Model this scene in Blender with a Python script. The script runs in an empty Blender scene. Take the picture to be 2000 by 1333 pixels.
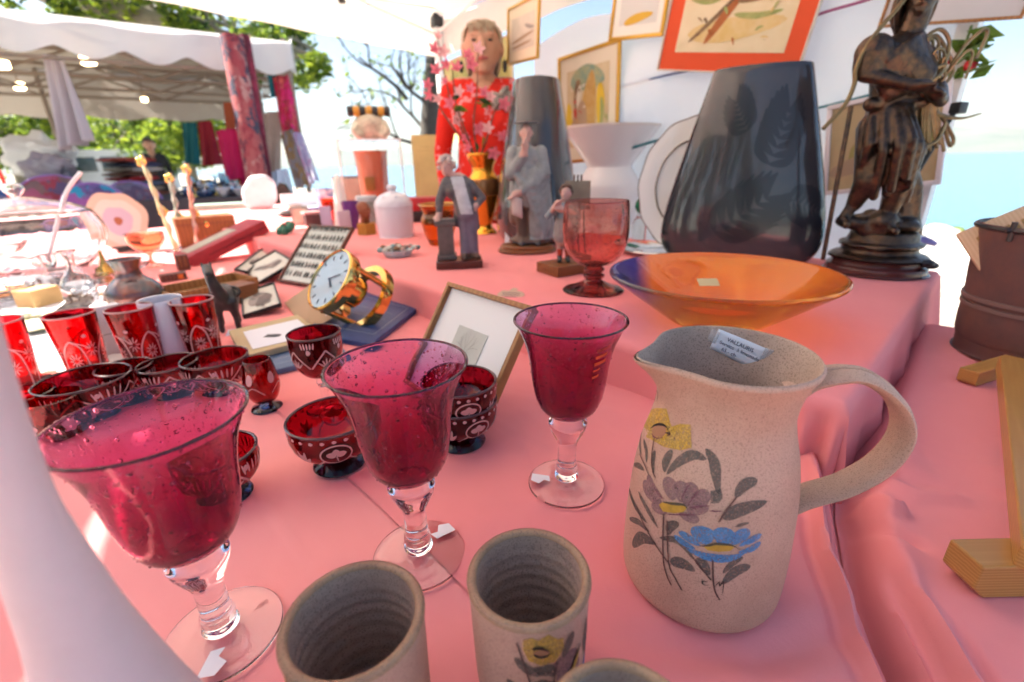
import bpy, bmesh, math, random
from mathutils import Vector, Matrix, Euler, noise as mnoise
R = math.radians
PI = math.pi
sc = bpy.context.scene
COL = sc.collection

# ------------------------------------------------------------------ camera
PITCH, ROLL = R(21.0), math.atan2(53, 2374)
EYE = Vector((0, 0, 1.075))
_f = Vector((0, math.cos(PITCH), -math.sin(PITCH)))
_u = Vector((0, math.sin(PITCH), math.cos(PITCH)))
_r = Vector((1, 0, 0))
_rt = _r * math.cos(ROLL) - _u * math.sin(ROLL)
_up = _u * math.cos(ROLL) + _r * math.sin(ROLL)
cd = bpy.data.cameras.new('camera')
cam = bpy.data.objects.new('camera', cd)
COL.objects.link(cam)
M = Matrix.Identity(4)
for i in range(3):
    M[i][0], M[i][1], M[i][2], M[i][3] = _rt[i], _up[i], -_f[i], EYE[i]
cam.matrix_world = M
cd.sensor_width = 36.0
cd.lens = 36 * 905 / 2000
cd.clip_start, cd.clip_end = 0.02, 60000
cd.dof.use_dof = True
cd.dof.focus_distance = 0.42
cd.dof.aperture_fstop = 4.2
cd.dof.aperture_blades = 7
sc.camera = cam

# ------------------------------------------------------------------ sky, sun, exposure
SUN_EL = R(45)
SUN_AZ = math.atan2(-0.98, 0.15)
w = bpy.data.worlds.new('World')
sc.world = w
w.use_nodes = True
nt = w.node_tree
bg = nt.nodes['Background']
sky = nt.nodes.new('ShaderNodeTexSky')
sky.sky_type = 'NISHITA'
sky.sun_disc = False
sky.sun_elevation = SUN_EL
sky.sun_rotation = SUN_AZ
sky.air_density, sky.dust_density, sky.ozone_density = 1.0, 1.6, 1.0
nt.links.new(sky.outputs['Color'], bg.inputs['Color'])
bg.inputs['Strength'].default_value = 0.055
sd = bpy.data.lights.new('sun', 'SUN')
sd.energy = 5.0
sd.angle = R(0.55)
sd.color = (1.0, 0.92, 0.80)
sun = bpy.data.objects.new('sun', sd)
COL.objects.link(sun)
_sdir = Vector((math.sin(SUN_AZ) * math.cos(SUN_EL), math.cos(SUN_AZ) * math.cos(SUN_EL), math.sin(SUN_EL)))
sun.rotation_euler = _sdir.to_track_quat('Z', 'Y').to_euler()
sun.location = (-6, 3, 8)

sc.view_settings.view_transform = 'Standard'
sc.view_settings.look = 'None'
sc.view_settings.gamma = 1.0
sc.view_settings.exposure = 2.28
sc.view_settings.use_curve_mapping = False
sc.render.engine = 'CYCLES'
cy = sc.cycles
cy.use_denoising = True
try:
    cy.denoiser = 'OPENIMAGEDENOISE'
    cy.denoising_input_passes = 'RGB_ALBEDO_NORMAL'
except Exception:
    pass
cy.max_bounces = 12
cy.use_adaptive_sampling = True
cy.adaptive_threshold = 0.035
cy.adaptive_min_samples = 24
cy.diffuse_bounces = 3
cy.glossy_bounces = 5
cy.transmission_bounces = 10
cy.transparent_max_bounces = 12
cy.volume_bounces = 0
cy.sample_clamp_indirect = 8.0
cy.blur_glossy = 0.15

# ------------------------------------------------------------------ materials
_mats = {}


def lin(c):
    if isinstance(c, str):
        c = [int(c[i:i + 2], 16) / 255 for i in (0, 2, 4)]
        c = [(v / 12.92 if v <= .04045 else ((v + .055) / 1.055) ** 2.4) for v in c]
    return (c[0], c[1], c[2], 1.0)


def mat(name, col=(.5, .5, .5), rough=.5, metal=0., trans=0., ior=1.45, var=None, bump=None, col2=None, coat=0., sheen=0., emit=None, alpha=None, spec=None, vstretch=None):
    """Principled material; var=(scale, amount 0-1 toward col2), bump=(scale, strength, distance)"""
    if name in _mats:
        return _mats[name]
    m = bpy.data.materials.new(name)
    m.use_nodes = True
    t = m.node_tree
    b = t.nodes['Principled BSDF']
    c = lin(col)
    b.inputs['Base Color'].default_value = c
    b.inputs['Roughness'].default_value = rough
    b.inputs['Metallic'].default_value = metal
    b.inputs['IOR'].default_value = ior
    b.inputs['Transmission Weight'].default_value = trans
    b.inputs['Coat Weight'].default_value = coat
    b.inputs['Sheen Weight'].default_value = sheen
    if spec is not None:
        b.inputs['Specular IOR Level'].default_value = spec
    if alpha is not None:
        b.inputs['Alpha'].default_value = alpha
    if emit:
        b.inputs['Emission Color'].default_value = lin(emit[0])
        b.inputs['Emission Strength'].default_value = emit[1]
    tc = t.nodes.new('ShaderNodeTexCoord')
    src = tc.outputs['Object']
    if vstretch:
        mp = t.nodes.new('ShaderNodeMapping')
        mp.inputs['Scale'].default_value = vstretch
        t.links.new(src, mp.inputs['Vector'])
        src = mp.outputs['Vector']
    if var:
        n = t.nodes.new('ShaderNodeTexNoise')
        n.inputs['Scale'].default_value = var[0]
        n.inputs['Detail'].default_value = 5
        n.inputs['Roughness'].default_value = .62
        t.links.new(src, n.inputs['Vector'])
        rp = t.nodes.new('ShaderNodeValToRGB')
        rp.color_ramp.elements[0].position = .36
        rp.color_ramp.elements[1].position = .66
        rp.color_ramp.elements[0].color = c
        c2 = lin(col2) if col2 is not None else tuple(v * .55 for v in c[:3]) + (1.,)
        a = var[1]
        rp.color_ramp.elements[1].color = tuple(c[i] * (1 - a) + c2[i] * a for i in range(3)) + (1.,)
        t.links.new(n.outputs['Fac'], rp.inputs['Fac'])
        t.links.new(rp.outputs['Color'], b.inputs['Base Color'])
    if bump:
        n2 = t.nodes.new('ShaderNodeTexNoise')
        n2.inputs['Scale'].default_value = bump[0]
        n2.inputs['Detail'].default_value = 4
        t.links.new(src, n2.inputs['Vector'])
        bp = t.nodes.new('ShaderNodeBump')
        bp.inputs['Strength'].default_value = bump[1]
        bp.inputs['Distance'].default_value = bump[2] if len(bump) > 2 else .002
        t.links.new(n2.outputs['Fac'], bp.inputs['Height'])
        t.links.new(bp.outputs['Normal'], b.inputs['Normal'])
    _mats[name] = m
    return m


def speckle(name, col, col2, col3, scale=900, rough=.6, big=14, ridge=None):
    """unglazed stoneware: fine dark speckle over a slow two-tone blush"""
    m = mat(name, col, rough, var=(big, 1.0), col2=col2, bump=(700, .25, .0006))
    t = m.node_tree
    b = t.nodes['Principled BSDF']
    rp = [n for n in t.nodes if n.type == 'VALTORGB'][0]
    n = t.nodes.new('ShaderNodeTexNoise')
    n.inputs['Scale'].default_value = scale
    n.inputs['Detail'].default_value = 2
    tc = [x for x in t.nodes if x.type == 'TEX_COORD'][0]
    t.links.new(tc.outputs['Object'], n.inputs['Vector'])
    r2 = t.nodes.new('ShaderNodeValToRGB')
    r2.color_ramp.elements[0].position, r2.color_ramp.elements[1].position = .53, .66
    r2.color_ramp.elements[0].color, r2.color_ramp.elements[1].color = (0, 0, 0, 1), (.75, .75, .75, 1)
    t.links.new(n.outputs['Fac'], r2.inputs['Fac'])
    mx = t.nodes.new('ShaderNodeMix')
    mx.data_type = 'RGBA'
    t.links.new(r2.outputs['Color'], mx.inputs[0])
    t.links.new(rp.outputs['Color'], mx.inputs[6])
    mx.inputs[7].default_value = lin(col3)
    t.links.new(mx.outputs[2], b.inputs['Base Color'])
    return m


def brushed(m, scale=420, lo=.34, hi=.52, floor=.35):
    """dry-brush paint: pigment breaks up so the clay shows through"""
    t = m.node_tree
    b = t.nodes['Principled BSDF']
    tc = [x for x in t.nodes if x.type == 'TEX_COORD'][0]
    n = t.nodes.new('ShaderNodeTexNoise')
    n.inputs['Scale'].default_value = scale
    n.inputs['Detail'].default_value = 3
    t.links.new(tc.outputs['Object'], n.inputs['Vector'])
    rp = t.nodes.new('ShaderNodeMapRange')
    rp.inputs['From Min'].default_value, rp.inputs['From Max'].default_value = lo, hi
    rp.inputs['To Min'].default_value, rp.inputs['To Max'].default_value = floor, .95
    t.links.new(n.outputs['Fac'], rp.inputs['Value'])
    t.links.new(rp.outputs['Result'], b.inputs['Alpha'])
    return m


def sheet(name, col, trans_amt=.45, bump=None, var=None, col2=None, rough=.9):
    """woven fabric that lets some light through (tent canvas, leaves, thin cotton)"""
    if name in _mats:
        return _mats[name]
    m = mat(name, col, rough, var=var, col2=col2, bump=bump, spec=.15)
    t = m.node_tree
    b = t.nodes['Principled BSDF']
    tr = t.nodes.new('ShaderNodeBsdfTranslucent')
    src = [l.from_socket for l in t.links if l.to_socket == b.inputs['Base Color']]
    if src:
        t.links.new(src[0], tr.inputs['Color'])
    else:
        tr.inputs['Color'].default_value = lin(col)
    mx = t.nodes.new('ShaderNodeMixShader')
    mx.inputs[0].default_value = trans_amt
    out = t.nodes['Material Output']
    t.links.new(b.outputs[0], mx.inputs[1])
    t.links.new(tr.outputs[0], mx.inputs[2])
    t.links.new(mx.outputs[0], out.inputs['Surface'])
    return m


def glass(name, col, rough=0., ior=1.45, bubbles=None, wob=None, grad=None, axis=0, thin=0.):
    """coloured glass; bubbles=(scale, strength) seeds the wall with small air bubbles"""
    if name in _mats:
        return _mats[name]
    m = mat(name, col, rough, trans=1., ior=ior)
    t = m.node_tree
    b = t.nodes['Principled BSDF']
    tc = [x for x in t.nodes if x.type == 'TEX_COORD'][0]
    last = None
    if wob:
        n = t.nodes.new('ShaderNodeTexNoise')
        n.inputs['Scale'].default_value = wob[0]
        t.links.new(tc.outputs['Object'], n.inputs['Vector'])
        bp = t.nodes.new('ShaderNodeBump')
        bp.inputs['Strength'].default_value = wob[1]
        bp.inputs['Distance'].default_value = .004
        t.links.new(n.outputs['Fac'], bp.inputs['Height'])
        last = bp
    if bubbles:
        for k, (scl, stg) in enumerate(bubbles):
            v = t.nodes.new('ShaderNodeTexVoronoi')
            v.inputs['Scale'].default_value = scl
            v.inputs['Randomness'].default_value = 1.0
            t.links.new(tc.outputs['Object'], v.inputs['Vector'])
            rp = t.nodes.new('ShaderNodeValToRGB')
            rp.color_ramp.elements[0].position, rp.color_ramp.elements[1].position = .12, .22
            rp.color_ramp.elements[0].color, rp.color_ramp.elements[1].color = (1, 1, 1, 1), (0, 0, 0, 1)
            t.links.new(v.outputs['Distance'], rp.inputs['Fac'])
            # only some cells hold a bubble
            th = t.nodes.new('ShaderNodeMath')
            th.operation = 'GREATER_THAN'
            th.inputs[1].default_value = .45
            sp = t.nodes.new('ShaderNodeSeparateColor')
            t.links.new(v.outputs['Color'], sp.inputs[0])
            t.links.new(sp.outputs[0], th.inputs[0])
            mu = t.nodes.new('ShaderNodeMath')
            mu.operation = 'MULTIPLY'
            t.links.new(rp.outputs['Color'], mu.inputs[0])
            t.links.new(th.outputs[0], mu.inputs[1])
            bp = t.nodes.new('ShaderNodeBump')
            bp.inputs['Strength'].default_value = stg
            bp.inputs['Distance'].default_value = .0016
            t.links.new(mu.outputs[0], bp.inputs['Height'])
            if last:
                t.links.new(last.outputs['Normal'], bp.inputs['Normal'])
            last = bp
    if last:
        t.links.new(last.outputs['Normal'], b.inputs['Normal'])
    if grad:
        # grad: list of (position along object X + Z mix, colour) for two-colour glass
        sx = t.nodes.new('ShaderNodeSeparateXYZ')
        t.links.new(tc.outputs['Object'], sx.inputs[0])
        mr = t.nodes.new('ShaderNodeMapRange')
        mr.inputs['From Min'].default_value, mr.inputs['From Max'].default_value = grad[0], grad[1]
        t.links.new(sx.outputs[axis], mr.inputs['Value'])
        rp = t.nodes.new('ShaderNodeValToRGB')
        rp.color_ramp.elements.remove(rp.color_ramp.elements[1])
        rp.color_ramp.elements[0].position, rp.color_ramp.elements[0].color = grad[2][0][0], lin(grad[2][0][1])
        for ps, cc in grad[2][1:]:
            e = rp.color_ramp.elements.new(ps)
            e.color = lin(cc)
        t.links.new(mr.outputs['Result'], rp.inputs['Fac'])
        t.links.new(rp.outputs['Color'], b.inputs['Base Color'])
    if thin:
        # part of the light goes straight through the thin wall, tinted, instead of bending
        tr = t.nodes.new('ShaderNodeBsdfTransparent')
        gm = t.nodes.new('ShaderNodeGamma')
        gm.inputs['Gamma'].default_value = .5
        if grad:
            t.links.new(rp.outputs['Color'], gm.inputs['Color'])
        else:
            gm.inputs['Color'].default_value = lin(col)
        t.links.new(gm.outputs['Color'], tr.inputs['Color'])
        mx = t.nodes.new('ShaderNodeMixShader')
        mx.inputs[0].default_value = thin
        t.links.new(b.outputs[0], mx.inputs[1])
        t.links.new(tr.outputs[0], mx.inputs[2])
        t.links.new(mx.outputs[0], t.nodes['Material Output'].inputs['Surface'])
    return m


def wood(name, c1, c2, scale=(60, 4, 60), rough=.5, band='X'):
    if name in _mats:
        return _mats[name]
    m = mat(name, c1, rough, bump=(120, .12, .001))
    t = m.node_tree
    b = t.nodes['Principled BSDF']
    tc = [x for x in t.nodes if x.type == 'TEX_COORD'][0]
    mp = t.nodes.new('ShaderNodeMapping')
    mp.inputs['Scale'].default_value = scale
    t.links.new(tc.outputs['Object'], mp.inputs['Vector'])
    wv = t.nodes.new('ShaderNodeTexWave')
    wv.wave_type = 'BANDS'
    wv.bands_direction = band
    wv.inputs['Scale'].default_value = 1.0
    wv.inputs['Distortion'].default_value = 3.5
    wv.inputs['Detail'].default_value = 3
    wv.inputs['Detail Scale'].default_value = 1.2
    t.links.new(mp.outputs['Vector'], wv.inputs['Vector'])
    rp = t.nodes.new('ShaderNodeValToRGB')
    rp.color_ramp.elements[0].color, rp.color_ramp.elements[1].color = lin(c1), lin(c2)
    t.links.new(wv.outputs['Fac'], rp.inputs['Fac'])
    t.links.new(rp.outputs['Color'], b.inputs['Base Color'])
    return m


def patchwork(name, cols, scale=9, rough=.9, stretch=None):
    """woven / printed pattern: random cells of several colours"""
    if name in _mats:
        return _mats[name]
    m = mat(name, cols[0], rough, bump=(400, .2, .001), vstretch=stretch)
    t = m.node_tree
    b = t.nodes['Principled BSDF']
    src = [x for x in t.nodes if x.type == 'MAPPING']
    tc = [x for x in t.nodes if x.type == 'TEX_COORD'][0]
    so = src[0].outputs['Vector'] if src else tc.outputs['Object']
    v = t.nodes.new('ShaderNodeTexVoronoi')
    v.inputs['Scale'].default_value = scale
    nz = t.nodes.new('ShaderNodeTexNoise')
    nz.inputs['Scale'].default_value = scale * 1.5
    vm = t.nodes.new('ShaderNodeVectorMath')
    vm.operation = 'MULTIPLY_ADD'
    vm.inputs[1].default_value = (.25, .25, .25)
    t.links.new(so, nz.inputs['Vector'])
    t.links.new(nz.outputs['Color'], vm.inputs[0])
    t.links.new(so, vm.inputs[2])
    t.links.new(vm.outputs[0], v.inputs['Vector'])
    sp = t.nodes.new('ShaderNodeSeparateColor')
    t.links.new(v.outputs['Color'], sp.inputs[0])
    rp = t.nodes.new('ShaderNodeValToRGB')
    rp.color_ramp.interpolation = 'CONSTANT'
    rp.color_ramp.elements[0].color = lin(cols[0])
    rp.color_ramp.elements[1].position = 1.0 / len(cols)
    rp.color_ramp.elements[1].color = lin(cols[1])
    for i, c in enumerate(cols[2:], 2):
        e = rp.color_ramp.elements.new(i / len(cols))
        e.color = lin(c)
    t.links.new(sp.outputs[0], rp.inputs['Fac'])
    t.links.new(rp.outputs['Color'], b.inputs['Base Color'])
    return m


# ------------------------------------------------------------------ mesh helpers
class MB:
    def __init__(s):
        s.v, s.f, s.m = [], [], []
        s.mi = 0

    def add(s, vs, fs, T=None):
        o = len(s.v)
        if T is not None:
            vs = [T @ Vector(p) for p in vs]
        s.v += [tuple(p) for p in vs]
        s.f += [tuple(i + o for i in f) for f in fs]
        s.m += [s.mi] * len(fs)
        return s

    def box(s, c, d, rz=0, T=None, bev=0.):
        x, y, z = d[0] / 2, d[1] / 2, d[2] / 2
        if bev <= 0:
            vs = [(sx * x, sy * y, sz * z) for sz in (-1, 1) for sy in (-1, 1) for sx in (-1, 1)]
            fs = [(0, 2, 3, 1), (4, 5, 7, 6), (0, 1, 5, 4), (2, 6, 7, 3), (0, 4, 6, 2), (1, 3, 7, 5)]
        else:
            bm = bmesh.new()
            bmesh.ops.create_cube(bm, size=1)
            bmesh.ops.scale(bm, vec=d, verts=bm.verts)
            bmesh.ops.bevel(bm, geom=bm.edges[:], offset=bev, segments=2, profile=.6, affect='EDGES')
            bm.verts.index_update()
            vs = [tuple(v.co) for v in bm.verts]
            fs = [tuple(v.index for v in f.verts) for f in bm.faces]
            bm.free()
        Mx = Matrix.Translation(c) @ Matrix.Rotation(rz, 4, 'Z')
        if T is not None:
            Mx = T @ Mx
        return s.add(vs, fs, Mx)

    def lathe(s, prof, n=48, c=(0, 0, 0), T=None, sx=1., sy=1., mod=None):
        vs, fs = [], []
        for (r, z) in prof:
            for i in range(n):
                a = 2 * PI * i / n
                rr = r if mod is None else mod(r, z, a)
                vs.append((c[0] + rr * sx * math.cos(a), c[1] + rr * sy * math.sin(a), c[2] + z))
        for k in range(len(prof) - 1):
            for i in range(n):
                j = (i + 1) % n
                fs.append((k * n + i, k * n + j, (k + 1) * n + j, (k + 1) * n + i))
        return s.add(vs, fs, T)

    def tube(s, pts, rad, n=8, T=None, caps=True, flat=None, up=None):
        pts = [Vector(p) for p in pts]
        if not isinstance(rad, (list, tuple)):
            rad = [rad] * len(pts)
        vs, fs = [], []
        pu = None
        for i, p in enumerate(pts):
            t = (pts[min(i + 1, len(pts) - 1)] - pts[max(i - 1, 0)])
            if t.length < 1e-9:
                t = Vector((0, 0, 1))
            t.normalize()
            if pu is None:
                u = Vector(up) if up else (Vector((0, 0, 1)) if abs(t.z) < .9 else Vector((1, 0, 0)))
            else:
                u = pu
            u = (u - t * u.dot(t))
            if u.length < 1e-6:
                u = t.orthogonal()
            u.normalize()
            pu = u
            b = t.cross(u)
            for k in range(n):
                a = 2 * PI * k / n
                fu = rad[i] if flat is None else rad[i] * flat
                vs.append(p + b * (math.cos(a) * rad[i]) + u * (math.sin(a) * fu))
        for i in range(len(pts) - 1):
            for k in range(n):
                j = (k + 1) % n
                fs.append((i * n + k, i * n + j, (i + 1) * n + j, (i + 1) * n + k))
        if caps:
            fs.append(tuple(range(n - 1, -1, -1)))
            fs.append(tuple((len(pts) - 1) * n + k for k in range(n)))
        return s.add(vs, fs, T)

    def ball(s, c, r, n=12, m=8, T=None):
        if not isinstance(r, (list, tuple)):
            r = (r, r, r)
        vs, fs = [(c[0], c[1], c[2] - r[2])], []
        for k in range(1, m):
            ph = -PI / 2 + PI * k / m
            for i in range(n):
                a = 2 * PI * i / n
                vs.append((c[0] + r[0] * math.cos(ph) * math.cos(a), c[1] + r[1] * math.cos(ph) * math.sin(a), c[2] + r[2] * math.sin(ph)))
        vs.append((c[0], c[1], c[2] + r[2]))
        for i in range(n):
            fs.append((0, 1 + (i + 1) % n, 1 + i))
        for k in range(m - 2):
            for i in range(n):
                j = (i + 1) % n
                fs.append((1 + k * n + i, 1 + k * n + j, 1 + (k + 1) * n + j, 1 + (k + 1) * n + i))
        o = 1 + (m - 2) * n
        for i in range(n):
            fs.append((o + i, o + (i + 1) % n, len(vs) - 1))
        return s.add(vs, fs, T)

    def grid(s, fn, nu, nv, T=None, closed_u=False):
        vs = [fn(i / nu if closed_u else i / (nu - 1), j / (nv - 1)) for j in range(nv) for i in range(nu)]
        fs = []
        for j in range(nv - 1):
            for i in range(nu if closed_u else nu - 1):
                k = (i + 1) % nu
                fs.append((j * nu + i, j * nu + k, (j + 1) * nu + k, (j + 1) * nu + i))
        return s.add(vs, fs, T)

    def prism(s, poly, z0, z1, T=None):
        n = len(poly)
        vs = [(p[0], p[1], z0) for p in poly] + [(p[0], p[1], z1) for p in poly]
        fs = [tuple(range(n - 1, -1, -1)), tuple(range(n, 2 * n))] + [(i, (i + 1) % n, n + (i + 1) % n, n + i) for i in range(n)]
        return s.add(vs, fs, T)

    def build(s, name, m, parent=None, smooth=40, loc=None, rot=None, thick=0., T=None):
        me = bpy.data.meshes.new(name)
        me.from_pydata(s.v, [], s.f)
        if T is not None:
            me.transform(T)
        ms = m if isinstance(m, (list, tuple)) else [m]
        for x in ms:
            me.materials.append(x)
        if len(ms) > 1:
            me.polygons.foreach_set('material_index', s.m)
        bm = bmesh.new()
        bm.from_mesh(me)
        bmesh.ops.remove_doubles(bm, verts=bm.verts, dist=1e-6)
        bmesh.ops.recalc_face_normals(bm, faces=bm.faces)
        bm.to_mesh(me)
        bm.free()
        if smooth:
            me.shade_smooth()
            me.set_sharp_from_angle(angle=R(smooth))
        o = bpy.data.objects.new(name, me)
        COL.objects.link(o)
        if parent is not None:
            o.parent = parent
        if loc is not None:
            o.location = loc
        if rot is not None:
            o.rotation_euler = rot
        if thick:
            md = o.modifiers.new('thickness', 'SOLIDIFY')
            md.thickness = thick
            md.offset = 0
        return o


def tag(o, label=None, cat=None, group=None, kind=None):
    if label:
        o['label'] = label
    if cat:
        o['category'] = cat
    if group:
        o['group'] = group
    if kind:
        o['kind'] = kind
    return o


def thing(name, label, cat, loc=(0, 0, 0), rz=0, group=None, rot=None):
    o = bpy.data.objects.new(name, None)
    o.empty_display_size = .02
    COL.objects.link(o)
    o.location = loc
    o.rotation_euler = rot if rot else (0, 0, rz)
    return tag(o, label, cat, group)


def dup(root, loc, rz=None, label=None):
    r = root.copy()
    COL.objects.link(r)
    r.location = loc
    if rz is not None:
        r.rotation_euler = (r.rotation_euler[0], r.rotation_euler[1], rz)
    if label:
        r['label'] = label
    for ch in list(root.children):
        c = ch.copy()
        COL.objects.link(c)
        c.parent = r
        for g in ch.children:
            d = g.copy()
            COL.objects.link(d)
            d.parent = c
    return r


def fuse(name, prims, voxel, m, parent=None, smooth_it=6, pick=None, loc=None, rot=None):
    """one continuous surface from capsules and ellipsoids.
    prims: ('c', p0, p1, r0, r1) tapered limb | ('e', centre, (rx,ry,rz)[, euler]) | ('b', centre, dims[, euler])"""
    b = MB()
    for p in prims:
        if p[0] == 'c':
            p0, p1, r0, r1 = Vector(p[1]), Vector(p[2]), p[3], p[4]
            b.tube([p0 + (p1 - p0) * t for t in (0, .5, 1)], [r0, (r0 + r1) / 2, r1], n=12)
            b.ball(p0, r0, 12, 8)
            b.ball(p1, r1, 12, 8)
        elif p[0] == 'e':
            T = Matrix.Translation(p[1]) @ (Euler(p[3]).to_matrix().to_4x4() if len(p) > 3 else Matrix.Identity(4))
            b.ball((0, 0, 0), p[2], 16, 10, T=T)
        else:
            T = Matrix.Translation(p[1]) @ (Euler(p[3]).to_matrix().to_4x4() if len(p) > 3 else Matrix.Identity(4))
            b.box((0, 0, 0), p[2], T=T)
    tmp = b.build('tmp', mat('tmp_grey'), smooth=0)
    md = tmp.modifiers.new('r', 'REMESH')
    md.mode = 'VOXEL'
    md.voxel_size = voxel
    if smooth_it:
        s2 = tmp.modifiers.new('s', 'SMOOTH')
        s2.iterations = smooth_it
        s2.factor = .5
    dg = bpy.context.evaluated_depsgraph_get()
    me = bpy.data.meshes.new_from_object(tmp.evaluated_get(dg))
    old = tmp.data
    bpy.data.objects.remove(tmp)
    bpy.data.meshes.remove(old)
    me.name = name
    me.materials.clear()
    ms = m if isinstance(m, (list, tuple)) else [m]
    for x in ms:
        me.materials.append(x)
    if pick:
        me.polygons.foreach_set('material_index', [pick(p.center) for p in me.polygons])
    me.shade_smooth()
    o = bpy.data.objects.new(name, me)
    COL.objects.link(o)
    if parent is not None:
        o.parent = parent
    if loc is not None:
        o.location = loc
    if rot is not None:
        o.rotation_euler = rot
    return o


def text_mesh(body, size, align='CENTER'):
    cu = bpy.data.curves.new('t', 'FONT')
    cu.body = body
    cu.size = size
    cu.align_x = align
    cu.resolution_u = 3
    o = bpy.data.objects.new('t', cu)
    COL.objects.link(o)
    dg = bpy.context.evaluated_depsgraph_get()
    me = bpy.data.meshes.new_from_object(o.evaluated_get(dg))
    vs = [tuple(v.co) for v in me.vertices]
    fs = [tuple(p.vertices) for p in me.polygons]
    bpy.data.objects.remove(o)
    bpy.data.curves.remove(cu)
    bpy.data.meshes.remove(me)
    return vs, fs


def fbm(x, y, z=0., o=4):
    return mnoise.fractal(Vector((x, y, z)), .9, 2.0, o)


def lerp(a, b, t):
    return a + (b - a) * t


def profile_r(prof):
    """radius as a function of height on the outer wall of a profile"""
    pts = sorted([(z, r) for r, z in prof])

    def fn(z):
        if z <= pts[0][0]:
            return pts[0][1]
        for (z0, r0), (z1, r1) in zip(pts, pts[1:]):
            if z <= z1:
                return r0 if z1 == z0 else lerp(r0, r1, (z - z0) / (z1 - z0))
        return pts[-1][1]
    return fn


def smooth_prof(prof, sub=5):
    """Catmull-Rom through profile points"""
    out = []
    n = len(prof)
    for i in range(n - 1):
        p0, p1, p2, p3 = prof[max(i - 1, 0)], prof[i], prof[i + 1], prof[min(i + 2, n - 1)]
        for k in range(sub):
            t = k / sub
            q = []
            for a in (0, 1):
                q.append(.5 * (2 * p1[a] + (p2[a] - p0[a]) * t + (2 * p0[a] - 5 * p1[a] + 4 * p2[a] - p3[a]) * t * t + (3 * p1[a] - p0[a] - 3 * p2[a] + p3[a]) * t ** 3))
            out.append((max(q[0], 0), q[1]))
    out.append(prof[-1])
    return out


def curve_pts(pts, sub=6):
    pts = [Vector(p) for p in pts]
    out = []
    n = len(pts)
    for i in range(n - 1):
        p0, p1, p2, p3 = pts[max(i - 1, 0)], pts[i], pts[i + 1], pts[min(i + 2, n - 1)]
        for k in range(sub):
            t = k / sub
            out.append(.5 * (2 * p1 + (p2 - p0) * t + (2 * p0 - 5 * p1 + 4 * p2 - p3) * t * t + (3 * p1 - p0 - 3 * p2 + p3) * t ** 3))
    out.append(pts[-1])
    return out


def wrap_leaf(b, rf, base, w, pts, off=.0004, taper='leaf', n=9):
    """brush stroke on a surface of revolution; pts = (angle, height); base = reference angle"""
    P3 = curve_pts([(p[0], p[1], 0) for p in pts], max(2, n // max(1, len(pts) - 1)))
    L, Rr = [], []
    N = len(P3)
    for i, p in enumerate(P3):
        r = rf(p.y)
        q0, q1 = P3[max(i - 1, 0)], P3[min(i + 1, N - 1)]
        dx, dz = (q1.x - q0.x) * r, q1.y - q0.y
        l = math.hypot(dx, dz) or 1e-9
        nx, nz = -dz / l, dx / l
        t = i / (N - 1)
        if taper == 'leaf':
            k = math.sin(PI * min(1, max(0, t)) ** .85) ** .75 * .5 + .02
        elif taper == 'stem':
            k = .5
        else:
            k = (.25 + .75 * math.sin(PI * min(t * 1.1, 1))) * .5
        hw = w * k
        for lst, sg in ((L, 1), (Rr, -1)):
            z = p.y + nz * hw * sg
            rr = rf(z) + off
            a = base + p.x + nx * hw * sg / max(r, 1e-6)
            lst.append((rr * math.cos(a), rr * math.sin(a), z))
    mid = []
    for i, p in enumerate(P3):
        rr = rf(p.y) + off
        mid.append((rr * math.cos(base + p.x), rr * math.sin(base + p.x), p.y))
    vs = L + mid + Rr
    fs = []
    for i in range(N - 1):
        fs += [(i, i + 1, N + i + 1, N + i), (N + i, N + i + 1, 2 * N + i + 1, 2 * N + i)]
    b.add(vs, fs)


def wrap_poly(b, rf, base, pts, off=.0004):
    """filled blot on a surface of revolution, first point is the fan centre"""
    def q(u, z):
        rr = rf(z) + off
        return (rr * math.cos(base + u), rr * math.sin(base + u), z)
    c = pts[0]
    ring = pts[1:]
    vs, fs = [q(*c)], []
    K = 4
    n = len(ring)
    for k in range(1, K + 1):
        for p in ring:
            vs.append(q(lerp(c[0], p[0], k / K), lerp(c[1], p[1], k / K)))
    for i in range(n):
        j = (i + 1) % n
        fs.append((0, 1 + i, 1 + j))
        for k in range(K - 1):
            fs.append((1 + k * n + i, 1 + (k + 1) * n + i, 1 + (k + 1) * n + j, 1 + k * n + j))
    b.add(vs, fs)


# ------------------------------------------------------------------ layout of the stall
L, T = .75, .825                       # front table top, raised back tier
C0 = Vector((.34, .455))               # front right corner of the tier
E1 = Vector((-.695, .719)).normalized()    # along the tables, away to the left
E2 = Vector((.719, .695)).normalized()     # across the tables, away to the right


def tbl(s, d, z=0.):
    p = C0 + E1 * s + E2 * d
    return Vector((p.x, p.y, z))

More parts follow.
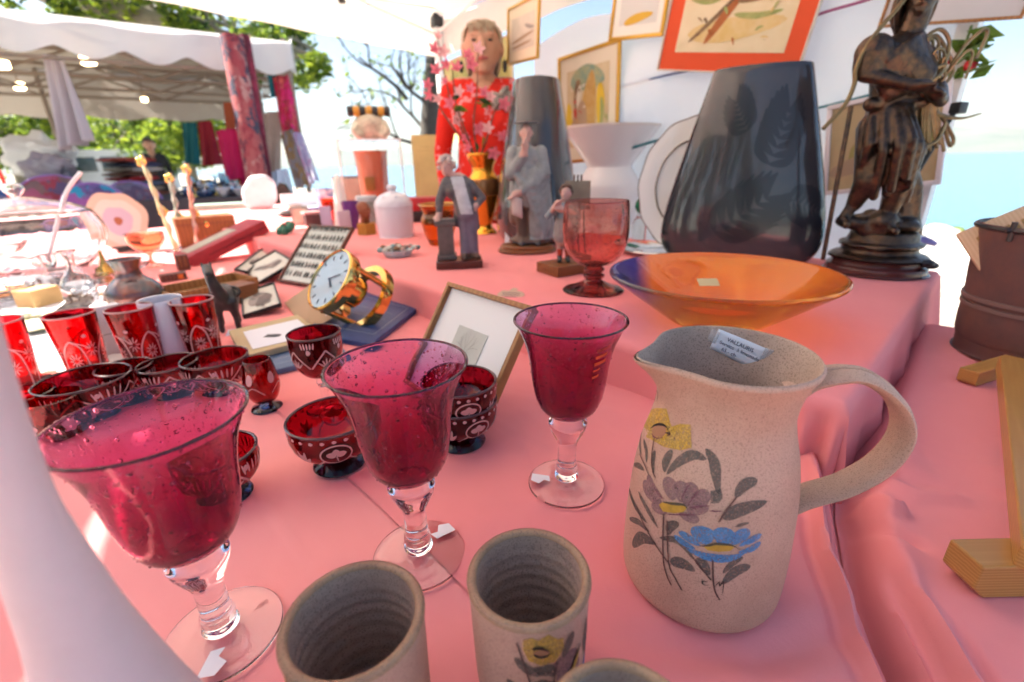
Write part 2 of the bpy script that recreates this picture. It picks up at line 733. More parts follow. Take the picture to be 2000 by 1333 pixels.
JUG_PAINT = {'leaf': [('g', 0.00493, [(-1.5, 0.1258), (-1.315, 0.1203), (-1.097, 0.1169)]), ('g', 0.00432, [(-1.193, 0.1275), (-1.001, 0.1246), (-0.908, 0.1172)]), ('g', 0.00432, [(-0.815, 0.131), (-0.797, 0.1226), (-0.723, 0.1148)]), ('g', 0.00592, [(-0.547, 0.1388), (-0.593, 0.1293), (-0.569, 0.1215)]), ('g', 0.00641, [(-0.089, 0.142), (-0.261, 0.1421), (-0.42, 0.1334), (-0.533, 0.1211)]), ('g', 0.00641, [(-0.122, 0.1489), (-0.001, 0.1421), (0.054, 0.1322), (0.107, 0.121)]), ('g', 0.00765, [(0.528, 0.1329), (0.375, 0.1295), (0.291, 0.121)]), ('g', 0.00432, [(-1.3, 0.0999), (-1.066, 0.1082), (-0.913, 0.1106)]), ('g', 0.00419, [(-1.352, 0.0742), (-1.073, 0.0769), (-0.912, 0.0744)]), ('g', 0.00432, [(-1.279, 0.0778), (-0.903, 0.0764), (-0.666, 0.0749)]), ('g', 0.00432, [(-0.939, 0.0908), (-0.689, 0.0852), (-0.502, 0.0782)]), ('g', 0.00469, [(-1.074, 0.058), (-0.82, 0.068), (-0.612, 0.0696)]), ('g', 0.00863, [(-0.891, 0.0408), (-0.724, 0.0587), (-0.495, 0.0643)]), ('g', 0.00617, [(-0.265, 0.0918), (-0.352, 0.0855), (-0.364, 0.078)]), ('g', 0.00518, [(-0.465, 0.0711), (-0.27, 0.0772), (-0.154, 0.0751), (-0.051, 0.0681)]), ('g', 0.00888, [(-0.287, 0.0562), (-0.161, 0.0611), (-0.012, 0.0586)]), ('g', 0.00765, [(-0.002, 0.0709), (0.055, 0.0662), (0.137, 0.0587)]), ('g', 0.00432, [(0.457, 0.0772), (0.346, 0.071), (0.271, 0.0626)]), ('g', 0.00789, [(0.558, 0.0692), (0.408, 0.0654), (0.285, 0.0532)]), ('g', 0.00912, [(0.184, 0.1049), (0.367, 0.113), (0.669, 0.1179)]), ('g', 0.00222, [(0.323, 0.1002), (0.402, 0.1024), (0.473, 0.1037)]), ('g', 0.00173, [(-1.321, 0.1661), (-1.428, 0.1583), (-1.306, 0.1559)]), ('g', 0.00173, [(-1.231, 0.1676), (-1.179, 0.1657), (-1.218, 0.1595)]), ('v', 0.00765, [(-0.808, 0.1114), (-0.718, 0.1058), (-0.51, 0.1026)]), ('v', 0.00925, [(-0.85, 0.1052), (-0.765, 0.0999), (-0.527, 0.1008)]), ('v', 0.01171, [(-0.519, 0.1199), (-0.44, 0.1132), (-0.389, 0.1056)]), ('v', 0.01048, [(-0.345, 0.122), (-0.302, 0.1161), (-0.294, 0.1072)]), ('v', 0.01048, [(-0.193, 0.1246), (-0.201, 0.1151), (-0.23, 0.106)]), ('v', 0.00986, [(-0.02, 0.1224), (-0.088, 0.1142), (-0.191, 0.1053)]), ('v', 0.0074, [(0.005, 0.1127), (-0.071, 0.1076), (-0.201, 0.1028)]), ('v', 0.0074, [(-0.052, 0.1004), (-0.155, 0.0991), (-0.285, 0.0984)]), ('v', 0.00678, [(-0.656, 0.0922), (-0.552, 0.0925), (-0.418, 0.0944)]), ('v', 0.0074, [(-0.844, 0.098), (-0.649, 0.098), (-0.502, 0.0998)]), ('B', 0.00567, [(-0.248, 0.0853), (-0.137, 0.0835), (0.0, 0.0805)]), ('B', 0.00469, [(-0.294, 0.0804), (-0.18, 0.0782), (-0.044, 0.0769)]), ('B', 0.0148, [(-0.012, 0.0962), (0.009, 0.0899), (0.054, 0.0828)]), ('B', 0.01332, [(0.224, 0.099), (0.219, 0.0921), (0.208, 0.0854)]), ('B', 0.00888, [(0.484, 0.0983), (0.386, 0.0933), (0.313, 0.0868)]), ('B', 0.00493, [(0.63, 0.0942), (0.532, 0.0908), (0.391, 0.0858)]), ('B', 0.00493, [(0.632, 0.0883), (0.53, 0.0833), (0.393, 0.0807)]), ('B', 0.00567, [(-0.145, 0.0746), (0.039, 0.0737), (0.204, 0.0746), (0.368, 0.0769), (0.472, 0.081)]), ('B', 0.00419, [(0.01, 0.0717), (0.208, 0.0729), (0.356, 0.0745)])], 'stem': [('k', 0.00173, [(-1.076, 0.1402), (-1.021, 0.1445), (-0.916, 0.1485), (-0.806, 0.1509), (-0.729, 0.1508), (-0.703, 0.149)]), ('k', 0.00148, [(-0.738, 0.1468), (-0.652, 0.1485), (-0.69, 0.1457)]), ('p', 0.00086, [(-1.034, 0.1382), (-0.883, 0.1387), (-0.753, 0.1428)]), ('b', 0.00099, [(-1.146, 0.1164), (-0.93, 0.115), (-0.785, 0.1112)]), ('b', 0.00099, [(-0.904, 0.1377), (-0.828, 0.1241), (-0.747, 0.1165), (-0.67, 0.1139)]), ('b', 0.00111, [(-0.917, 0.0787), (-0.571, 0.0665), (-0.281, 0.055)]), ('b', 0.00111, [(-0.456, 0.0923), (-0.379, 0.058), (-0.31, 0.045), (-0.239, 0.0382)]), ('b', 0.00111, [(-0.4, 0.089), (-0.303, 0.0555), (-0.207, 0.0462), (-0.116, 0.0381)]), ('b', 0.00111, [(0.146, 0.072), (0.205, 0.0495), (0.285, 0.0394)]), ('b', 0.00111, [(0.147, 0.1023), (0.212, 0.1121), (0.3, 0.1219)]), ('b', 0.00111, [(-0.055, 0.0698), (0.063, 0.0621), (0.163, 0.0554)]), ('p', 0.00074, [(-0.72, 0.1084), (-0.542, 0.1034), (-0.484, 0.1042)]), ('p', 0.00074, [(-0.282, 0.11), (-0.25, 0.1187), (-0.216, 0.123)]), ('p', 0.00074, [(-0.199, 0.108), (-0.134, 0.1179), (-0.104, 0.1202)]), ('p', 0.00086, [(-0.175, 0.1064), (-0.076, 0.1099), (0.055, 0.1132)]), ('p', 0.00086, [(-0.417, 0.0937), (-0.229, 0.0996), (-0.061, 0.1042)]), ('p', 0.00086, [(0.031, 0.1088), (0.173, 0.1105)]), ('d', 0.00197, [(-0.493, 0.1008), (-0.381, 0.1035), (-0.252, 0.1067), (-0.189, 0.1049)]), ('d', 0.00197, [(-0.009, 0.0805), (0.087, 0.0831), (0.149, 0.0856), (0.264, 0.0865), (0.331, 0.086), (0.407, 0.0833)]), ('k', 0.00099, [(0.138, 0.0538), (0.084, 0.0528), (0.079, 0.051), (0.103, 0.0501), (0.14, 0.0503)]), ('k', 0.00123, [(0.159, 0.0488), (0.167, 0.0485)]), ('k', 0.00099, [(0.205, 0.0496), (0.247, 0.0555), (0.255, 0.0514), (0.289, 0.0563), (0.299, 0.0507), (0.297, 0.0443)])], 'poly': [('y', [(-0.936, 0.1425), (-1.396, 0.1409), (-1.401, 0.1472), (-1.137, 0.1557), (-0.837, 0.1628), (-0.707, 0.155), (-0.587, 0.1507), (-0.532, 0.1585), (-0.376, 0.1613), (-0.298, 0.1462), (-0.438, 0.1414), (-0.686, 0.1374), (-0.927, 0.1351), (-1.11, 0.1317), (-1.423, 0.1313)]), ('o', [(-0.885, 0.144), (-1.049, 0.1424), (-0.913, 0.1483), (-0.769, 0.1509), (-0.721, 0.1473), (-0.766, 0.1427), (-0.923, 0.1384), (-1.012, 0.1389)]), ('Y', [(-0.353, 0.1012), (-0.538, 0.0965), (-0.514, 0.0996), (-0.385, 0.1046), (-0.253, 0.1074), (-0.202, 0.1056), (-0.235, 0.1014), (-0.341, 0.0972), (-0.472, 0.0937)]), ('Y', [(0.17, 0.0833), (0.032, 0.0812), (0.069, 0.0836), (0.18, 0.0867), (0.297, 0.0866), (0.343, 0.0845), (0.307, 0.0816), (0.194, 0.0796), (0.079, 0.0789)]), ('g', [(0.073, 0.1206), (0.012, 0.1224), (0.123, 0.1257), (0.154, 0.1193), (0.12, 0.1155), (0.036, 0.1141)])]}
JUG_LABEL = [(0.1631, 0.3423, 0.9503), (0.1929, 0.321, 0.9407), (0.1899, 0.3252, 0.9201), (0.1585, 0.3433, 0.9339)]

# ------------------------------------------------------------------ setting: ground, lake, mountains
m_ground = mat('gravel ground', (.36, .33, .28), .95, var=(6, .5), bump=(60, .5, .01))
m_water = mat('lake water', (.075, .18, .26), .22, bump=(1.6, .35, .08), vstretch=(1, 1, 1), ior=1.33)
m_mount = mat('far mountain slope', (.10, .13, .12), 1., var=(.0012, .6), col2=(.17, .17, .16))
nW = Vector((.8153, .5791))            # across the tent, towards the lake
uW = Vector((-.5791, .8153))           # along the shore, away to the left
A_, B_ = Vector((-.43, 3.51)), Vector((1.14, 1.3))


def shore(a, b, z=0.):
    p = nW * a + uW * b
    return Vector((p.x, p.y, z))


b = MB()
b.grid(lambda u, v: shore(lerp(-900, 6.4, u), lerp(-600, 1500, v), 0), 2, 2)
b.grid(lambda u, v: shore(lerp(6.4, 8.4, u), lerp(-600, 1500, v), -1.3 * u), 3, 2)
tag(b.build('ground', m_ground, smooth=0), kind='structure')
b = MB()
b.grid(lambda u, v: shore(lerp(6.6, 30000, u), lerp(-20000, 25000, v), -.62), 2, 2)
tag(b.build('lake_water', m_water, smooth=0), kind='structure')
b = MB()


def mountain(u, v):
    a = lerp(R(-62), R(75), u)
    h = 330 + 300 * fbm(u * 7 + 3, .3) + 160 * math.sin(u * 9 + 1.2) + 90 * fbm(u * 30, 5)
    d = lerp(9000, 13500, v)
    p = Vector((math.sin(a) * d, math.cos(a) * d, -2 + max(120, h) * v ** .8 * (1 + .15 * fbm(u * 40, v * 6))))
    return p


b.grid(mountain, 160, 14)
tag(b.build('mountains', m_mount, smooth=60), kind='structure')


# ------------------------------------------------------------------ pink tablecloths
def cloth_mat(name, c, c2):
    m = mat(name, c, .85, var=(5, .5), col2=c2, sheen=.04, bump=(900, .25, .0006), spec=.1)
    return m


m_pink = cloth_mat('pink cotton tablecloth', (.88, .30, .295), (.83, .26, .265))
m_pink2 = cloth_mat('paler pink cotton tablecloth', (.89, .35, .34), (.86, .315, .31))

VALLEY = [(.9, .0), (.30, -.028), (.10, -.030), (.04, -.032), (-.04, -.05), (-.15, -.085), (-.23, -.13), (-.35, -.20), (-.6, -.3), (-1.0, -.42)]


def sval(d):
    for (d0, s0), (d1, s1) in zip(VALLEY, VALLEY[1:]):
        if d >= d1:
            return lerp(s0, s1, (d - d0) / (d1 - d0))
    return VALLEY[-1][1]


def along(off, d0, d1, n=8):
    return [(sval(lerp(d0, d1, i / n)) + off, lerp(d0, d1, i / n)) for i in range(n + 1)]


FOLDS = [  # polyline in (s, d), half width, height
    (along(.014, .0, -.34), .0042, .011), (along(.022, -.04, -.40), .0036, -.008), (along(.031, -.02, -.30), .005, .009), (along(.043, -.10, -.36), .005, -.005),
    (along(-.012, -.10, -.42), .0042, .010), (along(-.021, -.13, -.44), .0036, -.009), (along(-.030, -.12, -.40), .006, .010), (along(-.045, -.16, -.40), .005, -.007),
    ([(-.055, -.035), (-.085, -.055), (-.10, -.05)], .007, .012), ([(-.06, -.06), (-.09, -.085), (-.12, -.09)], .006, -.009), ([(-.065, .0), (-.10, -.01), (-.14, .02)], .010, .006),
    ([(.0, -.20), (.05, -.30), (.12, -.37)], .012, .003), ([(.10, -.30), (.2, -.42), (.26, -.55)], .009, .0016), ([(.02, -.42), (.10, -.50), (.22, -.56)], .008, -.0018),
    ([(.45, -.20), (.30, -.10), (.18, -.06)], .010, .0012), ([(.22, -.12), (.16, -.30), (.14, -.38)], .008, .0012), ([(.36, -.46), (.5, -.50), (.7, -.52)], .007, -.0012), ([(.3, -.52), (.42, -.60), (.55, -.64)], .007, .0014),
    ([(.05, -.205), (.4, -.20), (.8, -.202)], .0035, .0011), ([(.30, -.03), (.302, -.2), (.30, -.38)], .0035, .0010), ([(.05, -.47), (.3, -.475), (.8, -.47)], .004, .0010), ([(.18, -.42), (.185, -.6), (.18, -.8)], .004, .0010), ([(.12, -.16), (.17, -.22), (.26, -.25)], .006, -.0010), ([(.34, -.30), (.40, -.24), (.42, -.12)], .006, .0010), ([(.24, -.44), (.27, -.52), (.36, -.58)], .006, .0012),
    ([(-.12, -.30), (-.2, -.2), (-.26, -.02)], .006, .0016), ([(-.14, -.06), (-.22, -.10), (-.3, -.10)], .006, .002), ([(-.10, .08), (-.18, .12), (-.28, .12)], .006, .0018),
    ([(-.16, .10), (-.26, .20), (-.30, .34)], .012, .003), ([(-.12, .22), (-.2, .18), (-.28, .10)], .010, -.003), ([(-.14, .02), (-.22, .08), (-.3, .09)], .008, .0025),

    ([(.03, -.345), (-.045, -.29), (-.08, -.232), (-.10, -.20)], .013, -.0075),
    ([(.06, -.40), (-.03, -.345), (-.10, -.27)], .022, .006),
    ([(.0, .02), (-.018, -.04), (-.04, -.10), (-.072, -.175), (-.11, -.235)], .008, .012),
    ([(-.09, -.165), (-.122, -.225), (-.165, -.285), (-.2, -.34)], .006, -.011),
    ([(-.105, -.15), (-.14, -.215), (-.18, -.27)], .014, .008),
    ([(-.135, -.205), (-.165, -.25), (-.205, -.31)], .005, -.007),
    ([(-.06, -.02), (-.085, -.09), (-.11, -.15)], .016, .013),
    ([(-.075, .03), (-.06, -.015)], .008, -.010),
    ([(-.06, .10), (-.10, .02)], .02, .006),
    ([(-.07, .45), (-.16, .40)], .012, .006),
    ([(-.07, .52), (-.2, .50)], .014, .005),
    ([(-.2, -.05), (-.3, .05)], .03, .003),
    ([(.5, -.6), (.3, -.45)], .02, .0018),
    ([(.15, -.55), (.3, -.62)], .018, .002),
]


def seg_dist(p, a, b_):
    ab = b_ - a
    t = max(0, min(1, (p - a).dot(ab) / ab.length_squared))
    return (p - a - ab * t).length, t


_folds = [([Vector(q) for q in pl], w_, h_, min(q[0] for q in pl) - 3 * w_, max(q[0] for q in pl) + 3 * w_, min(q[1] for q in pl) - 3 * w_, max(q[1] for q in pl) + 3 * w_) for pl, w_, h_ in FOLDS]


def cloth_h(s, d):
    z = .0014 * fbm(s * 9, d * 9, 1.) + .0007 * fbm(s * 30, d * 26, 4.) + .0009 * abs(fbm((s + d) * 16, (s - d) * 5, 7.))
    if s < .75:
        p = Vector((s, d))
        for pl, w_, h_, sa, sb, da, db in _folds:
            if not (sa < s < sb and da < d < db):
                continue
            n = len(pl) - 1
            best, tt = 9, 0
            for i in range(n):
                q, t = seg_dist(p, pl[i], pl[i + 1])
                if q < best:
                    best, tt = q, (i + t) / n
            if best < w_ * 3:
                end = min(1, 5 * min(tt + .03, 1.03 - tt))
                z += h_ * math.exp(-(best / w_) ** 2) * end
        v = s - sval(d)
        z -= .05 * math.exp(-(v / .019) ** 2) * (1 if d < .0 else 1)
    return z


def spaced(a, b_, fine_a, fine_b, fine, coarse, mid=None):
    out, x = [], a
    while x < b_ - 1e-6:
        out.append(x)
        x += fine if fine_a <= x <= fine_b else (mid if mid and fine_b < x < .85 else coarse)
    out.append(b_)
    return out


def sheet_cloth(name, srange, drange, z0, m, label, follow_right=False, fine_s=.0035, fine_d=.005, s_fine=(-.3, .06), drop=(None, None, None, None)):
    """cloth lying on a table; drop = how far it hangs at (s min, s max, d min, d max)"""
    S = spaced(srange[0], srange[1], s_fine[0], s_fine[1], fine_s, .05, .010)
    Dd = spaced(drange[0], drange[1], -.62, .12, fine_d, .03)
    b = MB()

    def pt(s, d, dz=0, out=(0, 0)):
        return tbl(s + out[0], d + out[1], z0 + cloth_h(s, d) + dz)
    rows = []
    for d in Dd:
        row = []
        for s in S:
            ss = s
            if follow_right == 'lower':
                sv = sval(d)
                ss = sv + (s - srange[0]) * (srange[1] - sv) / (srange[1] - srange[0])
            elif follow_right == 'right':
                sv = sval(d) + .003
                ss = srange[0] + (s - srange[0]) * (sv - srange[0]) / (srange[1] - srange[0])
            row.append((ss, d))
        rows.append(row)

    def hang(sd, side, k, drp):
        s, d = sd
        f = k / 6
        wob = .022 * f * math.sin((s + d) * 38 + 1.3 * math.sin((s + d) * 13)) + .012 * f
        o = .008 * math.sin(min(1, f * 6) * PI / 2)
        out = {'d0': (0, -o - wob), 'd1': (0, o + wob), 's0': (-o - wob, 0), 's1': (o + wob, 0)}[side]
        return pt(s, d, -drp * f if k else 0, out)
    idx, vs = {}, []
    for j, row in enumerate(rows):
        for i, q in enumerate(row):
            idx[(i, j)] = len(vs)
            vs.append(pt(*q))
    nI, nJ = len(S), len(rows)
    fs = [(idx[i, j], idx[i + 1, j], idx[i + 1, j + 1], idx[i, j + 1]) for j in range(nJ - 1) for i in range(nI - 1)]
    b.add(vs, fs)
    for side, drp in zip(('s0', 's1', 'd0', 'd1'), drop):
        if not drp:
            continue
        line = {'s0': [r[0] for r in rows], 's1': [r[-1] for r in rows], 'd0': rows[0], 'd1': rows[-1]}[side]
        n = len(line)
        vv = [hang(q, side, k, drp) for k in range(7) for q in line]
        ff = [(k * n + i, k * n + i + 1, (k + 1) * n + i + 1, (k + 1) * n + i) for k in range(6) for i in range(n - 1)]
        b.add(vv, ff)
    o = b.build(name, m, smooth=70)
    return tag(o, label, 'tablecloth')


sheet_cloth('tablecloth', (-.1, 3.5), (-.395, .03), L, m_pink, 'salmon pink tablecloth between the jug and the raised tier, its hem overlapping the nearer cloth', 'lower', drop=(None, .5, None, None))
sheet_cloth('tablecloth', (-.1, 3.5), (-1.02, -.30), L - .0025, m_pink2, 'paler pink tablecloth along the front left, tucked under the hem of another cloth', 'lower', drop=(None, .5, .6, None))
sheet_cloth('tablecloth', (-.85, -.03), (-.75, .66), L + .004, m_pink, 'pink tablecloth at the right under the bucket and folding wooden frame, bunched in deep folds', 'right', s_fine=(-.24, .1), drop=(.6, None, .5, .6))


# the raised tier: a cloth over a long box, rounded at the edges, hanging at front, right and back
def tier_cloth():
    s0, s1, d0, d1 = -.030, 3.75, .0, .88
    rr = .014
    S = [s0 - .62 + .05 * i for i in range(10)] + [s0 - .12 + .01 * i for i in range(12)] + [s0 + .005 * i for i in range(12)] + spaced(s0 + .06, s1, 0, .4, .02, .05) + [s1 + .05 * i for i in range(1, 9)]
    Dd = [d0 - .082 + .0075 * i for i in range(11)] + [d0 + .004 * i for i in range(10)] + spaced(d0 + .04, d1, 0, .2, .02, .04) + [d1 + .06 * i for i in range(1, 9)]
    b = MB()

    def pt(s, d):
        os_ = (s - s0) if s < s0 else (s - s1 if s > s1 else 0.)
        od = (d - d0) if d < d0 else (d - d1 if d > d1 else 0.)
        cs, cdd = min(max(s, s0), s1), min(max(d, d0), d1)
        o = math.hypot(os_, od)
        z = T + .0010 * fbm(s * 8, d * 8, 9.)
        if o < 1e-9:
            # softened shoulder
            e = min(s - s0, d - d0, s1 - s, d1 - d)
            if e < rr:
                z -= rr * (1 - math.sqrt(max(0, 1 - ((rr - e) / rr) ** 2))) * .8
            return tbl(s, d, z)
        nx, ny = os_ / o, od / o
        t = cs * 31 + cdd * 27 + math.atan2(ny, nx) * 3.2
        wob = min(1, o / .15) * (.010 * math.sin(t) + .007 * math.sin(t * 2.3 + 1)) + .10 * o * (.35 if od < 0 else 1) * (1 if os_ < 0 and od <= 0 else .5)
        if od < 0 and os_ == 0:
            g_ = max(0, 1 - (cs - s0) / .14)
            wob = (.003 * math.sin(cs * 21) + .010 * g_ * math.sin((cs - s0) * 210)) * min(1, o / .04) + .05 * o
        return tbl(cs + nx * wob, cdd + ny * wob, z - rr * .8 - o)
    nI, nJ = len(S), len(Dd)
    vs = [pt(s, d) for d in Dd for s in S]
    fs = [(j * nI + i, j * nI + i + 1, (j + 1) * nI + i + 1, (j + 1) * nI + i) for j in range(nJ - 1) for i in range(nI - 1)]
    b.add(vs, fs)
    o = b.build('tablecloth', m_pink, smooth=70)
    tag(o, 'pink tablecloth over the raised back tier carrying the figurines and dark vases', 'tablecloth')


tier_cloth()

# ------------------------------------------------------------------ our market tent
m_canvas = sheet('cream tent canvas', (.78, .74, .67), .30, var=(2.2, .3), col2=(.66, .60, .51), bump=(9, .3, .02))
m_wallcloth = sheet('white wall sheet', (.83, .84, .86), .45, bump=(5, .35, .03))
m_white = mat('white painted metal', (.78, .78, .78), .35)
m_black = mat('black plastic', (.02, .02, .022), .45)
tent = thing('market_tent', 'cream canvas canopy tent overhead with white legs and black frame joints', 'tent', (A_.x, A_.y, 0))
to = Vector((A_.x, A_.y, 0))
An, Bn = A_ + Vector((-.755, -.656)) * 2.5, B_ - nW * 2.75
cor = [A_, B_, Bn, An]
ctr = sum(cor, Vector((0, 0))) / 4
EZ, VZ, PZ = 1.95, 1.735, 2.75
LIFT = [0, 0, -.02, .10]                # the open side stands a little higher


def V3(p, z):
    return Vector((p.x, p.y, z)) - to


b = MB()
for k in range(4):
    p, q = cor[k], cor[(k + 1) % 4]
    nseg = 16

    def roof(u, v, p=p, q=q, l0=LIFT[k], l1=LIFT[(k + 1) % 4]):
        e = p.lerp(q, u)
        pt = e.lerp(ctr, v)
        sag = .05 * math.sin(PI * u) * (1 - v)
        return V3(pt, lerp(EZ + lerp(l0, l1, u), PZ, v) - sag)
    b.grid(roof, nseg, 9)
roofo = b.build('canopy_roof', m_canvas, tent, smooth=60)
for k in range(4):
    p, q = cor[k], cor[(k + 1) % 4]
    b = MB()
    nrm = (p + q) / 2 - ctr
    nrm.normalize()

    def val(u, v, p=p, q=q, nrm=nrm, l0=LIFT[k], l1=LIFT[(k + 1) % 4]):
        e = p.lerp(q, u) + nrm * (.012 + .010 * math.sin(u * 40) * v)
        return V3(e, lerp(EZ - .05 * math.sin(PI * u), VZ, v) + lerp(l0, l1, u))
    b.grid(val, 60, 5)
    b.build('valance', m_canvas, tent, smooth=60)
for k, p in enumerate(cor):
    b = MB()
    q = p.lerp(ctr, .012)
    b.box(V3(q, 0.98 + LIFT[k] / 2), (.040, .040, 1.92 + LIFT[k]), rz=math.atan2(uW.y, uW.x))
    b.build('leg', m_white, tent, smooth=0)
    b = MB()
    b.box(V3(q, 1.93 + LIFT[k]), (.065, .065, .075), rz=math.atan2(uW.y, uW.x), bev=.008)
    b.build('corner_joint', m_black, tent, smooth=30)
for k in range(4):
    p, q = cor[k].lerp(ctr, .02), cor[(k + 1) % 4].lerp(ctr, .02)
    for (u0, z0, u1, z1) in ((0, 1.92, .5, 1.72), (0, 1.74, .5, 1.93), (.5, 1.93, 1, 1.74), (.5, 1.72, 1, 1.92)):
        bb = MB()
        z0, z1 = z0 + .02, z1 + .06
        la, lb_ = lerp(LIFT[k], LIFT[(k + 1) % 4], u0), lerp(LIFT[k], LIFT[(k + 1) % 4], u1)
        bb.tube([V3(p.lerp(q, u0), z0 + .10 + la), V3(p.lerp(q, u1), z1 + .05 + lb_)], .009, 6)
        bb.build('scissor_bar', m_white, tent)
    bb = MB()
    for u in (.25, .5, .75):
        bb.box(V3(p.lerp(q, u), 1.92 + lerp(LIFT[k], LIFT[(k + 1) % 4], u)), (.035, .035, .05), bev=.005)
        bb.build('bar_joint', m_black, tent, smooth=30)
        bb = MB()

# the white sheet closing the back of the tent
W0 = uW * (Vector((.16, 2.68)).dot(uW)) + nW * (A_.dot(nW) - .03)
W1 = uW * (B_.dot(uW) + .03) + nW * (A_.dot(nW) - .03)
b = MB()


def wallsheet(u, v):
    p = W0.lerp(W1, u)
    ztop = 1.60 + .05 * abs(math.sin(u * PI * 2.5)) + .03 * u
    z = lerp(ztop, .25, v)
    off = .018 * math.sin(u * 26 + v * 3) * (.3 + .7 * v) + .012 * fbm(u * 5, v * 6, 2) + .02 * math.sin(v * 14 + u * 5) * (1 - v)
    q = p + nW * off
    return Vector((q.x, q.y, z))


b.grid(wallsheet, 90, 50)
tag(b.build('wall_sheet', m_wallcloth, smooth=70), 'white fabric sheet hung as the back wall of the tent behind the vases', 'fabric wall')

m_rope = mat('blue grey cord', (.12, .16, .34), .8)
m_rope2 = mat('plum cord', (.32, .08, .20), .8)
m_rope3 = mat('teal cord', (.05, .20, .24), .8)


def cord(name, pts, r, m, label):
    bb = MB()
    bb.tube(curve_pts(pts, 8), r, 6)
    tag(bb.build(name, m), label, 'cord')


cord('cord', [(0.179, 2.575, 1.343), (0.469, 2.167, 1.357), (0.600, 1.982, 1.371), (0.774, 1.737, 1.370)], .004, m_rope, 'blue cord stretched across the white wall sheet behind the bird picture')
cord('cord', [(0.864, 1.602, 1.443), (0.904, 1.545, 1.454), (0.966, 1.458, 1.460), (1.026, 1.374, 1.476)], .004, m_rope2, 'plum cord running up the white wall sheet beside the red-matted picture')
cord('cord', [(0.725, 1.798, 1.169), (0.838, 1.639, 1.191), (0.939, 1.497, 1.213), (1.034, 1.363, 1.240)], .004, m_rope3, 'teal cord across the white wall sheet between the big vase and the bronze statue')
cord('cord', [(0.482, 2.019, 1.117), (0.554, 1.918, 1.140), (0.624, 1.819, 1.160)], .006, m_rope3, 'short dark green cord on the white sheet above the standing plate')

# ------------------------------------------------------------------ shore rocks and shrubs
m_rock = mat('pale limestone', (.58, .55, .50), .9, var=(3, .6), col2=(.36, .34, .31), bump=(9, .7, .05))


def rock(loc, r, seed, label, grp='boulders on the lake shore'):
    b = MB()
    rnd = random.Random(seed)
    o = Vector((rnd.uniform(0, 50), rnd.uniform(0, 50), rnd.uniform(0, 50)))
    sx, sy, sz = rnd.uniform(.8, 1.3), rnd.uniform(.8, 1.2), rnd.uniform(.55, .8)

    def f(u, v):
        a, p = 2 * PI * u, -PI / 2 + PI * v
        d = Vector((math.cos(p) * math.cos(a), math.cos(p) * math.sin(a), math.sin(p)))
        k = 1 + .28 * mnoise.noise(d * 1.3 + o) + .10 * mnoise.noise(d * 3.4 + o) + .04 * mnoise.noise(d * 8 + o)
        k = min(k, 1.12)
        return (d.x * r * sx * k, d.y * r * sy * k, d.z * r * sz * k)
    b.grid(f, 28, 16, closed_u=True)
    return tag(b.build('boulder', m_rock, smooth=35, loc=loc), label, 'rock', grp)


for k, (q, r, lb) in enumerate((((3.823, 4.000, 0.006), .34, 'large pale boulder beside the tent leg at the right'), ((4.466, 4.600, 0.117), .30, 'pale boulder just left of the bucket rim'), ((3.929, 4.400, 0.107), .26, 'pale boulder seen behind the foot of the bronze statue'),
                              ((3.358, 3.300, -0.161), .24, 'low pale boulder between the raised tier and the bucket'), ((4.308, 4.100, 0.028), .4, 'boulder behind the bucket'), ((4.535, 4.000, -0.047), .4, 'boulder beyond the bucket near the right edge'),
                              ((4.300, 5.200, 0.123), .3, 'boulder partly hidden by the statue base'), ((4.957, 5.400, 0.135), .22, 'small boulder at the water edge above the larger ones'))):
    rock(q, r, k + 3, lb)

# ------------------------------------------------------------------ foliage
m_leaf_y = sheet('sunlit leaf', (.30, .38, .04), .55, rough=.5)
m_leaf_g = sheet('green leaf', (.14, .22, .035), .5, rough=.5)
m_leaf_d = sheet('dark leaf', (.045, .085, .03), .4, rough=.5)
m_bark = mat('grey plane bark', (.19, .165, .13), .9, var=(5, .8), col2=(.33, .30, .22), bump=(14, .6, .03))
m_barkd = mat('dark bark', (.07, .062, .055), .9, var=(6, .6), bump=(14, .6, .03))


def leaves(b, n, pick, size, rnd):
    """n leaf blades, pick() gives a point"""
    for _ in range(n):
        c = Vector(pick())
        d = Vector((rnd.gauss(0, 1), rnd.gauss(0, 1), rnd.gauss(0, .6))).normalized()
        s = d.orthogonal().normalized()
        s.rotate(Matrix.Rotation(rnd.uniform(0, 6.28), 3, d))
        l = size * rnd.uniform(.6, 1.3)
        w_ = l * .42
        b.mi = rnd.choice((0, 0, 1, 1, 1, 2))
        up = d.cross(s) * l * .08
        b.add([c - d * l * .5, c + s * w_ * .5 + up, c + d * l * .5, c - s * w_ * .5 + up], [(0, 1, 2), (0, 2, 3)])


def clumps(rnd, centres):
    def f():
        c, r = rnd.choice(centres)
        v = Vector((rnd.gauss(0, 1), rnd.gauss(0, 1), rnd.gauss(0, 1)))
        v = v.normalized() * r * rnd.random() ** .45
        return Vector(c) + v
    return f


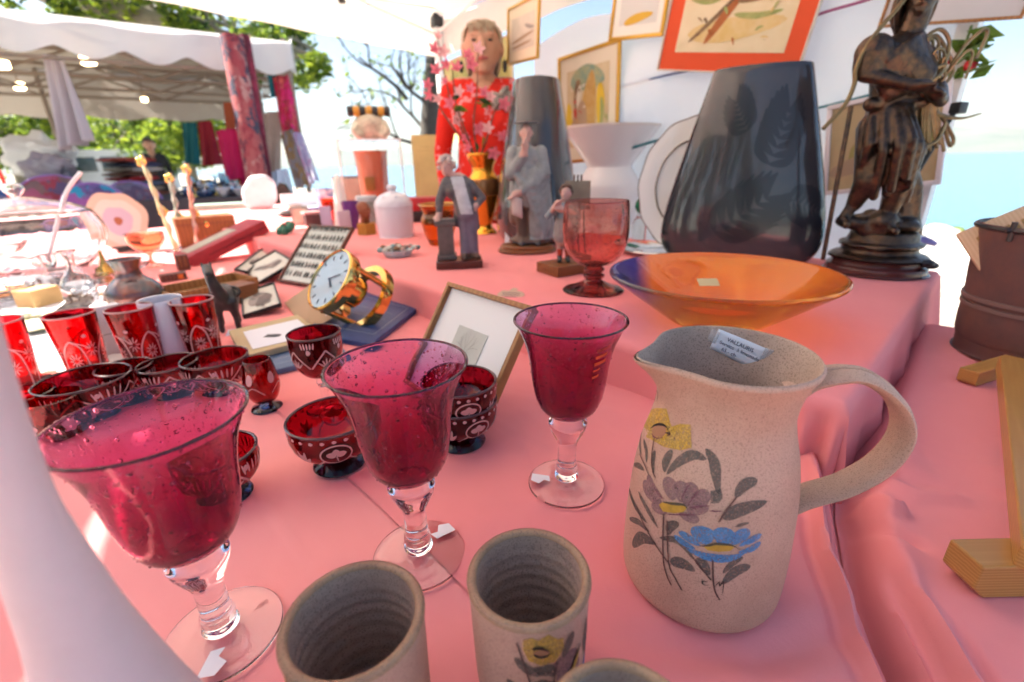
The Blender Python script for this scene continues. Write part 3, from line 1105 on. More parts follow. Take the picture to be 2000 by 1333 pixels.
def tree(name, label, base, height, crown_c, crown_r, nleaf, lsize, seed, trunk_r=.2, nclump=22, bark=None, mats=None, squash=.8):
    rnd = random.Random(seed)
    base = Vector(base)
    t = thing(name, label, 'tree', base)
    cc = Vector(crown_c) - base
    b = MB()
    top = cc + Vector((0, 0, crown_r * .1))
    tp = curve_pts([(0, 0, -.2), (cc.x * .3 + rnd.uniform(-.2, .2), cc.y * .3, height * .3), (cc.x * .8, cc.y * .8, top.z * .75), top], 5)
    b.tube(tp, [trunk_r * lerp(1.15, .25, i / (len(tp) - 1)) for i in range(len(tp))], 10)
    cl = []
    for k in range(nclump):
        d = Vector((rnd.gauss(0, 1), rnd.gauss(0, 1), rnd.gauss(0, 1))).normalized()
        p = cc + Vector((d.x, d.y, d.z * squash)) * crown_r * rnd.uniform(.35, .95)
        cl.append((p, crown_r * rnd.uniform(.22, .40)))
        s0 = tp[rnd.randrange(len(tp) // 2, len(tp))]
        b.tube(curve_pts([s0, s0.lerp(p, .5) + Vector((0, 0, .2)), p], 3), [trunk_r * .28, trunk_r * .22, trunk_r * .18, trunk_r * .14, trunk_r * .1, trunk_r * .07, trunk_r * .04], 5)
    b.build('trunk', bark or m_bark, t, smooth=60)
    b = MB()
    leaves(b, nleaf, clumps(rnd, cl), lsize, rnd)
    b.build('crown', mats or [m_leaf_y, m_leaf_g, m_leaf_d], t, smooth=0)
    return t


q = (-17.604, 18.000, 2.405)
tree('broadleaf_tree', 'bright yellow green tree at the far left below the neighbouring awning', (q[0], q[1], 0), 2.4, q, 2.3, 5200, .24, 1)
q = (-15.517, 21.000, 2.525)
tree('broadleaf_tree', 'green tree behind the far stall, left of the hanging teal cloth', (q[0], q[1], 0), 2.4, q, 2.2, 5200, .24, 2)
q = (-12.013, 19.000, 2.467)
tree('broadleaf_tree', 'yellow green tree seen through the far stall beside the hanging crimson cloth', (q[0], q[1], 0), 2.4, q, 1.9, 4600, .24, 3)
q = (-21.033, 24.000, 1.951)
tree('broadleaf_tree', 'dark green tree low behind the hanging white cloth', (q[0], q[1], 0), 2.0, q, 2.4, 4600, .26, 4, mats=[m_leaf_g, m_leaf_g, m_leaf_d])
# big plane tree whose limb crosses above the neighbouring awning
t = thing('plane_tree', 'large plane tree whose mottled limb crosses above the white scalloped awning', 'tree', ((-12.863, 9.000, 1.506)[0], 9.0, 0))
o0 = Vector(((-12.863, 9.000, 1.506)[0], 9.0, 0))
b = MB()
limb = curve_pts([Vector((0, 0, -.2)), Vector((.1, 0, 1.8)), Vector((.4, 0, 3.2)), Vector((-8.433, 9.000, 4.112)) - o0, Vector((-6.960, 9.000, 3.714)) - o0, Vector((-5.795, 9.100, 3.439)) - o0, Vector((-4.820, 9.200, 3.174)) - o0, Vector((-3.952, 9.300, 2.983)) - o0, Vector((-3.042, 9.400, 2.814)) - o0], 5)
b.tube(limb, [lerp(.55, .02, (i / (len(limb) - 1)) ** .8) for i in range(len(limb))], 12)
rnd = random.Random(9)
cl = []
for k in range(56):
    i = rnd.randrange(14, len(limb))
    s0 = limb[i]
    e = s0 + Vector((rnd.uniform(-.9, 1.0), rnd.uniform(-1.2, 1.2), rnd.uniform(-.45, .9)))
    b.tube(curve_pts([s0, s0.lerp(e, .5) + Vector((0, 0, .12)), e], 3), [.05, .045, .04, .032, .025, .018, .01], 5)
    cl.append((e, rnd.uniform(.18, .38)))
b.build('trunk', m_bark, t, smooth=60)
b = MB()
leaves(b, 9000, clumps(rnd, cl), .15, rnd)
b.build('crown', [m_leaf_y, m_leaf_g, m_leaf_d], t, smooth=0)
# sparse branching tree by the tent corner
q = (-1.313, 8.200, 0.977)
t = thing('bare_tree', 'dark trunk with sparse bare branches and a few leaves beside the tent corner leg', 'tree', (q[0], q[1], 0))
o0 = Vector((q[0], q[1], 0))
b = MB()
tr = curve_pts([Vector((0, 0, -.2)), Vector((.02, 0, .8)), Vector((-1.241, 8.200, 1.633)) - o0, Vector((-1.133, 8.200, 2.355)) - o0, Vector((-1.042, 8.200, 3.094)) - o0], 4)
b.tube(tr, [lerp(.20, .11, i / (len(tr) - 1)) for i in range(len(tr))], 10)
rnd = random.Random(5)
tips = []


def branch(p, d, l, r, n):
    pts = [p]
    for k in range(4):
        d = (d + Vector((rnd.gauss(0, .18), rnd.gauss(0, .18), rnd.gauss(0, .14)))).normalized()
        pts.append(pts[-1] + d * l / 4)
    b.tube(pts, [lerp(r, r * .45, i / 4) for i in range(5)], 5)
    tips.append(pts[-1])
    if n:
        for k in range(3):
            branch(pts[rnd.randrange(2, 5)], (d + Vector((rnd.gauss(0, .55), rnd.gauss(0, .4), rnd.gauss(.05, .5)))).normalized(), l * .62, r * .5, n - 1)


for p0, d0, l0 in (((-1.340, 8.200, 1.253), (-.75, 0, .75), .95), ((-1.282, 8.200, 1.544), (-.62, .2, .6), .8), ((-1.203, 8.200, 1.892), (-.7, -.2, .75), .8), ((-1.570, 8.200, 2.044), (-.45, 0, .9), .9)):
    branch(Vector(p0) - o0, Vector(d0).normalized(), l0, .035, 3)
b.build('trunk', m_barkd, t, smooth=60)
b = MB()
leaves(b, 260, clumps(rnd, [(Vector((-1.058, 8.000, 1.726)) - o0, .22), (Vector((-1.134, 8.000, 1.581)) - o0, .18)] + [(p, .08) for p in tips[::3]]), .10, rnd)
b.build('crown', [m_leaf_y, m_leaf_g, m_leaf_d], t, smooth=0)
for q, r, lb in (((5.593, 6.200, 0.051), .30, 'yellow green shrub on the shore beside the tent leg'), ((5.238, 6.000, 0.049), .24, 'green shrub on the shore behind the statue base'), ((6.178, 6.600, 0.009), .22, 'small shrub on the shore left of the bucket')):
    rnd = random.Random(int(r * 100))
    t = thing('shrub', lb, 'shrub', (q[0], q[1], q[2] - r), 0, 'shrubs on the lake shore')
    cl = [(Vector((rnd.uniform(-r, r), rnd.uniform(-r, r) * .6, rnd.uniform(.2, 1.1) * r)), r * .4) for _ in range(12)]
    for c, _ in cl:
        b = MB()
        b.tube([(0, 0, -.15), c * .6, c], [.012, .008, .004], 5)
        b.build('stem', m_barkd, t)
    b = MB()
    leaves(b, 900, clumps(rnd, cl), .07, rnd)
    b.build('foliage', [m_leaf_y, m_leaf_y, m_leaf_g], t, smooth=0)

# ------------------------------------------------------------------ neighbouring stall
F1, u2, w2 = Vector((-2.47, 6.2)), Vector((-.846, -.533)), Vector((-.533, .846))
m_awn = sheet('white awning canvas', (.82, .83, .85), .40, bump=(4, .3, .02))
m_truss = mat('brown painted truss', (.24, .19, .155), .6)


def N(a, b_, z):
    p = F1 + u2 * a + w2 * b_
    return Vector((p.x, p.y, z))


t2 = thing('market_tent', 'white stall tent with scalloped valance at the left, lamps glowing beneath it', 'tent', (F1.x, F1.y, 0))
t2o = Vector((F1.x, F1.y, 0))
AW = 5.6
b = MB()


def vz(a):
    return 2.155 + .02 * a - .085 * abs(math.sin(PI * a / .52)) ** 1.3


b.grid(lambda u, v: N(u * AW, -.02 + .03 * math.sin(u * 60) * v, lerp(2.42 + .012 * u * AW, vz(u * AW), v)) - t2o, 200, 6)
b.build('valance', m_awn, t2, smooth=60)
b = MB()
b.grid(lambda u, v: N(-.02, u * 3.2, lerp(2.46, vz(u * 3.2 + .3), v)) - t2o, 90, 4)
b.build('valance', m_awn, t2, smooth=60)
b = MB()
b.grid(lambda u, v: N(u * AW, 3.22, lerp(2.46, 1.86 - .05 * abs(math.sin(u * 22)), v)) - t2o, 90, 4)
b.build('valance', sheet('grey back valance', (.42, .38, .34), .15), t2, smooth=60)  # same white canvas, greyed to carry the shade inside the tent
b = MB()
b.grid(lambda u, v: N(u * AW, v * 3.2, 2.44 + .26 * (1 - abs(2 * v - 1)) - .04 * math.sin(u * 20) ** 2) - t2o, 30, 13)
b.build('awning_roof', sheet('shade tinted awning', (.30, .265, .23), .10), t2, smooth=60)  # white canvas; the shade of its underside is put into the colour
for a, b_ in ((.05, .05), (.05, 3.15), (2.8, 3.15), (5.5, .05), (5.5, 3.15)):
    b = MB()
    b.tube([N(a, b_, 0) - t2o, N(a, b_, 2.46) - t2o], .028, 10)
    b.build('leg', m_truss, t2)
for b_ in (.06, 1.1, 2.2, 3.14):
    b = MB()
    b.tube([N(0, b_, 2.36) - t2o, N(AW, b_, 2.36) - t2o], .024, 8)
    b.build('beam', m_truss, t2)
    b = MB()
    b.tube([N(0, b_, 2.10) - t2o, N(AW, b_, 2.10) - t2o], .018, 8)
    b.build('beam', m_truss, t2)
    for k in range(8):
        b = MB()
        b.tube([N(k * .7, b_, 2.36 if k % 2 else 2.10) - t2o, N(k * .7 + .7, b_, 2.10 if k % 2 else 2.36) - t2o], .015, 6)
        b.build('brace', m_truss, t2)
m_bulb = mat('glowing lamp', (1, .85, .6), .4, emit=((1., .72, .38), 4.))
for q, r, lb in (((-4.358, 5.600, 2.170), .062, 'square warm lamp glowing under the scalloped awning, largest of the lamps'), ((-5.067, 5.400, 2.107), .05, 'small warm lamp glowing at the left edge under the awning'), ((-6.087, 6.600, 2.100), .055, 'oval warm lamp glowing lower under the awning'), ((-4.995, 7.200, 1.998), .035, 'faint small lamp under the middle of the awning')):
    t = thing('lamp', lb, 'lamp', q)
    b = MB()
    b.box((0, 0, 0), (r * 2, r * 1.2, r * 1.6), bev=r * .4)
    b.build('bulb', m_bulb, t, smooth=60)
    b = MB()
    b.tube([(0, 0, r * .7), (0, 0, 2.36 - q[2])], .008, 6)
    b.build('hanger', m_truss, t)


def hanging(name, label, c, m, nf=5, amp=.03, cat='cloth', grp='textiles hung at the far stall'):
    """cloth between four corners tl, tr, br, bl with vertical folds"""
    tl, tr, br, bl = [Vector(p) for p in c]
    n = (tr - tl).cross(bl - tl).normalized()
    b = MB()

    def f(u, v):
        p = tl * (1 - u) * (1 - v) + tr * u * (1 - v) + br * u * v + bl * (1 - u) * v
        return p + n * amp * (math.sin(u * nf * PI * 2 + v * 1.5) * (.4 + .6 * v) + .5 * math.sin(u * nf * 3.3 + 1))
    b.grid(f, 48, 24)
    return tag(b.build(name, m, smooth=70, thick=.006), label, cat, grp)


m_silver_cl = sheet('lilac white cloth', (.62, .58, .62), .3)
hanging('hanging_cloth', 'long pale lilac cloth hanging under the scalloped awning at the left', [(-4.575, 5.300, 2.177), (-4.351, 5.300, 2.142), (-4.242, 5.200, 1.380), (-4.652, 5.200, 1.267)], m_silver_cl, 3, .06)
hanging('hanging_cloth', 'teal cloth hanging at the back of the far stall', [(-4.815, 7.600, 1.736), (-4.611, 7.600, 1.732), (-4.718, 7.600, 1.153), (-4.943, 7.600, 1.187)], mat('teal cloth', (.01, .13, .16), .9), 2)
hanging('hanging_cloth', 'dark crimson cloth hanging beside the teal one', [(-4.464, 7.400, 1.727), (-4.263, 7.400, 1.737), (-4.261, 7.400, 1.144), (-4.571, 7.400, 1.122)], mat('crimson cloth', (.26, .012, .03), .9), 2)
hanging('hanging_cloth', 'bright magenta cloth hanging below the rolled carpet', [(-3.663, 6.400, 1.536), (-3.337, 6.400, 1.559), (-3.245, 6.200, 0.698), (-3.579, 6.200, 0.667)], mat('magenta cloth', (.55, .01, .10), .8), 3)
hanging('hanging_cloth', 'red and magenta patterned cloth hanging at the end of the awning', [(-2.737, 6.200, 2.080), (-2.535, 6.200, 2.102), (-2.518, 6.100, 1.422), (-2.725, 6.100, 1.460)], patchwork('red magenta print', [(.45, .015, .06), (.55, .02, .14), (.30, .03, .05), (.5, .1, .08)], 14), 2)
hanging('hanging_cloth', 'small teal scarf hanging at the corner of the awning', [(-2.820, 6.250, 2.142), (-2.670, 6.250, 2.139), (-2.724, 6.250, 1.872), (-2.842, 6.250, 1.863)], mat('teal scarf', (.01, .14, .19), .9), 2)
hanging('hanging_cloth', 'brown and grey striped cloth leaning at the near corner of the far stall', [(-2.508, 5.600, 1.428), (-2.352, 5.600, 1.476), (-2.144, 5.300, 0.898), (-2.324, 5.300, 0.849)], patchwork('brown grey print', [(.16, .12, .09), (.24, .15, .06), (.20, .19, .20)], 10, stretch=(1, 1, .25)), 2)
hanging('hanging_cloth', 'lavender printed cloth next to the brown striped one', [(-2.327, 5.500, 1.439), (-2.220, 5.500, 1.417), (-2.008, 5.200, 0.951), (-2.116, 5.200, 0.892)], patchwork('lavender print', [(.42, .40, .52), (.36, .33, .48), (.5, .48, .54), (.42, .2, .36)], 12), 2)
hanging('hanging_cloth', 'beige cloth hanging behind the patterned carpet roll', [(-2.985, 6.300, 1.716), (-2.758, 6.300, 1.722), (-2.886, 6.200, 0.950), (-3.073, 6.200, 0.954)], mat('beige cloth', (.42, .32, .27), .9, var=(4, .5)), 2)
hanging('hanging_cloth', 'pale blue cloth low at the corner of the far stall', [(-2.582, 5.400, 1.046), (-2.410, 5.400, 1.069), (-2.341, 5.300, 0.673), (-2.616, 5.300, 0.652)], mat('pale blue cloth', (.40, .55, .70), .9), 2)
hanging('hanging_cloth', 'red cloth strip hanging at the left edge', [(-3.494, 3.400, 1.178), (-3.459, 3.400, 1.095), (-3.452, 3.400, 0.869), (-3.503, 3.400, 0.850)], mat('scarlet cloth', (.62, .02, .012), .8), 1, .01)
# rolled carpets standing on end
m_carpet = patchwork('dark rose carpet', [(.24, .035, .05), (.34, .09, .09), (.10, .03, .05), (.42, .22, .20), (.05, .05, .08), (.30, .05, .06)], 13, stretch=(1, 1, .45))
for (p0, p1, r, m_, lb) in (((-2.821, 5.600, 2.337), (-2.652, 5.200, 0.725), .11, m_carpet, 'tall rolled rose carpet leaning upright at the corner of the far stall'), ((-2.728, 5.700, 2.380), (-2.648, 5.400, 0.726), .05, patchwork('plum carpet', [(.16, .02, .04), (.10, .015, .03), (.26, .03, .06)], 12, stretch=(1, 1, .4)), 'narrow dark plum rolled carpet leaning beside the wider rose one')):
    p0, p1 = Vector(p0), Vector(p1)
    p1 = p1 + (p1 - p0) * ((p1.z - .02) / (p0.z - p1.z))
    t = thing('carpet_roll', lb, 'carpet', p1)
    b = MB()
    b.tube([(0, 0, 0), (p0 - p1) * .5, p0 - p1], r, 20)
    b.build('roll', m_, t, smooth=50)
    b = MB()
    for k in range(40):
        a = k * .45
        rr = r * (1.0 - k / 44)
        b.ball((p0 - p1) + Vector((math.cos(a) * rr, math.sin(a) * rr, .002)), .008, 5, 4)
    b.build('fringe', mat('carpet fringe', (.5, .38, .34), .9), t)
hanging('hanging_board', 'rust red board hanging behind the carpet roll', [(-3.593, 6.600, 1.873), (-3.464, 6.600, 1.870), (-3.511, 6.600, 1.503), (-3.643, 6.600, 1.505)], mat('rust board', (.30, .06, .02), .7), 1, .002, 'board')

# counter with folded textiles and trinkets
ct = thing('stall_counter', 'low counter of the far stall covered in dark cloth', 'table', ((-4.074, 5.600, 0.826)[0], 5.6, 0))
cto = Vector(((-4.074, 5.600, 0.826)[0], 5.6, 0))
b = MB()
ca, cb, ccn, cdn = Vector((-6.554, 6.800, 1.042)), Vector((-3.475, 6.800, 0.977)), Vector((-2.554, 4.900, 0.777)), Vector((-4.963, 4.400, 0.864))
zc_ = .80
quad = [Vector((p.x, p.y, zc_)) - cto for p in (ca, cb, ccn, cdn)]
b.add(quad, [(0, 1, 2, 3)])
b.build('top', mat('dark counter cloth', (.06, .05, .06), .9, var=(5, .5)), ct, smooth=0, thick=.02)
for k in range(4):
    p, q_ = quad[k], quad[(k + 1) % 4]
    b = MB()
    b.grid(lambda u, v: p.lerp(q_, u) + Vector((.02 * math.sin(u * 40) * v, .02 * math.cos(u * 33) * v, -.78 * v - .011)), 40, 3)
    b.build('skirt', mat('dark counter cloth'), ct, smooth=60)
cols = [('russet', (.26, .07, .035)), ('oatmeal', (.42, .36, .28)), ('slate blue', (.12, .15, .22)), ('scarlet', (.45, .03, .03)), ('chestnut', (.14, .06, .035)), ('cream', (.52, .48, .42)), ('ink blue', (.05, .06, .12)), ('brick red', (.34, .05, .04))]
for k, (nm, c) in enumerate(cols):
    q = Vector((-4.481, 5.900, 0.963))
    b = MB()
    rk = random.Random(k)

    def fold(u, v, k=k):
        return (lerp(-.36, .36, u), .16 * math.cos(v * 2 * PI) * (1 + .04 * math.sin(u * 9 + k)), .022 * math.sin(v * 2 * PI) + .006 * math.sin(u * 11 + k))
    b.grid(fold, 20, 17)
    b.add([fold(0, j / 16) for j in range(16)], [tuple(range(16))])
    b.add([fold(1, j / 16) for j in range(16)], [tuple(range(16))])
    tag(b.build('folded_textile', mat(nm + ' folded wool', c, .95, var=(20, .4)), smooth=50, loc=(q.x + rk.uniform(-.04, .04), q.y + rk.uniform(-.03, .03), zc_ + .04 + k * .052), rot=(0, 0, R(-32) + rk.uniform(-.1, .1))), 'folded %s textile in the stack on the far counter' % nm, 'textile', 'folded textiles stacked on the far counter')
m_trk = [mat('trinket silver', (.55, .58, .62), .15, metal=1), glass('trinket blue glass', (.25, .55, .85)), mat('trinket navy', (.03, .06, .14), .2, coat=.5), mat('trinket white', (.72, .74, .76), .2), mat('trinket brass', (.6, .4, .1), .2, metal=1)]
tp = []
for k, m_ in enumerate(m_trk):
    b = MB()
    b.lathe(smooth_prof([[(.0005, 0), (.05, 0), (.06, .03), (.03, .08), (.035, .10), (.0005, .10)], [(.0005, 0), (.03, 0), (.035, .06), (.012, .10), (.014, .15), (.0005, .15)], [(.0005, 0), (.05, 0), (.07, .035), (.06, .05), (.0005, .04)], [(.0005, 0), (.02, 0), (.05, .05), (.055, .07), (.0005, .06)], [(.0005, 0), (.035, 0), (.01, .03), (.01, .09), (.03, .11), (.0005, .12)]][k], 3), 18)
    o = b.build(('silver_pot', 'blue_bottle', 'navy_dish', 'white_cup', 'brass_candlestick')[k], m_, smooth=50)
    tag(o, ('small round silver pot', 'slim blue glass bottle', 'low navy glazed dish', 'small white cup', 'little brass candlestick')[k] + ' among the trinkets on the far counter', ('pot', 'bottle', 'dish', 'cup', 'candlestick')[k], ('silver pots', 'blue bottles', 'navy dishes', 'white cups', 'brass candlesticks')[k] + ' on the far counter')
    tp.append(o)
rnd = random.Random(21)
A0, B0, C0_, D0_ = Vector((-3.967, 6.300, 1.000)), Vector((-3.363, 6.300, 0.988)), Vector((-2.772, 5.100, 0.787)), Vector((-3.456, 5.100, 0.802))
for k in range(60):
    u, v = rnd.random(), rnd.random()
    p = A0.lerp(B0, u).lerp(D0_.lerp(C0_, u), v)
    o = tp[k % 5] if k < 5 else tp[k % 5].copy()
    if k >= 5:
        COL.objects.link(o)
    o.location = (p.x, p.y, zc_ + .0115)
    o.rotation_euler = (0, 0, rnd.uniform(0, 6))
    sc_ = rnd.uniform(.7, 1.5)
    o.scale = (sc_, sc_, sc_)
# round patterned cushions and a heap of white linen further left
for (q, r, lb, m_, tilt) in (((-4.256, 4.600, 0.788), .30, 'large round cushion with red and brown swirls leaning at the left', patchwork('red brown swirl', [(.34, .05, .07), (.22, .12, .11), (.14, .09, .16), (.40, .10, .16)], 9), 62), ((-3.833, 4.500, 0.760), .24, 'round purple and turquoise cushion leaning beside the red one', patchwork('purple turquoise print', [(.16, .11, .26), (.03, .28, .42), (.10, .07, .18), (.30, .10, .30)], 9), 66), ((-3.712, 4.800, 0.770), .24, 'round grey violet cushion behind the agate slice', patchwork('grey violet print', [(.13, .12, .17), (.18, .17, .26), (.09, .07, .12), (.20, .08, .10)], 10), 60), ((-4.647, 4.600, 0.806), .17, 'small blue patterned cushion near the left edge', patchwork('blue print', [(.04, .10, .30), (.10, .22, .42), (.25, .2, .3)], 10), 60)):
    t = thing('cushion', lb, 'cushion', q, 0, 'patterned cushions beyond the table end', rot=(R(tilt), 0, math.atan2(-q[1], -q[0]) + PI / 2))
    b = MB()
    b.lathe(smooth_prof([(.0005, -.07), (r * .6, -.06), (r * .93, -.025), (r, 0), (r * .93, .025), (r * .6, .06), (r * .1, .045), (.0005, .04)], 4), 40, mod=lambda rr, z, a: rr * (1 + .015 * math.sin(14 * a)))
    b.build('cover', m_, t, smooth=60)
    b = MB()
    b.tube([(math.cos(k / 40 * 2 * PI) * r * 1.01, math.sin(k / 40 * 2 * PI) * r * 1.01, 0) for k in range(41)], .014, 6)
    b.build('piping', mat('violet piping', (.34, .20, .46), .8), t)
bn = thing('bench', 'plain wooden bench carrying the patterned cushions', 'bench', ((-4.309, 4.700, 0.447)[0], 4.7, 0), R(32))
b = MB()
b.box((0, 0, .55), (1.9, .42, .04))
b.build('seat', m_truss, bn, smooth=0)
for x in (-.85, .85):
    b = MB()
    b.box((x, 0, .265), (.05, .38, .53))
    b.build('leg', m_truss, bn, smooth=0)
for (q, s_, seed, lb, m_) in (((-5.789, 6.200, 1.279), .34, 1, 'crumpled white linen heaped on the far counter at the left', mat('white linen', (.75, .76, .78), .9)), ((-5.166, 5.600, 1.125), .22, 2, 'mauve grey cloth bundle below the white linen', mat('mauve bundle', (.28, .24, .30), .9, var=(8, .6), col2=(.5, .5, .55)))):
    b = MB()
    o_ = Vector((seed * 7, 3, 1))

    def heap(u, v):
        a, p = 2 * PI * u, -PI / 2 + PI * v
        d = Vector((math.cos(p) * math.cos(a), math.cos(p) * math.sin(a), math.sin(p)))
        k = 1 + .30 * mnoise.noise(d * 2.2 + o_) + .16 * abs(mnoise.noise(d * 5 + o_))
        return (d.x * s_ * k * 1.1, d.y * s_ * k * .8, d.z * s_ * k * .7)
    b.grid(heap, 40, 24, closed_u=True)
    tag(b.build('linen_heap', m_, smooth=40, loc=q), lb, 'linen')

# parked van far behind
q = (-15.304, 20.000, 1.759)
vn = thing('parked_van', 'white van parked far behind the folded textiles', 'van', (q[0], q[1], 0), R(8))
b = MB()
b.prism([(-1.05, .35), (1.05, .35), (1.05, 1.05), (.92, 1.75), (.8, 1.85), (-.8, 1.85), (-.92, 1.75), (-1.05, 1.05)], -1.6, 1.6, T=Matrix.Rotation(R(90), 4, 'X'))
b.build('body', mat('white van paint', (.72, .73, .75), .25, coat=.5), vn, smooth=30)
for x in (-.48, .48):
    b = MB()
    b.box((x, -1.606, 1.35), (.78, .012, .5), bev=.005)
    b.build('window', mat('dark van glass', (.10, .13, .15), .08), vn, smooth=30)
    b = MB()
    b.box((x * 1.8, -1.606, .75), (.16, .02, .26), bev=.008)
    b.build('tail_lamp', mat('red lamp', (.4, .02, .02), .2), vn, smooth=30)
for x in (-.95, .95):
    for y in (-1.0, 1.0):
        b = MB()
        b.lathe([(.0005, -.1), (.2, -.1), (.31, -.09), (.33, 0), (.31, .09), (.2, .1), (.0005, .1)], 24, T=Matrix.Translation((x, y, .33)) @ Matrix.Rotation(R(90), 4, 'Y'))
        b.build('wheel', mat('tyre rubber', (.03, .03, .03), .8), vn, smooth=40)

# ------------------------------------------------------------------ unseen trees added behind the viewer to cut the front light
rnd = random.Random(77)
b = MB()
cl = []
for k in range(9):
    base = shore(-13 - 1.5 * (k % 2), -9 + 3.2 * k, 0)
    b.mi = 3
    b.tube([base, base + Vector((.1, 0, 2.2)), base + Vector((.0, .2, 4.5))], [.26, .2, .1], 8)
    for i in range(12):
        cl.append((base + Vector((rnd.uniform(-2, 2), rnd.uniform(-2, 2), rnd.uniform(2.0, 6.5))), rnd.uniform(.7, 1.2)))
leaves(b, 6500, clumps(rnd, cl), .55, rnd)
tag(b.build('unseen_added_trees', [m_leaf_g, m_leaf_d, m_leaf_d, m_bark], smooth=0), kind='stuff')

# ------------------------------------------------------------------ stoneware jug and tumblers
def zL(x, y):
    d = (Vector((x, y)) - C0).dot(E2)
    return L + .0012 if d > -.395 else L - .0013


m_stone = speckle('speckled stoneware', (.59, .395, .295), (.47, .30, .215), (.31, .19, .14), 1100, .62, 10)
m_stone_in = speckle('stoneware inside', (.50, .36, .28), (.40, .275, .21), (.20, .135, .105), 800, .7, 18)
m_rim = speckle('toasted stoneware rim', (.42, .26, .15), (.33, .19, .11), (.2, .12, .08), 700, .6, 30)
PAINT = {'g': mat('grey brush paint', (.115, .10, .085), .7, var=(160, .6), col2=(.2, .17, .14)),
         'b': mat('brown stem paint', (.11, .055, .045), .7),
         'y': mat('yellow brush paint', (.62, .40, .045), .65, var=(150, .8), col2=(.52, .36, .12)),
         'Y': mat('ochre brush paint', (.58, .36, .05), .65, var=(220, .6)),
         'o': mat('rust brush paint', (.36, .19, .10), .7), 'k': mat('black brush paint', (.025, .018, .015), .7),
         'd': mat('olive brush paint', (.10, .085, .05), .7), 'p': mat('plum line paint', (.17, .05, .075), .7),
         'v': mat('mauve brush paint', (.30, .165, .165), .7, var=(170, .7), col2=(.36, .235, .215)),
         'B': mat('blue brush paint', (.075, .25, .52), .6, var=(190, .7), col2=(.13, .32, .55))}
for _k in 'gyvB':
    brushed(PAINT[_k], 800, .36, .62, .42)
PNAME = {'g': 'painted_leaf', 'b': 'painted_stem', 'y': 'painted_petal', 'Y': 'painted_flower_centre', 'o': 'painted_flower_centre', 'k': 'painted_line', 'd': 'painted_line', 'p': 'painted_line', 'v': 'painted_petal', 'B': 'painted_petal'}

JX, JY = .151, .294
JPROF = [(.0005, .0), (.054, .0), (.0588, .004), (.0608, .014), (.0610, .04), (.0600, .07), (.0578, .10), (.0535, .127), (.0482, .148), (.0462, .163), (.0492, .182), (.0555, .196)]
jug = thing('jug', 'tall speckled stoneware jug painted with flowers, a price label taped inside its rim', 'jug', (JX, JY, zL(JX, JY)))
SP = math.atan2(-.10, -1)       # spout direction


def spout(r, z, a):
    t = max(0., (z - .165) / .031)
    da = (a - SP + PI) % (2 * PI) - PI
    k = math.exp(-(da / .26) ** 2)
    k2 = math.exp(-((abs(da) - .62) / .28) ** 2)
    return r + t ** 1.5 * (.0125 * k - .003 * k2) if r > .01 else r


outer = [JPROF[0]] + smooth_prof(JPROF[1:], 6)
rfj = profile_r(outer[2:])
b = MB()
b.lathe(outer[:-1] + [(.0555, .196), (.0558, .1975), (.0548, .1988)], 96, mod=spout)
b.build('body', m_stone, jug, smooth=60)
inn = smooth_prof([(.0548, .1988), (.0530, .1985), (.0475, .182), (.0435, .163), (.0444, .148), (.0490, .127), (.0530, .10), (.0560, .05), (.054, .012), (.0005, .008)], 5)
b = MB()
b.lathe(inn, 72, mod=lambda r, z, a: spout(r, min(z, .196), a) + (.0004 * math.sin(z * 900) if z < .15 else 0))
b.build('inside', m_stone_in, jug, smooth=60)
b = MB()
hp = curve_pts([(.045, .004, .168), (.060, .002, .180), (.085, 0, .184), (.111, -.002, .167), (.122, -.003, .142), (.114, -.004, .117), (.094, -.003, .096), (.072, 0, .082), (.052, 0, .070)], 6)
b.tube(hp, [lerp(.0145, .0135, min(1, i / 20)) + (.003 * max(0, 1 - i / 5)) + (.002 * max(0, (i - len(hp) + 6) / 6)) for i in range(len(hp))], 14, flat=.32, up=(0, 0, 1))
b.build('handle', m_stone, jug, smooth=70, rot=(0, 0, R(-6)))
# handle's shallow central groove ridges
b = MB()
b.tube([Vector(p) + Vector((0, .0, .0048)) if i < 20 else Vector(p) + Vector((.0046, 0, 0)) for i, p in enumerate(hp[3:26])], .0016, 6)
b.build('handle_ridge', m_stone, jug, smooth=70, rot=(0, 0, R(-6)))
CH = math.atan2(-JY, -JX)
for col, w_, pts in JUG_PAINT['leaf']:
    b = MB()
    wrap_leaf(b, rfj, CH, w_, pts, .00035 if col != 'B' else .00045, 'leaf', 12)
    b.build(PNAME[col], PAINT[col], jug, smooth=80)
for col, pts in JUG_PAINT['poly']:
    b = MB()
    wrap_poly(b, rfj, CH, pts, {'y': .0004, 'o': .0006, 'Y': .0006, 'g': .0004}[col])
    b.build(PNAME[col] if col != 'g' else 'painted_smudge', PAINT[col], jug, smooth=80)
for col, w_, pts in JUG_PAINT['stem']:
    b = MB()
    wrap_leaf(b, rfj, CH, w_, pts, .0008, 'stem' if col in 'b' else 'brush', 10)
    nm = PNAME[col]
    if col == 'k' and len(pts) > 1 and pts[0][1] < .06:
        nm = 'painted_initial'
    b.build(nm, PAINT[col], jug, smooth=80)

# price label taped inside the rim
m_paper = mat('white label paper', (.72, .74, .80), .6)
m_ink = mat('blue black ink', (.02, .025, .07), .7)
m_tape = mat('clear tape', (.75, .72, .70), .15, alpha=.28)
lc = [Vector(p) - Vector((JX, JY, zL(JX, JY))) for p in JUG_LABEL]
ln = (lc[1] - lc[0]).cross(lc[3] - lc[0]).normalized()
if ln.dot(Vector((-JX, -JY, .3))) < 0:
    ln = -ln


def lab(u, v, o=0.):
    bow = .0009 * math.sin(PI * u)
    return lc[0] * (1 - u) * (1 - v) + lc[1] * u * (1 - v) + lc[2] * u * v + lc[3] * (1 - u) * v + ln * (.0022 + o - bow)


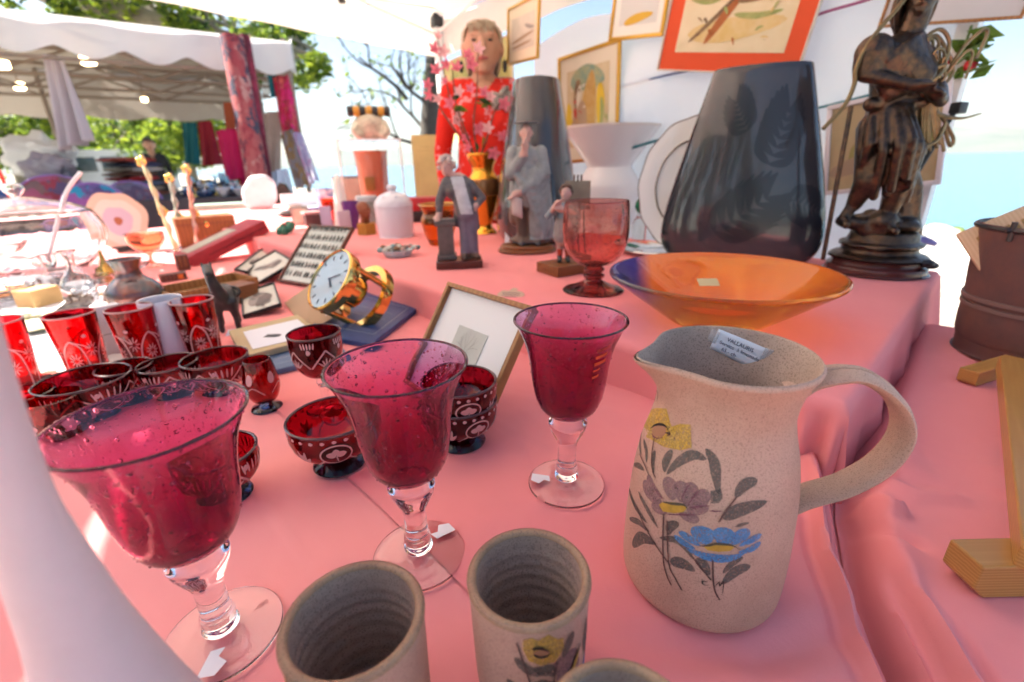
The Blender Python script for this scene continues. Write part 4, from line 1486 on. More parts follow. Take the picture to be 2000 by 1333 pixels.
b = MB()
b.grid(lambda u, v: lab(u, v), 10, 6)
label_o = b.build('price_label', m_paper, jug, smooth=60, thick=.0003)
for body, u0, v0, size in (('VALLAURIS', .50, .36, .0041), ('Service  \u00e0 limonade', .53, .60, .0039), ('65.- ch', .36, .86, .0041)):
    vs, fs = text_mesh(body, size)
    wl, hl = (lc[1] - lc[0]).length, (lc[3] - lc[0]).length
    b = MB()
    b.add([lab(u0 + x / wl, v0 - y / hl, .0005) for x, y, _ in vs], fs)
    b.build('lettering', m_ink, label_o, smooth=0)
b = MB()
b.grid(lambda u, v: lab(lerp(.93, 1.22, u), lerp(-.05, .42, v), .0005 - .004 * max(0, u - .3)), 6, 4)
b.build('tape', m_tape, jug, smooth=60, thick=.0002)
b = MB()
b.grid(lambda u, v: lab(lerp(-.12, .06, u), lerp(.1, .7, v), .0005), 4, 4)
b.build('tape', m_tape, jug, smooth=60, thick=.0002)


def tumbler(x, y, rz, label, r=.0375, h=.096, paint=True, seed=1):
    t = thing('tumbler', label, 'cup', (x, y, zL(x, y)), rz, 'stoneware lemonade tumblers')
    pr = smooth_prof([(r * .80, .0), (r * .88, .003), (r * .93, .02), (r * .95, h * .5), (r * .97, h * .85), (r * .985, h - .003)], 4)
    o = [(.0005, 0.)] + pr
    b = MB()
    b.lathe(o + [(r * .97, h - .0005)], 72)
    b.build('body', m_stone, t, smooth=60)
    b = MB()
    th = .0045
    rim = []
    for k in range(9):
        a = PI * k / 8
        rim.append((r * .985 - th / 2 + (th / 2 + .0006) * math.cos(a), h - .003 + .0028 * math.sin(a)))
    b.lathe(rim, 72)
    b.build('rim', m_rim, t, smooth=60)
    b = MB()
    ins = [(r * .985 - th, h - .003 - i * .0011) for i in range(80)]
    ins = [(rr * (1 - .04 * (1 - z / h)) + (0.00028 * math.sin(z * 620 + 1.1 * math.sin(z * 90))) * min(1, (h - z) / .03), z) for rr, z in ins if z > .008]
    b.lathe(ins + [(r * .7, .006), (.0005, .0065)], 72)
    b.build('inside', m_stone_in, t, smooth=60)
    if paint:
        rf = profile_r(pr)
        rnd = random.Random(seed)

        def st(col, w_, pts, kind='leaf', off=.0004):
            b = MB()
            wrap_leaf(b, rf, 0, w_, pts, off, kind, 10)
            b.build(PNAME[col], PAINT[col], t, smooth=80)
        fl = MB()
        wrap_poly(fl, rf, 0, [(-.30, .078), (-.52, .088), (-.40, .0895), (-.30, .087), (-.15, .0905), (.0, .084), (.1, .083), (.12, .074), (-.02, .066), (-.25, .066), (-.45, .071), (-.53, .08)], .0004)
        fl.build('painted_petal', PAINT['y'], t, smooth=80)
        st('o', .006, [(-.36, .078), (-.25, .0765), (-.12, .076)], 'brush', .0007)
        st('k', .0022, [(-.40, .081), (-.28, .0815), (-.14, .0775)], 'brush', .0010)
        st('k', .0018, [(-.38, .077), (-.25, .0738), (-.08, .0755)], 'brush', .0011)
        st('g', .0065, [(-.66, .072), (-.42, .062), (-.18, .058)])
        st('g', .006, [(-.38, .064), (-.25, .062), (-.15, .056)])
        st('g', .006, [(-.2, .066), (-.1, .060), (-.06, .054)])
        st('g', .007, [(.28, .083), (.20, .074), (.12, .066)])
        st('g', .008, [(-.45, .046), (-.25, .050), (-.06, .046)])
        st('g', .006, [(-.8, .052), (-.6, .044), (-.4, .036)])
        st('v', .02, [(.05, .052), (.2, .060), (.3, .068)])
        st('v', .02, [(.05, .045), (.28, .05), (.45, .056)])
        st('v', .018, [(.0, .04), (.12, .032), (.3, .028)])
        st('v', .016, [(-.05, .05), (-.2, .04), (-.3, .03)])
        st('k', .004, [(.22, .042), (.34, .052), (.48, .066)], 'brush', .001)
        st('Y', .003, [(.26, .044), (.38, .055), (.46, .062)], 'brush', .0012)
        st('b', .0008, [(-.62, .085), (-.5, .065), (-.3, .03), (-.25, .01)], 'stem', .0007)
        st('b', .0008, [(.0, .066), (-.05, .04), (.02, .008)], 'stem', .0007)
        st('g', .006, [(.72, .078), (.70, .06), (.78, .045)])
        st('g', .006, [(.95, .07), (.86, .055), (.88, .035)])
        st('B', .009, [(1.0, .05), (.9, .04), (.8, .03)])
        st('B', .009, [(.75, .04), (.8, .03), (.82, .018)])
        st('g', .006, [(1.25, .066), (1.1, .05), (1.05, .03)])
    return t


tumbler(.007, .211, math.atan2(-.211, .06) + .12, 'speckled stoneware tumbler with a yellow flower, middle of the three in front')
tumbler(-.091, .185, math.atan2(-.185, .091) - .85, 'speckled stoneware tumbler with toasted rim beside the clear foot of a goblet', .039)
tumbler(.045, .124, math.atan2(-.153, -.075), 'speckled stoneware tumbler cut off by the bottom edge in front of the jug', .0375, .093)

# ------------------------------------------------------------------ purple goblets
m_purple = glass('bubbled amethyst glass', (.5, .08, .25), bubbles=((140, .45), (300, .25)), wob=(24, .03), grad=(.082, .19, [(0., (.38, .035, .14)), (.3, (.48, .06, .21)), (.7, (.62, .14, .35)), (1., (.78, .40, .62))]), axis=2)
m_clear = glass('clear stem glass', (.97, .97, .98), wob=(25, .05))
m_tag = mat('small white sticker', (.78, .77, .80), .6)


m_bub = glass('air bubble skin', (.80, .42, .58))


def bubbles(t, rf, z0, z1, n, seed, m=None):
    """air bubbles standing proud in the glass wall"""
    rnd = random.Random(seed)
    b = MB()
    for _ in range(n):
        a, z = rnd.uniform(0, 2 * PI), lerp(z0, z1, rnd.random() ** 1.15)
        r = rnd.choice((.00045, .0006, .0006, .0008, .0011))
        rr = rf(z) - r * .25
        b.ball((rr * math.cos(a), rr * math.sin(a), z), (r, r, r * rnd.uniform(.8, 1.)), 8, 6)
    o = b.build('bubbles', m or m_bub, t)
    o['kind'] = 'stuff'


def goblet(x, y, rz, label, m_bowl=None, sticker=True, swirl=0):
    t = thing('goblet', label, 'goblet', (x, y, zL(x, y)), rz, 'amethyst goblets')
    out = smooth_prof([(.001, .0835), (.014, .0850), (.0255, .0925), (.0325, .106), (.0362, .125), (.0385, .145), (.0425, .163), (.0485, .178), (.0525, .1862)], 6)
    inn = smooth_prof([(.0528, .1872), (.0512, .1866), (.0470, .1775), (.0408, .163), (.0367, .145), (.0343, .125), (.0305, .1065), (.0235, .0945), (.0125, .0880), (.001, .0868)], 6)
    b = MB()
    b.lathe(out + inn, 72)
    b.build('bowl', m_bowl or m_purple, t, smooth=70)
    b = MB()
    b.lathe([(.0526 + .0011 * math.cos(k * PI / 4), .1868 + .0011 * math.sin(k * PI / 4)) for k in range(9)], 72)
    b.build('rim', glass('dark amethyst edge', (.20, .03, .14)), t)
    bubbles(t, profile_r(out[4:]), .092, .184, 230, int(abs(x) * 1000))
    b = MB()
    b.lathe(smooth_prof([(.001, .0834), (.012, .0845), (.0188, .0795), (.0194, .074), (.0160, .065), (.0122, .057), (.0100, .050), (.0096, .042), (.0098, .030), (.0100, .0255), (.0118, .0225), (.0114, .0185), (.0094, .0170), (.0120, .0140), (.0122, .0105), (.0085, .0075), (.0005, .0072)], 6), 40)
    b.build('stem', m_clear, t, smooth=60)
    b = MB()
    b.lathe(smooth_prof([(.0005, .0070), (.010, .0070), (.020, .0050), (.032, .0034), (.0396, .0030), (.0402, .0018), (.0394, .0004), (.030, .0004), (.0005, .0006)], 4), 72)
    b.build('foot', m_clear, t, smooth=60)
    if sticker:
        b = MB()
        b.prism([(.018, -.004), (.036, -.009), (.038, .002), (.030, .008), (.024, .002), (.018, .005)], .0072, .0075, T=Matrix.Rotation(R(30), 4, 'Z'))
        b.build('sticker', m_tag, t, smooth=0)
    return t


goblet(-.221, .248, R(-100), 'amethyst bubbled glass goblet nearest the left edge, on a clear knobbed stem')
goblet(-.087, .320, R(20), 'amethyst bubbled glass goblet standing in front of the clover-etched red bowl')
g3 = goblet(.055, .411, R(150), 'amethyst bubbled glass goblet nearest the stoneware jug, in front of the amber bowl')

b = MB()
_rf = lambda z: lerp(.0385, .0425, (z - .145) / .018) if z > .145 else lerp(.0362, .0385, (z - .125) / .02)
_a3 = math.atan2(-.411, -.055) - R(150) + .72
for _z, _w in ((.170, .0035), (.163, .003), (.156, .0035), (.149, .002), (.142, .0025)):
    wrap_leaf(b, _rf, _a3, _w, [(-.16, _z), (0, _z + .001), (.15 if _z > .15 else -.02, _z + .002)], .0006, 'stem', 8)
b.build('price_sticker', mat('orange price sticker', (.72, .10, .03), .6), g3, smooth=60)

# ------------------------------------------------------------------ ruby cut glass
m_ruby = glass('ruby flashed glass', (.50, .008, .02), wob=(18, .05))
m_rubydark = glass('deep ruby glass', (.36, .005, .016), wob=(18, .05))
m_cut = mat('frosted cut in ruby glass', (.78, .50, .50), .35, trans=.35)
m_smoke = glass('dark foot glass', (.04, .06, .13))


def cut_strokes(t, rf, items, off=.0004):
    for nm, w_, pts, kind in items:
        b = MB()
        wrap_leaf(b, rf, 0, w_, pts, off, kind, 10)
        b.build(nm, m_cut, t, smooth=80)


def star(a0, z0, ra, rz_, n=10, w_=.0016, r=.034):
    return [('cut_ray', w_, [(a0 + math.cos(2 * PI * k / n) * ra * .25 / r, z0 + math.sin(2 * PI * k / n) * rz_ * .25), (a0 + math.cos(2 * PI * k / n) * ra / r, z0 + math.sin(2 * PI * k / n) * rz_)], 'leaf') for k in range(n)]


def red_tumbler(x, y, rz, label, h=.113, r=.034):
    t = thing('tumbler', label, 'glass', (x, y, zL(x, y)), rz, 'ruby cut glass tumblers')
    out = [(.0005, .0), (r * .72, .0), (r * .77, .003), (r, h)]
    inn = [(r * .995, h + .0008), (r - .0022, h), (r * .77 - .0022, .012), (.0005, .010)]
    b = MB()
    b.lathe(out + inn, 48)
    b.build('body', m_ruby, t, smooth=35)
    b = MB()
    b.lathe([(r + .0003, h - .0012), (r + .0005, h + .0006), (r - .001, h + .0016), (r - .0024, h + .0006), (r - .0022, h - .0012)], 48)
    b.build('rim', mat('pale ground rim', (.62, .42, .42), .3, trans=.5), t)
    rf = profile_r([(r * .77, .003), (r, h)])
    items = []
    for k in range(4):
        a = k * PI / 2
        items += [('cut_arc', .0024, [(a - .62, .006), (a - .52, .045), (a - .25, .066), (a, .074)], 'stem'),
                  ('cut_arc', .0024, [(a, .074), (a + .35, .060), (a + .50, .03), (a + .52, .006)], 'stem'),
                  ('cut_arc', .0018, [(a, .074), (a + .4, .066), (a + .75, .058)], 'stem')]
        items += star(a - .02, .040, .011, .013, 10, .0017, r)
        items += star(a + .78, .056, .010, .014, 9, .0016, r)
        items += [('cut_dot', .006, [(a + .62, .077), (a + .62, .083)], 'leaf')]
    cut_strokes(t, rf, items)
    return t


def bowl(x, y, rz, label, r=.05, h=.062, foot=.026, z=None, m=None, style='fan', footm=None, grp='ruby cut glass bowls', clover=False):
    t = thing('bowl', label, 'bowl', (x, y, zL(x, y) if z is None else z), rz, grp)
    fh = h * .22
    pr = smooth_prof([(foot * .55, fh), (r * .62, fh + h * .07), (r * .88, fh + h * .26), (r * .985, fh + h * .5), (r, h)], 5)
    inn = [(p[0] - .0025, p[1] + .0022) for p in reversed(pr)]
    inn[0] = (r - .0022, h)
    inn[-1] = (.0005, fh + .004)
    b = MB()
    b.lathe([(.0005, fh)] + pr + [(r - .001, h + .001)] + inn, 56)
    b.build('body', m or m_rubydark, t, smooth=50)
    b = MB()
    b.lathe([(r + .0003, h - .0012), (r + .0005, h + .0006), (r - .001, h + .0017), (r - .0025, h + .0006), (r - .0022, h - .0012)], 56)
    b.build('rim', mat('ground rim', (.17, .09, .10), .2, trans=.4), t)
    b = MB()
    b.lathe([(.0005, fh + .0012), (foot * .50, fh + .001), (foot * .62, fh * .7), (foot * .95, fh * .3), (foot, 0.001), (foot * .98, 0.0), (.0005, .0)], 40)
    b.build('foot', footm or m_smoke, t, smooth=50)
    rf = profile_r(pr)
    items = []
    if clover:
        n = 26
        for k in range(n):
            a = 2 * PI * k / n
            items.append(('cut_dot', .0040, [(a - .05, h - .0055), (a + .05, h - .0055)], 'brush'))
        for k in range(4):
            a = k * PI / 2
            ring = [(a + .34 * math.cos(t_ / 12 * 2 * PI), h * .64 + h * .20 * math.sin(t_ / 12 * 2 * PI)) for t_ in range(13)]
            items.append(('cut_loop', .0018, ring, 'stem'))
            items.append(('cut_loop', .0018, [(a - .30, h * .52), (a - .55, h * .36), (a - .62, h * .24)], 'stem'))
            items.append(('cut_loop', .0018, [(a + .30, h * .52), (a + .55, h * .36), (a + .62, h * .24)], 'stem'))
            items.append(('cut_line', .0014, [(a + .02, h * .49), (a, h * .62)], 'stem'))
            for ang in (1.57, .2, 2.94):
                items.append(('cut_leaf', .0075, [(a, h * .64), (a + .22 * math.cos(ang), h * .64 + h * .13 * math.sin(ang))], 'leaf'))
            for q in range(5):
                items.append(('cut_leaf', .004, [(a + .78, h * .42), (a + .78 + (q - 2) * .10, h * (.60 + .10 * (q % 2) + .03 * (2 - abs(q - 2))))], 'leaf'))
    else:
        n = 5
        for k in range(n):
            a = 2 * PI * k / n
            w_ = PI / n
            items += [('cut_line', .0022, [(a - w_, h * .38), (a - w_ * .5, h * .60), (a, h * .84)], 'stem'),
                      ('cut_line', .0022, [(a, h * .84), (a + w_ * .5, h * .60), (a + w_, h * .38)], 'stem')]
            for q in range(5):
                items.append(('cut_ray', .0024, [(a + (q - 2) * .03, h * .42), (a + (q - 2) * w_ * .26, h * (.66 - .05 * abs(q - 2)))], 'leaf'))
                items.append(('cut_ray', .0022, [(a + w_ + (q - 2) * w_ * .20, h * .66), (a + w_ + (q - 2) * w_ * .26, h * .90)], 'leaf'))
            items.append(('cut_dot', .007, [(a + w_ * .55, h * .80), (a + w_ * .75, h * .80)], 'leaf'))
    cut_strokes(t, rf, items)
    return t


for px_, lb, rz in (((-.719, .724), 'tall ruby cut-glass tumbler, left of the three clear of the frame edge', .4), ((-.643, .752), 'tall ruby cut-glass tumbler, middle one, in front of the white mug', 1.2), ((-.564, .793), 'tall ruby cut-glass tumbler nearest the dark animal figurine', 2.1), ((-.806, .690), 'tall ruby cut-glass tumbler cut off by the left edge, half hidden by the pale stand', .9)):
    red_tumbler(px_[0], px_[1], rz, lb)
bowl((-0.596, 0.586, 0.750)[0], (-0.596, 0.586, 0.750)[1], .2, 'ruby cut-glass bowl behind the leftmost goblet, below the left tumbler', .054, .060)
bowl((-0.586, 0.643, 0.750)[0], (-0.586, 0.643, 0.750)[1], .8, 'small dark ruby bowl tucked behind another bowl, below the middle tumbler', .036, .052)
bowl((-0.524, 0.649, 0.750)[0], (-0.524, 0.649, 0.750)[1], .3, 'ruby bowl half hidden behind the rim of the leftmost goblet', .040, .054)
bowl((-0.454, 0.654, 0.750)[0], (-0.454, 0.654, 0.750)[1], 1.0, 'ruby cut-glass bowl with fan cuts, in front of the tall tumbler by the animal figurine', .046, .060)
bowl((-0.205, 0.459, 0.750)[0], (-0.205, 0.459, 0.750)[1], -1.2, 'ruby bowl etched with clover loops and dots, on a dark blue foot', .049, .062, .030, clover=True)
bowl((-0.310, 0.408, 0.750)[0], (-0.310, 0.408, 0.750)[1], .5, 'small ruby bowl mostly hidden behind the leftmost goblet', .040, .055)
sx, sy = (-0.066, 0.499, 0.750)[:2]
bowl(sx, sy, .6, 'ruby clover-etched bowl, lower one of the stacked pair', .046, .058, .030, clover=True)
bowl(sx + .002, sy - .001, 1.9, 'ruby clover-etched bowl, upper one of the stacked pair, nested in another', .0445, .058, .020, z=zL(sx, sy) + .026, clover=True)
for (q, lb) in (((-0.642, 0.547, 0.750), 'small ruby cup etched with a white flower, at the left edge'), ((-0.596, 0.535, 0.750), 'small ruby cup etched with petals, second from the left edge')):
    t = thing('cup', lb, 'cup', (q[0], q[1], zL(q[0], q[1])), .4, 'small ruby cups')
    b = MB()
    pr = smooth_prof([(.022, .0), (.030, .008), (.034, .03), (.032, .058)], 4)
    b.lathe([(.0005, 0)] + pr + [(p[0] - .002, p[1] + .001) for p in reversed(pr)] + [(.0005, .004)], 40)
    b.build('body', m_ruby, t, smooth=50)
    rf = profile_r(pr)
    it = []
    for a in range(0, 6):
        for k in range(5):
            aa = 2 * PI * k / 5
            it.append(('cut_petal', .008, [(a * PI / 3, .03), (a * PI / 3 + math.cos(aa) * .3, .03 + math.sin(aa) * .011)], 'leaf'))
    cut_strokes(t, rf, it)

# ruby wine glass on a clear stem, small ruby footed cup
q = (-0.267, 0.589, 0.750)
t = thing('wine_glass', 'ruby cut-glass wine glass with clear stem, left of the middle goblet', 'glass', (q[0], q[1], zL(q[0], q[1])), .4)
pr = smooth_prof([(.004, .052), (.018, .056), (.029, .070), (.0335, .090), (.0345, .116)], 5)
b = MB()
b.lathe([(.0005, .052)] + pr + [(p[0] - .002, p[1] + .0012) for p in reversed(pr)] + [(.0005, .056)], 48)
b.build('bowl', m_rubydark, t, smooth=50)
b = MB()
b.lathe([(.0347, .1152), (.0350, .1168), (.0335, .1180), (.0324, .1168), (.0326, .115)], 48)
b.build('rim', mat('ground rim'), t)
b = MB()
b.lathe(smooth_prof([(.0005, .053), (.006, .051), (.0085, .044), (.0060, .036), (.0050, .02), (.0065, .008), (.026, .003), (.0285, .0015), (.028, .0), (.0005, .0)], 5), 40)
b.build('stem', m_clear, t, smooth=50)
rf = profile_r(pr)
it = []
for k in range(5):
    a = 2 * PI * k / 5
    it += [('cut_line', .002, [(a - .6, .076), (a - .3, .088), (a, .100)], 'stem'), ('cut_line', .002, [(a, .100), (a + .3, .088), (a + .6, .076)], 'stem'), ('cut_dot', .007, [(a + .55, .1), (a + .72, .1)], 'leaf')]
    it += [('cut_ray', .002, [(a + (i - 2) * .03, .076), (a + (i - 2) * .16, .090 - .003 * abs(i - 2))], 'leaf') for i in range(5)]
    it += [('cut_ray', .002, [(a + .63 + (i - 2) * .1, .104), (a + .63 + (i - 2) * .12, .113)], 'leaf') for i in range(5)]
cut_strokes(t, rf, it)
q = (-0.360, 0.601, 0.750)
t = thing('footed_cup', 'small rounded ruby cup on a dark foot, right of the fan-cut bowl', 'cup', (q[0], q[1], zL(q[0], q[1])), .4)
pr = smooth_prof([(.006, .010), (.017, .016), (.0235, .036), (.0215, .060), (.0180, .076)], 5)
b = MB()
b.lathe([(.0005, .010)] + pr + [(p[0] - .0018, p[1] + .001) for p in reversed(pr)] + [(.0005, .013)], 40)
b.build('body', m_ruby, t, smooth=50)
b = MB()
b.lathe([(.0005, .0105), (.006, .0102), (.010, .006), (.020, .003), (.0215, .0), (.0005, .0)], 36)
b.build('foot', m_smoke, t, smooth=50)
cut_strokes(t, profile_r(pr), [('cut_leaf', .009, [(a, .045), (a + .12, .062)], 'leaf') for a in (-2.2, -.9, .6, 2.)] + [('cut_line', .0012, [(a, .03), (a + .6, .042), (a + 1.2, .030)], 'stem') for a in (-2.6, -1., .9)])

# ------------------------------------------------------------------ pale stand close to the lens at the left
q = (-0.177, 0.134, 0.750)
t = thing('candlestick', 'blurred pale off-white candlestick with flared foot, very close at the left edge', 'candlestick', (q[0], q[1], zL(q[0], q[1])))
b = MB()
b.lathe(smooth_prof([(.0005, .0), (.050, .0), (.052, .004), (.047, .014), (.038, .045), (.0295, .085), (.0222, .122), (.0165, .155), (.0135, .182), (.0108, .213), (.0119, .244), (.0142, .272), (.0165, .29), (.021, .305), (.023, .312), (.019, .314), (.013, .30), (.0005, .298)], 6), 56)
b.build('column', mat('matte off white ceramic', (.70, .58, .58), .75, var=(30, .4), col2=(.58, .49, .48)), t, smooth=60)

# ------------------------------------------------------------------ pictures
m_gold = mat('gilt frame', (.52, .30, .05), .35, metal=.7, bump=(60, .3, .002))
m_oak = wood('oak frame wood', (.36, .17, .055), (.27, .115, .035), (30, 30, 90))
m_darkwood = wood('dark frame wood', (.16, .055, .03), (.09, .03, .018), (30, 30, 90))
m_blackwood = mat('black frame', (.015, .014, .014), .4)
m_mount = mat('cream picture mount', (.66, .61, .50), .85)
m_mountw = mat('white picture mount', (.74, .75, .72), .85)
m_pane = glass('picture glass', (1, 1, 1), 0., 1.12)


def stroke2(b, w_, pts, z, kind='leaf', n=12):
    P3 = curve_pts([(p[0], p[1], 0) for p in pts], max(2, n // max(1, len(pts) - 1)))
    N = len(P3)
    Lp, Rp = [], []
    for i, p in enumerate(P3):
        q0, q1 = P3[max(i - 1, 0)], P3[min(i + 1, N - 1)]
        dx, dy = q1.x - q0.x, q1.y - q0.y
        l = math.hypot(dx, dy) or 1e-9
        t = i / (N - 1)
        k = (math.sin(PI * t ** .85) ** .75 if kind == 'leaf' else 1.) * .5 + .02
        Lp.append((p.x - dy / l * w_ * k, p.y + dx / l * w_ * k, z))
        Rp.append((p.x + dy / l * w_ * k, p.y - dx / l * w_ * k, z))
    b.add(Lp + Rp, [(i, i + 1, N + i + 1, N + i) for i in range(N - 1)])


def picture(name, label, corners, fw, mframe, mount=None, mmount=None, art=None, ground=None, cat='picture', depth=.012, nlines=26):
    """corners tl, tr, br, bl in the world; art = [(part name, material, width, points in 0..1 of the print)]"""
    tl, tr, br, bl = [Vector(c) for c in corners]
    u = ((tr - tl) + (br - bl)) / 2
    v = ((tl - bl) + (tr - br)) / 2
    wd, ht = u.length, v.length
    u = u.normalized()
    v = (v - u * v.dot(u)).normalized()
    n = u.cross(v)
    c = (tl + tr + br + bl) / 4
    o = thing(name, label, cat)
    o.matrix_world = Matrix((
        (u.x, v.x, n.x, c.x), (u.y, v.y, n.y, c.y), (u.z, v.z, n.z, c.z), (0, 0, 0, 1)))
    for k in range(4):
        b = MB()
        if k < 2:
            s = 1 if k == 0 else -1
            b.box((0, s * (ht / 2 - fw / 2), 0), (wd, fw, depth), bev=min(.002, fw * .2))
        else:
            s = 1 if k == 2 else -1
            b.box((s * (wd / 2 - fw / 2), 0, 0), (fw, ht - 2 * fw, depth * .98), bev=min(.002, fw * .2))
        b.build('frame_moulding', mframe, o, smooth=30)
    iw, ih = wd - 2 * fw + .002, ht - 2 * fw + .002
    b = MB()
    b.box((0, 0, -depth * .25), (iw, ih, depth * .3))
    b.build('mount' if mount else 'print', mmount or ground, o, smooth=0)
    z = -depth * .1 + .0006
    if mount:
        iw, ih = iw - 2 * mount[0], ih - 2 * mount[1]
        b = MB()
        b.box((0, 0, z), (iw, ih, .0008))
        pr = b.build('print', ground, o, smooth=0)
        z += .0008
    else:
        pr = o
    art = list(art or [])
    if len(art) > 4 and nlines:
        rnd = random.Random(int(wd * 9999))
        base = [a for a in art]
        for _ in range(nlines):
            nm, m_, w_, pts = rnd.choice(base)
            p = rnd.choice(pts)
            x_, y_, an = p[0] + rnd.gauss(0, .10), p[1] + rnd.gauss(0, .07), rnd.uniform(-1.2, 1.2)
            l_ = rnd.uniform(.04, .12)
            if .04 < x_ < .96 and .04 < y_ < .96:
                art.append((nm, m_, rnd.uniform(.012, .035), [(min(.98, max(.02, x_ - l_ * math.cos(an) * .5)), min(.98, max(.02, y_ - l_ * math.sin(an) * .5))), (x_, y_ + .01), (min(.98, max(.02, x_ + l_ * math.cos(an) * .5)), min(.98, max(.02, y_ + l_ * math.sin(an) * .5)))]))
    for k, (nm, m_, w_, pts) in enumerate(art):
        b = MB()
        q = [((p[0] - .5) * iw, (p[1] - .5) * ih) for p in pts]
        stroke2(b, w_ * ih, q, z + .0003 + .00012 * k)
        b.build(nm, m_, pr, smooth=0)
    return o


def C(name, col, rough=.8, **k):
    return mat(name, col, rough, **k)


ochre, rust, umber, green_p, teal_p, redp, yell = C('ochre paint', (.42, .24, .06), var=(25, .8), col2=(.5, .36, .16)), C('rust paint', (.36, .12, .04)), C('umber paint', (.12, .075, .05), var=(30, .8), col2=(.3, .2, .1)), C('green paint', (.24, .30, .10), var=(25, .8), col2=(.4, .38, .16)), C('teal paint', (.16, .28, .24), var=(25, .9), col2=(.4, .38, .2)), C('red paint', (.42, .05, .03)), C('yellow paint', (.60, .42, .04))
pale_gr, sepia = C('pale green wash', (.50, .52, .42)), C('sepia wash', (.34, .24, .16))
# bird picture, small landscape, red-matted landscape and others, all hung on the back wall
picture('framed_picture', 'gilt framed watercolour of two parrots on a trunk, hung on the white sheet', [(0.240, 2.446, 1.540), (0.458, 2.140, 1.510), (0.469, 2.124, 1.100), (0.251, 2.431, 1.044)], .014, m_gold, (.045, .055), m_mount,
        [('painted_foliage', teal_p, .30, [(.1, .82), (.5, .88), (.9, .80)]), ('painted_trunk', ochre, .30, [(.55, .0), (.52, .4), (.62, .95)]), ('painted_trunk', sepia, .30, [(.30, .0), (.32, .3), (.40, .6)]), ('painted_bird', umber, .12, [(.30, .88), (.26, .7), (.22, .5)]), ('painted_bird', C('pale bird paint', (.6, .55, .45)), .08, [(.34, .8), (.30, .65), (.27, .5)]), ('painted_bird', redp, .06, [(.2, .52), (.22, .45), (.24, .38)]), ('painted_bird', yell, .15, [(.80, .78), (.82, .5), (.80, .2)]), ('painted_bird', green_p, .07, [(.84, .6), (.86, .4), (.82, .18)]), ('painted_leaf', yell, .12, [(.05, .6), (.06, .35), (.02, .15)])],
        C('bird picture paper', (.55, .47, .32), var=(12, .6), col2=(.45, .33, .18)))
picture('framed_picture', 'small gilt framed drawing hung at an angle beside the woman', [(0.010, 2.450, 1.718), (0.137, 2.150, 1.684), (0.133, 2.150, 1.471), (0.014, 2.450, 1.490)], .010, m_gold, (.035, .04), C('warm cream mount', (.70, .60, .46)),
        [('drawn_line', sepia, .10, [(.0, .25), (.5, .35), (1., .45)]), ('drawn_line', C('grey wash', (.3, .28, .26)), .12, [(.6, .7), (.8, .6), (1, .55)]), ('drawn_line', sepia, .08, [(0, .1), (.5, .15), (.9, .2)])], C('drawing paper', (.62, .56, .48), var=(9, .5), col2=(.42, .36, .30)))
picture('framed_picture', 'gilt framed print with an ochre bar, cut off at the top edge', [(0.423, 2.180, 1.837), (0.575, 1.965, 1.787), (0.593, 1.941, 1.503), (0.437, 2.160, 1.517)], .013, m_gold, (.03, .035), m_mountw,
        [('drawn_bar', C('ochre bar', (.6, .38, .05)), .14, [(.15, .03), (.5, .10), (.9, .14)])], C('cool print paper', (.58, .60, .60)))
picture('framed_picture', 'landscape in a wide orange-red mount with thin pale frame, partly behind the big dark vase', [(0.583, 1.946, 1.821), (0.878, 1.531, 1.665), (0.885, 1.521, 1.327), (0.586, 1.942, 1.350)], .005, C('thin pale frame', (.62, .55, .48)), (.058, .055), C('orange red mount', (.62, .075, .022)),
        [('painted_field', ochre, .34, [(.25, .62), (.6, .72), (1., .70)]), ('painted_field', C('gold wash', (.58, .42, .16), var=(15, .9), col2=(.62, .5, .3)), .22, [(.1, .18), (.5, .22), (.95, .3)]), ('painted_bank', green_p, .10, [(.05, .55), (.25, .52), (.45, .58)]), ('painted_path', rust, .10, [(.28, .08), (.45, .42), (.62, .72)]), ('painted_path', umber, .05, [(.12, .10), (.3, .3), (.55, .62)]), ('painted_ridge', umber, .08, [(.5, .48), (.7, .52), (.95, .60)]), ('painted_ridge', green_p, .06, [(.5, .36), (.7, .34), (.9, .38)])],
        C('landscape paper', (.66, .58, .42), var=(7, .5), col2=(.58, .46, .26)))
picture('framed_picture', 'tan landscape painting in white mount behind the legs of the bronze statue', [(0.913, 1.481, 1.226), (1.076, 1.253, 1.227), (1.091, 1.231, 1.021), (0.946, 1.435, 0.947)], .012, C('pale lilac frame', (.66, .60, .62)), None, None,
        [('painted_field', C('olive field', (.28, .24, .08)), .5, [(.2, .35), (.6, .45), (1., .5)]), ('painted_field', sepia, .2, [(0, .2), (.4, .3), (.8, .2)])], C('tan field paint', (.45, .33, .19), var=(10, .5), col2=(.33, .27, .14)))
picture('framed_picture', 'grey picture in thin brown wooden frame at the top right corner', [(0.952, 1.409, 1.581), (1.116, 1.179, 1.534), (1.136, 1.150, 1.350), (0.985, 1.363, 1.377)], .006, m_oak, None, None, None, C('grey paper', (.56, .56, .58), var=(4, .2)))
picture('landscape_painting', 'yellow green landscape painting hanging behind the woman in red', [(-0.371, 3.340, 1.685), (0.043, 2.759, 1.680), (0.034, 2.770, 1.242), (-0.413, 3.400, 1.194)], .006, C('pale frame', (.6, .55, .42)), None, None,
        [('painted_tree', green_p, .4, [(.1, .8), (.3, .7), (.4, .4)]), ('painted_tree', C('moss paint', (.3, .3, .1)), .5, [(.7, .9), (.8, .6), (.9, .2)])], C('yellow green paint', (.50, .47, .22), var=(8, .6), col2=(.33, .36, .13)))

